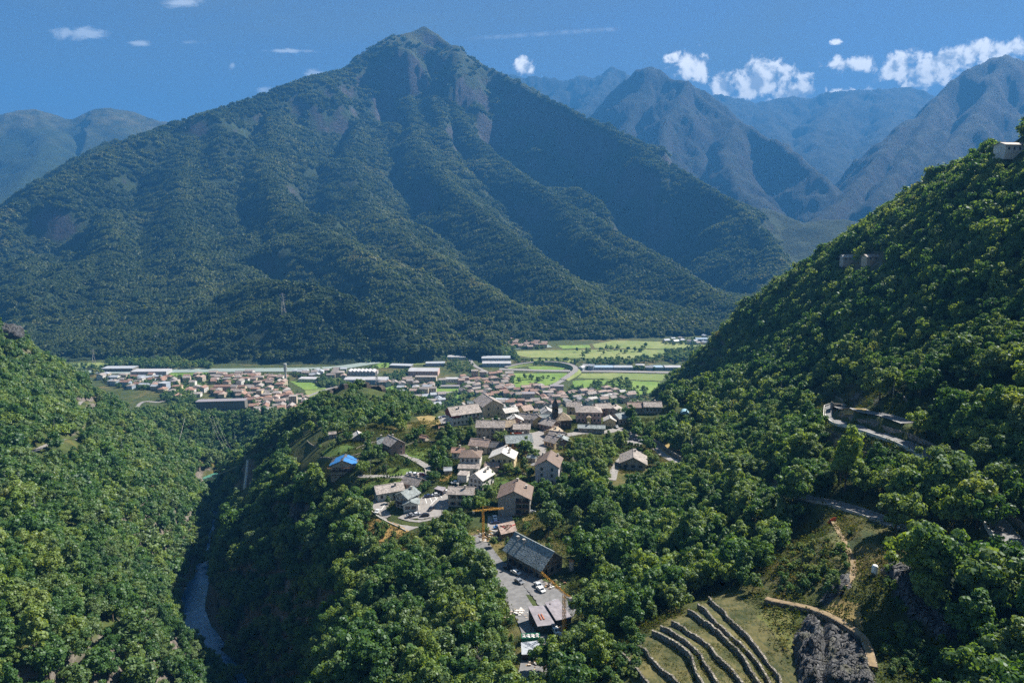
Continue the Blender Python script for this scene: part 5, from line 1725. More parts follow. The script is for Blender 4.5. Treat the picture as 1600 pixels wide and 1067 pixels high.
QUARTERS = [  # traced outline, number of houses, wall and roof mix, words
    ([(150, 590), (262, 592), (262, 612), (182, 606)], 30, ('white', 'sand', 'bluewall'), ('stone', 'tin', 'terra'), 'behind the left wood'),
    ([(300, 588), (380, 586), (452, 592), (450, 604), (330, 600)], 40, ('sand', 'white', 'beige'), ('terra', 'stone', 'pinkst'), 'between river meadow and long factory'),
    ([(322, 612), (450, 606), (455, 620), (400, 625), (340, 620)], 36, ('sand', 'white', 'beige'), ('terra', 'pinkst', 'stone'), 'just behind the long dark factory'),
    ([(388, 624), (480, 622), (484, 645), (400, 652)], 40, ('terra', 'sand', 'white'), ('terra', 'stone', 'pinkst'), 'in the terracotta quarter'),
    ([(455, 584), (540, 580), (530, 590), (470, 592)], 18, ('white', 'sand'), ('stone', 'tin'), 'near the tall grey mast'),
    ([(622, 609), (680, 606), (678, 615), (628, 617)], 22, ('white', 'sand', 'beige'), ('stone', 'pinkst', 'tin'), 'behind the castle ruin'),
    ([(720, 594), (802, 586), (802, 612), (765, 625), (722, 613)], 46, ('sand', 'white', 'beige', 'pink'), ('stone', 'pinkst', 'terra'), 'around the twin apartment towers'),
    ([(762, 617), (850, 607), (888, 620), (872, 636), (792, 640)], 50, ('sand', 'white', 'beige', 'terra'), ('stone', 'terra', 'pinkst'), 'directly behind the village roofs'),
    ([(652, 625), (692, 622), (692, 642), (658, 640)], 10, ('lilac', 'sand'), ('stone', 'tin'), 'between castle hill and village'),
    ([(882, 617), (960, 612), (1000, 622), (960, 632), (892, 636)], 26, ('white', 'sand'), ('stone', 'white', 'pinkst'), 'behind the pink guest house'),
    ([(790, 534), (852, 537), (850, 545), (800, 546)], 22, ('sand', 'terra'), ('terra', 'pinkst'), 'in the mountain foot hamlet'),
    ([(905, 576), (1060, 577), (1060, 579), (910, 579)], 9, ('white', 'bluewall'), ('tin', 'hall'), 'along the motorway'),
    ([(1035, 533), (1110, 528), (1112, 538), (1042, 541)], 10, ('sand', 'white'), ('stone', 'tin'), 'on the far meadows'),
    ([(262, 590), (300, 590), (325, 606), (300, 628), (268, 622)], 12, ('sand', 'white'), ('terra', 'stone'), 'right of the left wood'),
    ([(520, 590), (620, 600), (640, 596), (700, 600), (690, 606), (600, 604)], 14, ('sand', 'white', 'lilac'), ('stone', 'pinkst'), 'in front of the rosy factory'),
]
tr = random.Random(99)
taken = [h for h in HOUSES if h[1] > 880]
rword = {'stone': 'grey', 'tin': 'metal', 'terra': 'terracotta', 'pinkst': 'rosy', 'white': 'white', 'hall': 'white'}
wword = {'sand': 'sandy', 'bluewall': 'bluish', 'terra': 'russet', 'lilac': 'light grey'}
for qi, (poly, n, wl_m, rf_m, words) in enumerate(QUARTERS):
    xs, ys = [p[0] for p in poly], [p[1] for p in poly]
    ang = tr.uniform(-25, 25)
    done = tries = 0
    while done < n and tries < n * 40:
        tries += 1
        px, py = tr.uniform(min(xs), max(xs)), tr.uniform(min(ys), max(ys))
        if not in_poly(np.array([px]), np.array([py]), poly)[0]:
            continue
        g = G(px, py, 880)
        if any(math.hypot(g[0] - a, g[1] - b) < 6.5 + s * 0.56 for a, b, s in taken):
            continue
        w_, d_ = tr.uniform(10, 17), tr.uniform(9, 12)
        h_ = tr.choice((5.5, 6, 6.5, 8.5, 9))
        wk, rk = tr.choice(wl_m), tr.choice(rf_m)
        e = house('%s walled house with %s roof %s' % (wword.get(wk, wk), rword[rk], words), px, py, w_, d_, h_, tr.uniform(1.8, 3), ang + tr.choice((0, 90, 0)) + tr.uniform(-8, 8), wk, rk, tr.choice(('gable', 'gable', 'hip')), loc=g, group='houses ' + words, over=0.6, name='town_house')
        taken.append((g[0], g[1], max(w_, d_)))
        if g[1] < 1420:
            for k in range(3 if w_ > 12 else 2):
                for j in range(2):
                    link('window', WIN['std'], e, loc=((k - (1 if w_ > 12 else .5)) * 3.4, -d_ / 2, 1.7 + j * 2.7))
        done += 1

# the trees between the houses, along river and roads
vr = np.random.default_rng(44)


def add_trees(poly, n, s0, s1, ymin=880, clear=6.0):
    xs, ys = [p[0] for p in poly], [p[1] for p in poly]
    k = t = 0
    while k < n and t < n * 12:
        t += 1
        px, py = vr.uniform(min(xs), max(xs)), vr.uniform(min(ys), max(ys))
        if not in_poly(np.array([px]), np.array([py]), poly)[0]:
            continue
        g = G(px, py, ymin)
        if any(math.hypot(g[0] - a, g[1] - b) < clear + s * 0.42 for a, b, s in taken):
            continue
        TREES.append((g[0], g[1], g[2] - 0.3, vr.uniform(s0, s1), NEAR + vr.integers(0, MID)))
        k += 1


for (poly, n, *_r) in QUARTERS:
    add_trees(poly, int(n * 7), 0.45, 0.95, clear=1.0)
for poly, n, s0, s1 in [
        ([(165, 565), (330, 562), (332, 577), (260, 577), (170, 575)], 230, 0.8, 1.3),
        ([(80, 572), (170, 574), (165, 590), (110, 588)], 50, 0.7, 1.2),
        ([(250, 610), (300, 618), (325, 640), (300, 650), (255, 640)], 90, 0.7, 1.2),
        ([(385, 648), (440, 650), (430, 664), (380, 660)], 40, 0.6, 1.1),
        ([(395, 628), (470, 616), (470, 620), (400, 633)], 22, 0.5, 0.8),
        ([(485, 590), (530, 596), (545, 604), (500, 606)], 46, 0.7, 1.1),
        ([(560, 578), (690, 552), (700, 555), (600, 575)], 50, 0.4, 0.7),
        ([(640, 560), (750, 551), (760, 554), (660, 564)], 46, 0.6, 0.9),
        ([(755, 546), (800, 545), (812, 563), (780, 566), (758, 558)], 70, 0.8, 1.3),
        ([(800, 564), (900, 565), (1050, 556), (1060, 563), (960, 572), (810, 570)], 130, 0.7, 1.1),
        ([(1035, 552), (1095, 546), (1100, 566), (1040, 568)], 90, 1.0, 1.5),
        ([(850, 553), (1040, 540), (1060, 544), (900, 560)], 16, 0.9, 1.4),
        ([(925, 594), (985, 594), (985, 607), (925, 607)], 30, 0.7, 1.1),
        ([(890, 608), (1000, 606), (1040, 622), (960, 634), (880, 636)], 80, 0.6, 1.0),
        ([(690, 560), (740, 565), (740, 585), (700, 584)], 60, 0.5, 0.9),
        ([(600, 586), (640, 580), (636, 596), (606, 598)], 40, 0.6, 1.0),
        ([(690, 618), (760, 612), (765, 640), (700, 645)], 70, 0.6, 1.0),
        ([(600, 612), (660, 618), (660, 650), (620, 640)], 60, 0.6, 1.0),
        ([(800, 590), (880, 588), (880, 596), (800, 600)], 12, 0.7, 1.0),
        ([(520, 570), (620, 548), (690, 552), (600, 566)], 60, 0.8, 1.2)]:
    add_trees(poly, int(n * 1.3), s0, s1, clear=3.0)

# ------------------------------------------------------------------ garden trees and hedges of the village
def garden(px, py, s, ix=None, ymin=0):
    g = G(px, py, ymin)
    TREES.append((g[0], g[1], g[2] - 0.3, s, vr.integers(0, NEAR) if ix is None else ix))


for px, py, s in [(683, 742, 1.35), (676, 752, 0.85), (700, 735, 0.9), (690, 728, 1.0), (700, 706, 0.8), (564, 742, 0.8), (690, 690, 0.9), (705, 690, 1.0), (720, 694, 0.9), (735, 690, 0.8), (712, 683, 0.7), (700, 678, 0.8), (735, 682, 0.6), (785, 695, 1.0), (820, 712, 1.1), (812, 716, 0.7), (832, 716, 0.8),
                  (795, 740, 0.7), (808, 742, 0.55), (818, 738, 0.7), (830, 746, 0.6), (770, 752, 0.55), (760, 772, 0.6), (752, 782, 0.6), (768, 784, 0.8), (742, 790, 0.7), (752, 798, 0.9), (765, 800, 0.7), (730, 800, 0.9), (886, 748, 1.1), (893, 738, 0.7), (878, 762, 0.8), (838, 772, 0.8), (850, 776, 0.9), (845, 790, 1.0),
                  (862, 780, 0.9), (654, 797, 0.5), (606, 787, 0.4), (580, 780, 0.8), (590, 770, 0.6), (575, 776, 0.7), (660, 768, 0.55), (668, 764, 0.5), (655, 772, 0.45), (985, 660, 1.2), (992, 668, 1.1), (980, 655, 1.0), (1000, 672, 0.9), (1010, 700, 0.9), (1018, 706, 0.8), (1012, 720, 0.8), (1020, 728, 0.8), (940, 735, 0.8),
                  (925, 742, 0.9), (910, 738, 0.7), (948, 728, 0.6), (900, 750, 0.8), (745, 660, 0.7), (755, 665, 0.6), (775, 662, 0.6), (735, 668, 0.6), (830, 676, 0.5), (820, 672, 0.5), (640, 690, 0.7), (650, 685, 0.8), (660, 682, 0.7), (648, 700, 0.5), (590, 715, 0.8), (580, 722, 0.9), (575, 714, 0.8), (570, 726, 0.7),
                  (596, 722, 0.8), (546, 690, 0.7), (530, 695, 0.6), (570, 690, 0.8), (520, 700, 0.5), (638, 730, 0.5), (700, 770, 0.5), (850, 1050, 1.0), (866, 1052, 1.1), (900, 1040, 1.1), (795, 855, 0.5), (770, 855, 0.5), (875, 1062, 1.0)]:
    garden(px, py, s)
for k in range(26):
    garden(965 + (k % 9) * 4.6, 693 + (k // 9) * 6.5 + (k % 9) * 0.6, 0.22 + 0.06 * random.random())
for k in range(16):
    garden(560 + k * 4.5, 752 - k * 0.6, 0.16)
for px, py, s in [(784, 702, 0.85), (778, 690, 0.7), (1435, 208 + 40, 1.0), (1300, 460, 0.9), (1530, 232, 1.1), (1515, 246, 0.9)]:
    garden(px, py, s, CONIFER)
vr2 = np.random.default_rng(8)
for k in range(1100):       # low scrub on the open slopes, banks and road sides
    z_ = [(1240, 590, 1600, 690), (1240, 690, 1300, 770), (1380, 870, 1500, 1060), (440, 640, 690, 720), (800, 800, 940, 900), (930, 1000, 1000, 1067), (1220, 820, 1330, 930), (560, 815, 640, 860), (690, 690, 880, 800), (560, 690, 700, 780), (740, 830, 800, 1060), (0, 510, 150, 640)][k % 12]
    px, py = vr2.uniform(z_[0], z_[2]), vr2.uniform(z_[1], z_[3])
    g = G(px, py)
    if any(math.hypot(g[0] - a, g[1] - b) < s * 0.75 + 1 for a, b, s in HOUSES):
        continue
    if road_gap(g[0], g[1]) < 1.0:
        continue
    TREES.append((g[0], g[1], g[2] - 0.6, vr2.uniform(0.12, 0.36), vr2.integers(0, NEAR)))
# drop woodland trees that would stand inside a house
_hs = np.array(HOUSES)
TREES[:] = [t for t in TREES if np.min(np.hypot(_hs[:, 0] - t[0], _hs[:, 1] - t[1]) - _hs[:, 2] * 0.55) > (0.6 if t[3] < 1.2 else 1.5)]

# bare grey trees
for k, (px, py) in enumerate([(735, 1030), (748, 1045), (722, 1010), (760, 1020), (770, 1050), (730, 1060), (752, 1066), (1140, 860), (1075, 880), (940, 860), (990, 800)]):
    g = G(px, py)
    e = empty('bare_tree', g, k, ['thin bare grey tree on the bank left of the yard', 'leafless grey tree among the dark wood'][k > 6], 'tree', 'bare grey trees')
    r = random.Random(k)
    m, b = MB(), MB()
    hh = r.uniform(6, 9)
    m.bar((0, 0, -1), (0.2, 0.1, hh), 0.14, 5, 0.03)
    for i in range(26):
        z0 = hh * r.uniform(0.25, 0.95)
        a = r.uniform(0, 6.28)
        l_ = (hh - z0) * 0.5 + 0.5
        p1 = (math.cos(a) * l_, math.sin(a) * l_, z0 + l_ * 0.9)
        b.bar((0, 0, z0), p1, 0.05, 3, 0.015)
        for q in range(2):
            b.bar(Vector(p1) * 0.6 + Vector((0, 0, z0)) * 0.4, (p1[0] + r.uniform(-.8, .8), p1[1] + r.uniform(-.8, .8), p1[2] + r.uniform(.1, .8)), 0.025, 3, 0.01)
    m.build('trunk', M_DEAD, e)
    b.build('crown', M_DEAD, e)

# ------------------------------------------------------------------ terraces with dry stone walls
M_TERR = meadow('terrace_turf', (0.035, 0.045, 0.014), (0.12, 0.105, 0.04), 1.1)  # turf colour lowered to carry the hillside shade on the terraces
TW = [[(1106, 941), (1128, 960), (1150, 984), (1178, 1014), (1209, 1057), (1225, 1085)], [(1090, 951), (1112, 972), (1136, 992), (1160, 1016), (1190, 1052), (1210, 1085)], [(1075, 960), (1098, 974), (1120, 990), (1146, 1018), (1166, 1040), (1192, 1085)],
      [(1049, 977), (1078, 994), (1104, 1012), (1118, 1030), (1142, 1052), (1166, 1085)], [(1034, 984), (1060, 1000), (1092, 1026), (1108, 1052), (1130, 1085)], [(1020, 991), (1050, 1008), (1076, 1030), (1088, 1056), (1104, 1085)],
      [(990, 1013), (1012, 1028), (1030, 1048), (1051, 1065), (1068, 1085)], [(971, 1026), (986, 1040), (1004, 1065), (1018, 1085)]]
TERR_V = []
TL = []
for ti, t in enumerate(TW):
    l_ = resample(GP(t), 0.6)
    d_ = np.r_[0, np.cumsum(np.hypot(*np.diff(l_, axis=0).T))]
    s_ = np.linspace(0, d_[-1], 70)
    l_ = np.c_[np.interp(s_, d_, l_[:, 0]), np.interp(s_, d_, l_[:, 1])]
    l_ = l_ + np.c_[fbm(s_, s_ * 0 + ti * 31, 5, 3, 300), fbm(s_, s_ * 0 + ti * 17, 5, 3, 301)] * 0.55
    TL.append(np.c_[l_, H(l_[:, 0], l_[:, 1])])
ordw = ['highest', 'second', 'third', 'fourth', 'fifth', 'sixth', 'seventh', 'lowest']
for i, l_ in enumerate(TL):
    WH = 1.55 + 0.35 * fbm(np.arange(70.0), np.zeros(70) + i * 9, 14, 3, 310)
    wob = l_.copy()
    wall_along('terrace_wall', wob, WH, 0.5, M_DRYSTONE, 'dry stone terrace wall, %s of the eight steps' % ordw[i], -1.2, 'dry stone terrace walls', jit=0.16)
    up = TL[i - 1].copy() if i else np.c_[offset(l_, 7.5)[:, :2], np.zeros(len(l_))]
    if i == 0:
        up[:, 2] = H(up[:, 0], up[:, 1]) + 0.1
    V = []
    for a, b, w_ in zip(l_, up, WH):
        for k in np.linspace(0, 1, 9):
            V.append((a[0] * (1 - k) + b[0] * k, a[1] * (1 - k) + b[1] * k, (a[2] + w_ - 0.12) * (1 - k) + (b[2] + 0.1) * k))
    V = np.array(V)
    TERR_V.append(V)
    V[:, 2] += 0.16 * fbm(V[:, 0], V[:, 1], 2.0, 3, 320)
    F = np.array([(p * 9 + q, p * 9 + q + 1, (p + 1) * 9 + q + 1, (p + 1) * 9 + q) for p in range(69) for q in range(8)])
    tag(link('terrace', mesh_from('terrace', V, F, (M_TERR,), True)), kind='structure')

# rock outcrop, path and wall beyond the terraces
def rock_material():
    t = NT('dark_schist')
    p = t.pos((0.6, 1.6, 1.0), rot=(0.3, 0.5, 0.7))
    n, n2 = t.noise(0.7, 8, 0.7, p), t.noise(0.25, 5, 0.6)
    c = t.mix(t.ramp(n, 0.3, 0.7), (0.018, 0.02, 0.024), (0.13, 0.13, 0.135))
    c = t.mix(t.math('MULTIPLY', t.ramp(n2, 0.52, 0.7), 0.6), c, (0.10, 0.10, 0.045))
    e = t.voronoi(0.5, t.pos((0.7, 1.5, 0.8), rot=(0.3, 0.5, 0.7)), 'DISTANCE_TO_EDGE', 'Distance')
    c = t.mix(t.ramp(e, 0.0, 0.03), (0.012, 0.012, 0.014), c)
    t.bump(t.math('ADD', n, t.ramp(e, 0.0, 0.12)), 1.0, 0.7)
    return t.done(c, 0.7)


M_ROCK = rock_material()


def rock(px, py, size, rot, label, seed, sink=0.35):
    g = G(px, py)
    r = np.random.default_rng(seed)
    p, q = 30, 44
    PH, TH = np.meshgrid(np.linspace(0.03, math.pi - 0.03, p), np.linspace(0, 2 * math.pi, q, endpoint=False), indexing='ij')
    d = np.stack([np.cos(TH) * np.sin(PH), np.sin(TH) * np.sin(PH), np.cos(PH)], -1).reshape(-1, 3)
    d = np.sign(d) * np.abs(d) ** 0.75
    f = 1 + 0.22 * fbm(d[:, 0] * 3 + seed * 9, d[:, 1] * 3 + d[:, 2] * 2.3, 1.6, 4, seed) + 0.12 * fbm(d[:, 2] * 6 + seed, d[:, 0] * 6 - d[:, 1] * 4, 1.0, 3, seed + 3, True)
    V = d * f[:, None] * np.array(size)
    F = np.array([(i * q + j, (i + 1) * q + j, (i + 1) * q + (j + 1) % q, i * q + (j + 1) % q) for i in range(p - 1) for j in range(q)])
    return tag(link('rock', mesh_from('rock', V, F, (M_ROCK,)), loc=(g[0], g[1], g[2] - size[2] * sink), rot=rot), label, 'rock')


def rock_patch(pix, amp, label, seed, strike=0.7, step=0.45):
    """craggy face grown out of the slope inside a traced outline"""
    w = np.array(GP(pix))[:, :2]
    x0, y0 = w.min(0) - 1; x1, y1 = w.max(0) + 1
    X, Y = np.meshgrid(np.arange(x0, x1, step), np.arange(y0, y1, step))
    d, _ = seg_dist(X, Y, np.vstack([w, w[:1]]))
    ins = in_poly(X, Y, [tuple(p) for p in w])
    d = np.where(ins, d, -d)
    c, s_ = math.cos(strike), math.sin(strike)
    u, v = X * c + Y * s_, -X * s_ + Y * c
    f1, f2 = fbm(u, v * 1.8, 5.5, 4, seed, True, 0.55), fbm(X, Y, 1.6, 3, seed + 9, True)
    big = fbm(X, Y, 9, 2, seed + 2)
    lay = np.abs(((u * 0.9 + big * 2.0) % 1.0) - 0.5)
    Z = H(X, Y) + smooth(-0.4, 1.8, d) * amp * (0.75 + 0.75 * f1 + 0.8 * big + 0.42 * f2 + 0.9 * (lay - 0.25))
    Z = np.where(d < -0.6, H(X, Y) - 1.2, Z)
    nx, ny = X.shape[1], X.shape[0]
    idx = np.arange(nx * ny).reshape(ny, nx)
    q = np.stack([idx[:-1, :-1], idx[:-1, 1:], idx[1:, 1:], idx[1:, :-1]], -1).reshape(-1, 4)
    q = q[(d.ravel()[q] > -1.2).any(1)]
    jx = X + 0.15 * fbm(X, Y, 1.1, 2, seed + 4); jy = Y + 0.15 * fbm(X, Y, 1.1, 2, seed + 5)
    o = link('rock', mesh_from('rock', np.stack([jx, jy, Z], -1), q, (M_ROCK,)))
    return tag(o, label, 'rock')


rock_patch([(1240, 1000), (1262, 962), (1282, 972), (1290, 1010), (1284, 1080), (1240, 1080)], 2.4, 'rounded dark crag below the stone path', 1, 0.2)
rock_patch([(1288, 972), (1316, 984), (1345, 1006), (1362, 1040), (1372, 1080), (1284, 1080)], 1.7, 'broad slanting slab of dark schist under the path wall', 2, 0.9)
rock_patch([(1282, 945), (1296, 915), (1330, 893), (1328, 915), (1300, 945)], 1.0, 'long blue grey rock chute above the stone path', 3, 0.9)
rock_patch([(1375, 890), (1400, 875), (1440, 900), (1475, 950), (1500, 1000), (1470, 1005), (1430, 975), (1400, 940)], 1.6, 'dark rocky cliff beside the grassy gully', 4, 1.1)
rock(470, 800, (11, 9, 24), (0.0, 0.2, 0.4), 'sheer dark cliff at the gorge edge below the village', 7, 0.75)
rock(640, 885, (7, 5, 7), (0.1, 0.1, 0.8), 'grey rock face in the wood under the orange scrub', 8, 0.6)
rock(6, 520, (14, 12, 16), (0.1, 0.2, 0.4), 'rocky crag on the crest of the left slope', 9, 0.55)
pw = resample(GP([(1196, 944), (1215, 946), (1240, 951), (1262, 955), (1285, 963), (1312, 977), (1345, 1000), (1356, 1022), (1364, 1050)]), 1.0)
pwz = H(pw[:, 0], pw[:, 1])
for _ in range(4):
    pwz = np.convolve(np.pad(pwz, 2, mode='edge'), np.ones(5) / 5, 'valid')
pl = np.c_[pw, pwz + 1.4]
wall_along('path_wall', pl, 0.0, 1.9, M_RUBBLE, 'curved stone wall carrying the footpath across the crag', -3.2)
strip('path', pl, 1.5, M_PATH, 0.05, kind='structure')
drape('meadow', [(1180, 965), (1205, 948), (1236, 956), (1240, 990), (1236, 1067), (1222, 1067), (1205, 1040)], meadow('olive_turf', (0.08, 0.10, 0.025), (0.17, 0.155, 0.05), 0.5), 0.8, 0.35)
drape('meadow', [(1270, 955), (1310, 930), (1345, 945), (1350, 990), (1310, 968)], M_DRY, 0.8, 0.3)
drape('meadow', [(1230, 880), (1262, 830), (1300, 822), (1322, 860), (1328, 905), (1290, 900)], meadow('shade_tinted_turf', (0.05, 0.07, 0.022), (0.10, 0.10, 0.04), 0.4), 1.0, 0.25)  # the bank's shade is put into this darker turf colour

# tanks
M_TANK = flat('weathered_steel', (0.55, 0.52, 0.46), 0.5, 0.2, 1.5)
M_RUST = flat('rusty_lid', (0.42, 0.20, 0.08), 0.7, 0.2, 2)
e = empty('silo', G(893, 892), 0, 'upright pale silo with rusty lid behind the slate house', 'silo')
MB().lathe([(1.0, -1), (1.0, 4.2), (1.05, 4.25)], 20).build('tank', M_TANK, e)
MB().lathe([(1.1, 4.255), (1.1, 4.4), (0.5, 4.75), (0.1, 4.8)], 20).build('lid', M_RUST, e)
for k in range(3):
    MB().lathe([(1.03, 0.8 + k * 1.3), (1.03, 0.9 + k * 1.3)], 20).build('hoop', M_CONC, e)
e = empty('water_tank', G(1366, 898), 0.3, 'white cylindrical water tank on the grassy slope', 'tank')
MB().lathe([(0.55, 0.3), (0.75, 0.5), (0.75, 2.5), (0.55, 2.8), (0.15, 2.9)], 18).build('tank', flat('white_tank_paint', (0.7, 0.7, 0.68), 0.4, 0.1), e)
for k in range(4):
    a = k * math.pi / 2 + .4
    MB().bar((0.6 * math.cos(a), 0.6 * math.sin(a), -0.6), (0.6 * math.cos(a), 0.6 * math.sin(a), 0.6), 0.06).build('leg', M_CONC, e)

# ------------------------------------------------------------------ tower cranes
M_YEL = flat('yellow_crane_paint', (0.62, 0.33, 0.04), 0.5, 0.15, 1.5)


def lattice(m, a, b, half, step, r, up=Vector((0, 0, 1))):
    a, b = Vector(a), Vector(b)
    d = (b - a).normalized()
    s = d.cross(up if abs(d.dot(up)) < 0.9 else Vector((0, 1, 0))).normalized()
    t = d.cross(s)
    cs = [s * half + t * half, s * half - t * half, -s * half - t * half, -s * half + t * half]
    n = max(2, int((b - a).length / step))
    for c in cs:
        m.bar(a + c, b + c, r)
    for i in range(n):
        p, q = a + (b - a) * (i / n), a + (b - a) * ((i + 1) / n)
        for k in range(4):
            c0, c1 = cs[k], cs[(k + 1) % 4]
            if i % 2:
                c0, c1 = c1, c0
            m.bar(p + c0, q + c1, r * 0.7)
            m.bar(p + cs[k], p + cs[(k + 1) % 4], r * 0.6)
    return m


def crane(label, px, py, h, jib, back, az, lift=0.0):
    g = G(px, py)
    e = empty('tower_crane', g, R(az), label, 'crane')
    MB().box(-1.3, 1.3, -1.3, 1.3, -0.5, 0.5).build('ballast_base', M_CONC, e)
    lattice(MB(), (0, 0, 0.5), (0, 0, h), 0.4, 1.0, 0.085).build('mast', M_YEL, e)
    je = (jib, 0, h + 0.4 + lift)
    lattice(MB(), (0.3, 0, h + 0.4), je, 0.28, 0.9, 0.07).build('jib', M_YEL, e)
    lattice(MB(), (-0.3, 0, h + 0.4), (-back, 0, h + 0.4), 0.22, 0.9, 0.05).build('counter_jib', M_YEL, e)
    MB().box(-back, -back + 0.9, -0.5, 0.5, h - 0.7, h + 0.2).build('counterweight', M_CONC, e)
    MB().bar((0, 0, h + 0.4), (0, 0, h + 2.2), 0.12).bar((0, 0, h + 2.2), (jib * .75, 0, h + .8 + lift * .75), 0.03).bar((0, 0, h + 2.2), (-back + .3, 0, h + 0.7), 0.03).build('tie_bars', M_YEL, e)
    MB().bar((jib * .6, 0, h + .2 + lift * .6), (jib * .6, 0, h * 0.55), 0.025).box(jib * .6 - .15, jib * .6 + .15, -.15, .15, h * 0.55 - .4, h * 0.55).build('hook', M_DARKWALL, e)
    return e


crane('yellow tower crane beside the half demolished house', 755, 846, 14.0, 9.0, 4.5, 12)
crane('yellow tower crane in the yard reaching over the slate house', 881, 992, 13.5, 11.0, 3.0, 128, 2.2)

# ------------------------------------------------------------------ cars
def car_meshes():
    prof = [(-2.1, 0.35), (-2.15, 0.75), (-1.95, 0.92), (-1.25, 0.98), (-0.65, 1.42), (0.75, 1.46), (1.55, 1.0), (2.05, 0.92), (2.15, 0.55), (2.1, 0.35)]
    body = MB()
    body.hexa([(x, -0.85, z) for x, z in prof][::-1], [(x, 0.85, z) for x, z in prof][::-1])
    glass = MB()
    for s in (-1, 1):
        q = [(-0.95, s * 0.862, 1.02), (1.3, s * 0.862, 1.05), (0.72, s * 0.862, 1.38), (-0.6, s * 0.862, 1.36)]
        glass.hexa(q if s < 0 else q[::-1], [(x, y + s * .012, z) for x, y, z in (q if s < 0 else q[::-1])])
    ws = [(-1.22, -0.72, 1.03), (-1.22, 0.72, 1.03), (-0.68, 0.66, 1.43), (-0.68, -0.66, 1.43)]
    glass.hexa(ws, [(x - .03, y, z + .03) for x, y, z in ws])
    rs = [(1.5, -0.72, 1.05), (1.5, 0.72, 1.05), (0.8, 0.66, 1.46), (0.8, -0.66, 1.46)][::-1]
    glass.hexa(rs, [(x + .03, y, z + .03) for x, y, z in rs])
    wheel = MB().lathe([(0.2, -0.11), (0.33, -0.1), (0.33, 0.1), (0.2, 0.11)], 14)
    return body, glass, wheel


cb, cg, cwl = car_meshes()
M_TYRE = flat('tyre_rubber', (0.02, 0.02, 0.02), 0.8, 0.1)
cg_me, cw_me = cg.mesh('glazing', M_GLASS), cwl.mesh('wheel', M_TYRE)
CARC = {'white': (0.75, 0.75, 0.75), 'silver': (0.5, 0.52, 0.55), 'dark blue': (0.03, 0.05, 0.13), 'black': (0.02, 0.02, 0.025), 'grey': (0.2, 0.21, 0.23), 'blue': (0.06, 0.16, 0.36), 'red': (0.4, 0.03, 0.03)}
CARM = {}
for k, c in CARC.items():
    CARM[k] = cb.mesh('body', NT('car_paint_' + k.replace(' ', '_')).done(c, 0.25, **{'Coat Weight': 0.6, 'Coat Roughness': 0.08}))
HL = MB().box(-0.05, 0.03, -0.22, 0.22, -0.09, 0.09).mesh('headlight', flat('lamp_glass', (0.8, 0.8, 0.78), 0.2, 0.05))


def car(px, py, colr, az, where, loc=None):
    g = loc or G(px, py)
    e = empty('parked_car', (g[0], g[1], g[2] + 0.3), R(az), '%s car %s' % (colr, where), 'car', 'parked cars')
    link('body', CARM[colr], e)
    link('glazing', cg_me, e)
    for x in (-1.35, 1.3):
        for y in (-0.8, 0.8):
            link('wheel', cw_me, e, loc=(x, y, 0.33), rot=(math.pi / 2, 0, 0))
    for y in (-0.6, 0.6):
        link('headlight', HL, e, loc=(-2.12, y, 0.68))


for a in [(669, 777, 'dark blue', 10, 'at the hedge end of the car park row'), (681, 775, 'silver', 14, 'in the middle of the car park row by the shelter'), (688, 773, 'dark blue', 14, 'next to the silver one by the shelter'), (698, 770, 'white', 18, 'under the corner of the car shelter'),
          (674, 797, 'black', 62, 'alone on the parking island'), (642, 807, 'grey', 30, 'at the lower car park edge'), (650, 806, 'silver', 25, 'between two darker cars at the lower car park edge'), (664, 807, 'black', 12, 'nearest the trees at the lower car park edge'), (590, 801, 'white', 80, 'on the bend at the cliff edge'),
          (641, 742, 'silver', 8, 'at the fence end of the small car park'), (648, 743, 'white', 8, 'in the middle of the small car park'), (658, 744, 'red', 10, 'nearest the curved wall in the small car park'), (711, 756, 'white', 20, 'beside the white annex'),
          (988, 687, 'grey', 150, 'first in the line on the village road'), (996, 689, 'dark blue', 150, 'second in the line on the village road'), (1003, 691, 'silver', 150, 'third in the line on the village road'), (1009, 692.5, 'white', 150, 'last in the line on the village road'), (980, 678, 'black', 120, 'in the shade on the village road'),
          (963, 668, 'white', 100, 'beside the chapel-like house'), (806, 897, 'white', 138, 'before the slate house'), (794, 890, 'black', 138, 'in the shadow of the slate house'), (845, 924, 'white', 120, 'at the end of the yard by the sheds'), (841, 917, 'silver', 120, 'just behind the white one in the yard'),
          (811, 911, 'grey', 128, 'on the lower lane under the yard wall'), (773, 811, 'white', 100, 'before the grey chalet block'), (774, 818, 'dark blue', 10, 'in the row before the demolished house'), (778, 826, 'blue', 20, 'close to the demolished house'), (830, 802, 'white', 15, 'at the corner of the grey chalet block'),
          (686, 655, 'silver', 20, 'on the terrace beside the apartment house'), (693, 653, 'dark blue', 20, 'behind the silver one by the apartment house'), (697, 658, 'grey', 20, 'nearest the apartment house wall'), (868, 988, 'white', 110, 'squeezed beside the dark shed'), (866, 946, 'silver', 60, 'under the yard crane jib')]:
    car(*a)

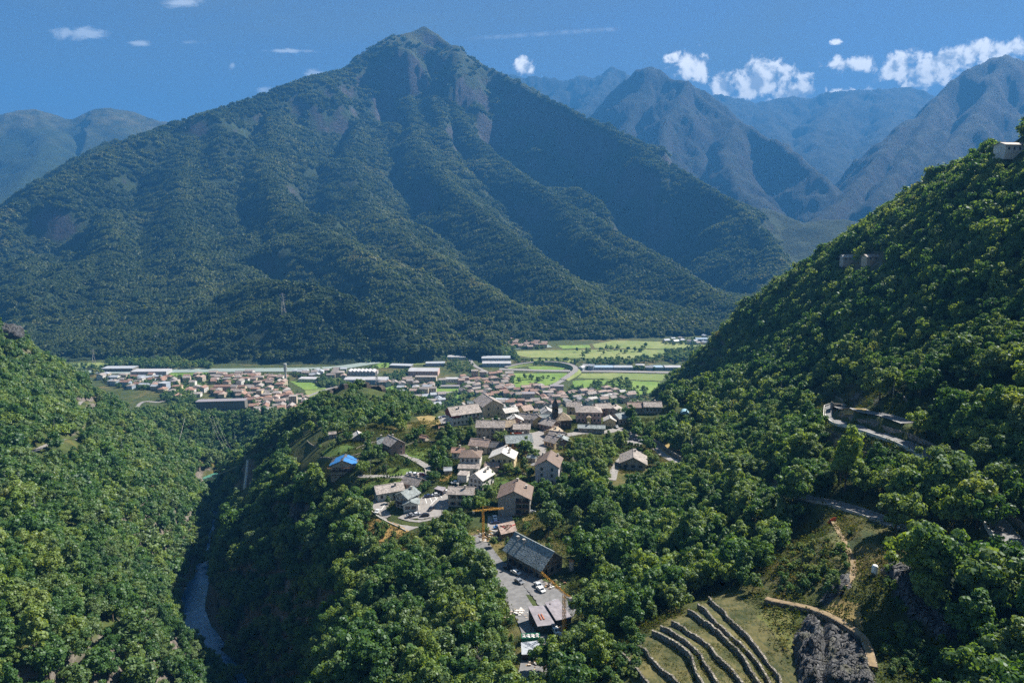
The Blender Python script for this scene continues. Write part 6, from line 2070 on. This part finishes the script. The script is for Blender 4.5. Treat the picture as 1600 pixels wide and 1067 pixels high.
# container, timber and rubble of the yard
g = G(829, 1003)
e = empty('container', g, R(4), 'bright green open container loaded with sacks', 'container')
m = MB().box(-2.8, 2.8, -1.2, -1.1, 0, 2.3).box(-2.8, 2.8, 1.1, 1.2, 0, 2.3).box(-2.8, -2.7, -1.1, 1.1, 0, 2.3).box(2.7, 2.8, -1.1, 1.1, 0, 2.3).box(-2.7, 2.7, -1.1, 1.1, 0, 0.15)
for k in range(14):
    m.box(-2.7 + k * 0.4, -2.55 + k * 0.4, -1.27, -1.2, 0.1, 2.2)
m.build('body', flat('green_container_paint', (0.01, 0.20, 0.10), 0.5, 0.15), e)
for k in range(8):
    s = link('sack', boulder_mesh(40 + k, 7, flat('white_sacks', (0.6, 0.58, 0.56), 0.8), 0.12), e, loc=(-2.2 + (k % 4) * 1.4, -0.5 + (k // 4) * 1.0, 2.0), scale=(0.65, 0.5, 0.45))
M_TIMBER = flat('weathered_timber', (0.32, 0.27, 0.21), 0.85, 0.3, 3)
g = G(864, 1018)
e = empty('timber_stack', g, R(20), 'heap of weathered beams and boards at the yard end', 'timber')
tb = MB().box(-2.4, 2.4, -0.12, 0.12, 0, 0.2).mesh('beam', M_TIMBER)
for k in range(22):
    link('beam', tb, e, loc=(rr.uniform(-2, 2), rr.uniform(-1.8, 1.8), 0.1 + 0.08 * k), rot=(0, rr.uniform(-.06, .06), (0 if k % 2 else 1.5) + rr.uniform(-.25, .25)))


def rubble(px, py, n, spread, label, cols, seed):
    r = random.Random(seed)
    g = G(px, py)
    m = MB()
    for i in range(n):
        x, y = r.gauss(0, spread), r.gauss(0, spread)
        s = r.uniform(0.18, 0.7)
        z = float(H(g[0] + x, g[1] + y)) - g[2] + r.uniform(0, 0.9) * max(0, 1 - math.hypot(x, y) / (2.2 * spread))
        c = [(x + r.uniform(-s, s), y + r.uniform(-s, s), z + r.uniform(-.1, s)) for _ in range(4)]
        m.hexa([(x - s, y - s * .6, z), (x + s, y - s * .5, z), (x + s * .8, y + s * .6, z), (x - s * .7, y + s * .5, z)], [(x - s * .8, y - s * .5, z + s * .7), (x + s * .7, y - s * .5, z + s * .8), (x + s * .8, y + s * .4, z + s * .6), (x - s * .6, y + s * .5, z + s * .7)], r.randrange(len(cols)))
    tag(m.build('rubble', cols, loc=g), label, 'rubble', kind='stuff')


rc = [flat('pale_rubble', (0.45, 0.38, 0.32), 0.9), flat('brown_rubble', (0.22, 0.13, 0.08), 0.9), flat('white_rubble', (0.62, 0.6, 0.58), 0.9), flat('ochre_rubble', (0.42, 0.27, 0.12), 0.9), M_DARKWALL]
rubble(765, 836, 120, 2.8, 'heap of building rubble at the foot of the crane', rc, 1)
rubble(772, 842, 70, 2.2, 'spread of planks and bricks beside the crane', rc, 2)
rubble(808, 958, 60, 1.6, 'pale stones tipped down the bank below the lane', rc[:1] + rc[2:3], 3)
rubble(862, 915, 50, 2.0, 'scrap and crates along the yard edge', rc, 4)
rubble(838, 1034, 60, 1.8, 'scrap at the end of the yard', rc, 5)
rubble(876, 985, 40, 1.4, 'scrap beside the crane foot', rc, 6)
M_NET = flat('orange_net', (0.75, 0.13, 0.05), 0.7, 0.1)
for px, py, n_, lb in [(808, 679, 9, 'orange building site fence on the village square'), (1300, 815, 3, 'red safety net at the head of the footpath')]:
    g = G(px, py)
    fl_ = np.array([(g[0] - n_ * .5 + i, g[1] + 0.15 * i, H(g[0] - n_ * .5 + i, g[1] + .15 * i)) for i in range(n_ + 1)])
    wall_along('fence', fl_, 1.3, 0.05, M_NET, lb, 0.1, cat='fence')

# poles, masts, pylons, cables
M_POLE = flat('grey_pole', (0.38, 0.36, 0.33), 0.8, 0.15)
for px, py, h, lb in [(579, 742, 9, 'by the blue tarpaulin house'), (604, 750, 9, 'beside the bright lawn'), (571, 712, 9, 'at the hedge of the meadow'), (582, 690, 8, 'left of the pink farmhouse'), (572, 685, 9, 'near the small white roofed hut'), (1245, 618, 9, 'on the open slope above the hairpin'), (1395, 622, 9, 'on the bank right of the hairpin'),
                      (1548, 262, 8, 'below the skyline house'), (690, 812, 7, 'at the foot of the car park'), (875, 676, 8, 'in front of the church')]:
    e = empty('utility_pole', G(px, py), 0.4, 'slim utility pole ' + lb, 'pole', 'utility poles')
    MB().bar((0, 0, -1), (0, 0, h), 0.14, 6, 0.09).build('post', M_POLE, e)
    MB().box(-0.8, 0.8, -.06, .06, h - .7, h - .55).build('crossarm', M_POLE, e)
    for k in (-.7, 0, .7):
        MB().box(k - .06, k + .06, -.06, .06, h - .55, h - .3).build('insulator', M_CONC, e)


def pylon(label, loc, h):
    e = empty('pylon', loc, 0.6, label, 'pylon')
    m = MB()
    b = h * 0.11
    lv = [(0, b), (h * .35, b * .62), (h * .65, b * .3), (h, b * .12)]
    for (z0, w0), (z1, w1) in zip(lv[:-1], lv[1:]):
        for sx, sy in ((-1, -1), (1, -1), (1, 1), (-1, 1)):
            m.bar((sx * w0, sy * w0, z0), (sx * w1, sy * w1, z1), 0.22)
        for k in range(4):
            c = [(-1, -1), (1, -1), (1, 1), (-1, 1)]
            a, d = c[k], c[(k + 1) % 4]
            m.bar((a[0] * w0, a[1] * w0, z0), (d[0] * w1, d[1] * w1, z1), 0.14)
            m.bar((d[0] * w0, d[1] * w0, z0), (a[0] * w1, a[1] * w1, z1), 0.14)
    m.build('tower', M_POLE, e)
    for z in (h * .68, h * .8, h * .92):
        MB().bar((-h * .13, 0, z), (h * .13, 0, z), 0.2).bar((-h * .13, 0, z), (0, 0, z + h * .04), 0.12).bar((h * .13, 0, z), (0, 0, z + h * .04), 0.12).build('crossarm', M_POLE, e)


pylon('lattice power pylon on the dry field left of town', G(147, 569, 900), 32)
g = W(447, 562, 1560)
pylon('lattice power pylon at the foot of the wooded hump', (g[0], g[1], max(0, float(main_height(np.array([g[0]]), np.array([g[1]]))[0]))), 50)
pylon('lattice power pylon standing in the pale blue halls', G(589, 601, 900), 26)
g = G(447, 597, 900)
e = empty('mast', g, 0, 'tall pale grey mast with antenna panels in the town', 'mast')
MB().lathe([(1.6, 0), (1.5, 20), (2.6, 20.2), (2.6, 36), (1.0, 36.2)], 12).build('shaft', flat('pale_mast', (0.45, 0.47, 0.46), 0.6), e)
for k in range(6):
    a = k * math.pi / 3
    MB().box(2.55, 2.9, -.5, .5, 22, 34).build('panel', M_TANK, e, rot=a)


def cable(label, a, b, sag, r=0.10, mat=None):
    a, b = Vector(a), Vector(b)
    pts = [a.lerp(b, t) - Vector((0, 0, 4 * sag * t * (1 - t))) for t in np.linspace(0, 1, 28)]
    m = MB()
    for p, q in zip(pts[:-1], pts[1:]):
        m.bar(p, q, r, 4)
    return tag(m.build('cable', mat or M_POLE), label, 'cable')


cable('pale rope of the zip line spanning the gorge above the pool', W(296, 752, 660), W(397, 713, 560), 4, 0.22, M_PARAPET)
cable('power line climbing the gorge side, beside the zip line', W(291, 640, 900), W(272, 712, 640), 4, 0.12)
cable('upper power line down to the gorge pool', W(305, 690, 800), W(326, 742, 690), 2, 0.12)
for k in range(3):
    cable('power line swinging over the wooded gorge mouth, %s of three' % ('left', 'middle', 'right')[k], W(327 + 5 * k, 650, 850), W(350 + 5 * k, 700, 640), 4, 0.10)
# waterfall
wf = [W(389, 716, 556), W(388, 730, 554), W(386, 748, 552), W(384, 766, 551), W(382, 786, 550)]
wl2 = np.array([(x, y - 3.5, z) for x, y, z in wf])
V = []
for (x, y, z), w in zip(wl2, (0.8, 0.9, 1.1, 1.4, 1.8)):
    V += [(x - w, y, z), (x, y - 0.5, z), (x + w, y, z)]
F = [(i * 3 + j, i * 3 + j + 1, i * 3 + j + 4, i * 3 + j + 3) for i in range(4) for j in range(2)]
tag(link('waterfall', mesh_from('waterfall', V, F, (NT('falling_water').done((0.62, 0.70, 0.80), 0.5),))), kind='structure')

# ------------------------------------------------------------------ castle ruin
def ruin(label, pts, h, th, seed):
    r = random.Random(seed)
    L = []
    for a, dy in pts:
        yy = np.arange(520.0, 640, 2)
        u = uv(a, 606)[0]
        yc = yy[np.argmax((H(u * yy, yy) - CAMZ) / yy)] + dy
        L.append((u * yc, yc))
    L = resample(L, 1.6)
    z = H(L[:, 0], L[:, 1])
    L = np.c_[L, z]
    hh = [max(1.2, h * (0.8 + 0.22 * math.sin(i * 0.7 + seed) + r.uniform(-.12, .1))) for i in range(len(L))]
    o = wall_along('castle_ruin', L, hh, th, M_DARKSTONE, label, -2.5, cat='ruin')
    return o


ruin('broken dark stone keep wall of the castle ruin, the taller part', [(570, -3), (580, 2), (592, 2), (600, -4)], 5.0, 4.5, 1)
ruin('crumbling dark stone curtain wall at the left end of castle hill', [(512, -4), (522, 2), (535, 2), (541, -3)], 4.2, 4.0, 2)
ruin('low remains of the wall joining both castle ruins', [(541, 0), (555, 1), (570, 0)], 2.6, 1.2, 3)

# stone walls between the gardens, and the small sheds
for k, (pts, lb) in enumerate([([(556, 702), (585, 692), (610, 690)], 'left of the pink farmhouse'), ([(470, 668), (505, 662), (548, 668)], 'on the terraced slope under castle hill'), ([(625, 702), (650, 692), (690, 690)], 'above the walled meadow'), ([(700, 692), (745, 686)], 'below the apartment house garden'),
                                ([(768, 748), (800, 738), (828, 744)], 'around the sunny lawn by the chalet block'), ([(480, 690), (520, 684), (550, 684)], 'on the meadow beside the little hut'), ([(690, 712), (705, 722), (700, 738)], 'beside the tiny white cottage'), ([(890, 726), (930, 722), (958, 728)], 'below the dark park trees'),
                                ([(566, 766), (596, 766), (632, 757)], 'in front of the bright lawn'), ([(500, 716), (540, 716), (575, 708)], 'behind the blue tarpaulin house'), ([(1285, 700), (1330, 704), (1370, 712)], 'on the grassy bank below the hairpin'), ([(1300, 618), (1360, 622), (1420, 632)], 'on the open slope over the hairpin')]):
    l_ = resample(GP(pts), 2.0)
    wall_along('garden_wall', np.c_[l_, H(l_[:, 0], l_[:, 1])], 1.0, 0.45, M_DRYSTONE, 'low dry stone wall ' + lb, -1.5, 'dry stone garden walls', jit=0.15)
for px, py, w_, d_, a, wk, rk, lb in [(692, 676, 5, 4, 10, 'white', 'terra', 'below the parking terrace of the apartment house'), (676, 716, 4.5, 3.5, -20, 'beige', 'stone', 'on the meadow beside the curved wall'), (706, 690, 5, 4, 15, 'grey', 'stone', 'left of the cream balconied house'), (830, 722, 5, 4, -15, 'beige', 'slate', 'behind the tall pale grey house'),
                                      (800, 722, 4, 3.5, 12, 'grey', 'pinkst', 'in the garden right of the cream gable house'), (755, 748, 4, 3, -25, 'white', 'stone', 'between the two bright roofed houses'), (700, 742, 4, 3.5, 8, 'beige', 'tin', 'beside the orange scrub patch'), (598, 700, 4, 3, 5, 'grey', 'stone', 'behind the pink farmhouse wing'),
                                      (905, 726, 7, 3.5, -4, 'white', 'stone', 'with a long pale wall under the park'), (520, 684, 4.5, 3.5, 20, 'grey', 'stone', 'on the terraced slope'), (660, 690, 4.5, 3.5, -30, 'beige', 'terra', 'among trees over the walled meadow'), (858, 722, 4.5, 4, 18, 'white', 'brown', 'at the park corner behind the tall house')]:
    house('small garden shed ' + lb, px, py, w_, d_, 2.4, 1.1, a, wk, rk, wins={'f': (1, 1)}, win='small', name='shed', cat='shed', group='garden sheds', over=0.35)


# ------------------------------------------------------------------ plant the trees: the largest in view one by one, the rest as one wood
def plant():
    T = np.array([t[:5] for t in TREES], float)
    px, py, f = P(T[:, 0], T[:, 1], T[:, 2] + 6 * T[:, 3])
    size = T[:, 3] / np.hypot(T[:, 0], T[:, 1])
    infr = (px > 5) & (px < 1595) & (py > 5) & (py < 1050) & (T[:, 4] < NEAR) & visible(T[:, 0], T[:, 1], T[:, 2] + 4 * T[:, 3], 1.0)
    order = np.argsort(-np.where(infr, size, 0))
    chosen = set(order[:300].tolist())
    marks = [((830, 865), 'the slate roofed house'), ((845, 960), 'the yard sheds'), ((829, 995), 'the green container'), ((755, 820), 'the demolished house crane'), ((805, 780), 'the grey chalet block'), ((855, 735), 'the tall pale grey house'), ((640, 800), 'the car park'), ((590, 800), 'the cliff edge road bend'),
             ((535, 735), 'the blue tarpaulin house'), ((612, 700), 'the pink farmhouse'), ((988, 715), 'the grey farm building'), ((920, 650), 'the pink guest house'), ((893, 885), 'the pale silo'), ((1366, 888), 'the white water tank'), ((1310, 1030), 'the dark schist slab'), ((1080, 1000), 'the terrace walls'), ((1190, 960), 'the highest terrace wall'),
             ((1300, 640), 'the hairpin bend'), ((1400, 690), 'the upper hillside road'), ((1350, 800), 'the lower hillside road'), ((1500, 750), 'the steep upper road'), ((1328, 410), 'the hillside cottage'), ((1585, 235), 'the skyline house'), ((1070, 640), 'the blue plastic tunnel'), ((300, 940), 'the torrent'), ((350, 1050), 'the lower torrent'),
             ((32, 820), 'the left slope hut'), ((100, 1000), 'the bottom left corner'), ((600, 1040), 'the lower picture edge'), ((470, 800), 'the sheer gorge cliff'), ((640, 885), 'the grey rock face'), ((1560, 1040), 'the bottom right corner'), ((1580, 600), 'the right picture edge'), ((1000, 840), 'the silo wood'), ((1130, 800), 'the right wood centre'),
             ((740, 1030), 'the bare grey trees'), ((1040, 715), 'the village road end'), ((700, 920), 'the central bank'), ((540, 960), 'the brow above the gorge'), ((960, 960), 'the dark yard hollow')]
    kindw = ['round crowned', 'broad low', 'tall narrow', 'dome shaped', 'wide spreading', 'slim upright', 'high crowned']

    def zone_label(i):
        q = min(marks, key=lambda m: (m[0][0] - px[i]) ** 2 + (m[0][1] - py[i]) ** 2)
        dx, dy = px[i] - q[0][0], py[i] - q[0][1]
        w = ('right of' if dx > 0 else 'left of') if abs(dx) > abs(dy) else ('below' if dy > 0 else 'above')
        sz = 'large' if T[i, 3] > 1.25 else 'middling' if T[i, 3] > 0.95 else 'small'
        return '%s %s broadleaf tree %s %s' % (sz, kindw[int(T[i, 4])], w, q[1])
    for i in sorted(chosen):
        x, y, z, s, ix = T[i]
        lb = zone_label(i)
        e = empty('broadleaf_tree', (x, y, z), random.uniform(0, 6.28), lb, 'tree', 'woodland trees near the viewer')
        e.scale = (s * random.uniform(.92, 1.1), s * random.uniform(.92, 1.1), s * random.uniform(.95, 1.15))
        link('crown', CROWNS[int(ix)], e)
        link('trunk', TRUNKS[int(ix)], e)
    rest = np.array([i for i in range(len(T)) if i not in chosen])
    Q = T[rest]
    n = len(Q)
    rot = np.c_[rng.normal(0, .05, n), rng.normal(0, .05, n), rng.uniform(0, 6.28, n)]
    sc = Q[:, 3:4] * rng.uniform(0.9, 1.12, (n, 3))
    scatter('woodland', scatter_group('scatter_trees', protos), Q[:, :3], rot, sc, Q[:, 4], 'broadleaf woodland covering the gorge sides, hillsides and valley', 'woodland')


plant()


def plant_mountain():
    sp = 21.0
    xs, ys = np.meshgrid(np.arange(-3400, 2300, sp), np.arange(1450, 5000, sp))
    x, y = xs.ravel() + rng.uniform(-.5, .5, xs.size) * sp, ys.ravel() + rng.uniform(-.5, .5, xs.size) * sp
    k = np.abs(x) < 0.86 * y + 60
    x, y = x[k], y[k]
    z = main_height(x, y)
    e = 12.0
    gx_, gy_ = (main_height(x + e, y) - main_height(x - e, y)) / (2 * e), (main_height(x, y + e) - main_height(x, y - e)) / (2 * e)
    nrm = np.c_[-gx_, -gy_, np.ones(len(x))]
    nrm /= np.linalg.norm(nrm, axis=1)[:, None]
    view = np.c_[-x, -y, CAMZ - z]
    view /= np.linalg.norm(view, axis=1)[:, None]
    nz = nrm[:, 2] + 0.16 * fbm(x, y, 130, 3, 120)
    keep = (z > 1) & ((nrm * view).sum(1) > -0.12) & (nz > 0.60)
    tl = 1180 + 260 * fbm(x, y, 500, 3, 130)
    keep &= (z < tl) | ((z < tl + 350) & (rng.random(len(x)) < 0.25))
    keep &= ~((fbm(x, y, 160, 3, 140) > 0.50) & (z > 250))
    x, y, z, nrm = x[keep], y[keep], z[keep], nrm[keep]
    n = len(x)
    # lean half way between upright and square to the slope
    up = nrm * 0.8 + np.array([0, 0, 0.2])
    rx, ry = -np.arctan2(up[:, 1], up[:, 2]), np.arctan2(up[:, 0], np.hypot(up[:, 1], up[:, 2]))
    rot = np.c_[rx, ry, np.zeros(n)]
    s = rng.uniform(0.6, 1.45, (n, 1)) * (1 + 0.3 * fbm(x, y, 220, 2, 150))[:, None] * np.array([[1, 1, 1.1]])
    scatter('forest', scatter_group('scatter_mountain', mt_protos), np.c_[x, y, z - 1.0], rot, s, rng.integers(0, 5, n), 'dense forest clothing the great mountain across the valley', 'forest')
    print('mountain clumps', n)


plant_mountain()


def tufts():
    """coarse grass and low herbs on the open banks"""
    r = np.random.default_rng(61)
    for i in range(3):
        V, F = crown_mesh(500 + i, 5, 9, 0.55, core=False, rad=(0.5, 0.25), zc=0.2)
        proto(tuft_kinds, 'tuft_%02d' % i, mesh_from('tuft', V * np.array([0.7, 0.7, 0.5]), F, (M_TUFT,)))
    x, y = r.uniform(-110, 190, 60000), r.uniform(105, 460, 60000)
    z = H(x, y)
    k = (np.abs(x) < 0.85 * y) & visible(x, y, z + 1, 1.0)
    k &= road_gap(x, y) > 0.6
    for hx, hy, s in HOUSES:
        k &= np.hypot(x - hx, y - hy) > s * 0.62
    bx, by, _ = P(x, y, z)
    for poly in PAVED + [[(1236, 1000), (1262, 955), (1290, 965), (1345, 1000), (1372, 1080), (1236, 1080)], [(1280, 945), (1296, 912), (1333, 890), (1328, 918), (1300, 948)], [(1375, 890), (1400, 875), (1440, 900), (1475, 950), (1500, 1000), (1470, 1005), (1430, 975), (1400, 940)], [(1100, 935), (1190, 945), (1240, 1080), (940, 1080), (970, 1020)]]:
        k &= ~in_poly(bx, by, poly)
    n4 = fbm(x, y, 14, 3, 200)
    k &= n4 > -0.25
    x, y, z = x[k], y[k], z[k]
    tv = np.vstack(TERR_V)
    tv = tv[r.integers(0, len(tv), 1500)] + np.c_[r.uniform(-.3, .3, (1500, 2)), np.full(1500, -0.12)]
    tv = tv[fbm(tv[:, 0], tv[:, 1], 6, 2, 210) > -0.15]
    x, y, z = np.r_[x, tv[:, 0]], np.r_[y, tv[:, 1]], np.r_[z, tv[:, 2]]
    n = len(x)
    s = r.uniform(0.4, 1.2, (n, 1)) * np.ones((1, 3))
    scatter('undergrowth', scatter_group('scatter_tufts', tuft_kinds), np.c_[x, y, z], np.c_[np.zeros((n, 2)), r.uniform(0, 6.28, n)], s * np.where(np.arange(n) >= n - len(tv), 0.42, 1.0)[:, None], r.integers(0, 3, n), 'coarse grass and herbs on the open banks and gardens', 'undergrowth')
    print('tufts', n)


tuft_kinds = bpy.data.collections.new('tuft_kinds')
M_TUFT = leaf_material('coarse_grass', [(0.0, (0.028, 0.048, 0.012)), (0.4, (0.05, 0.075, 0.018)), (0.75, (0.085, 0.095, 0.03)), (1.0, (0.15, 0.12, 0.05))], 0.3, 0.0)
tufts()


# ------------------------------------------------------------------ labels: what still reads alike is told apart by its order in the picture
def tell_apart():
    words = 'first second third fourth fifth sixth seventh eighth ninth tenth eleventh twelfth thirteenth fourteenth fifteenth sixteenth seventeenth eighteenth nineteenth twentieth'.split()
    by = {}
    for o in col.objects:
        if o.parent is None and o.get('label'):
            by.setdefault(o['label'], []).append(o)
    for lb, os_ in by.items():
        if len(os_) < 2 or len(os_) > 20:
            continue
        os_.sort(key=lambda o: float(P(o.location.x, o.location.y, o.location.z)[0]))
        for k, o in enumerate(os_):
            o['label'] = lb + ', %s from left' % words[k] if len(os_) > 2 else lb + (', the left one', ', the right one')[k]


tell_apart()
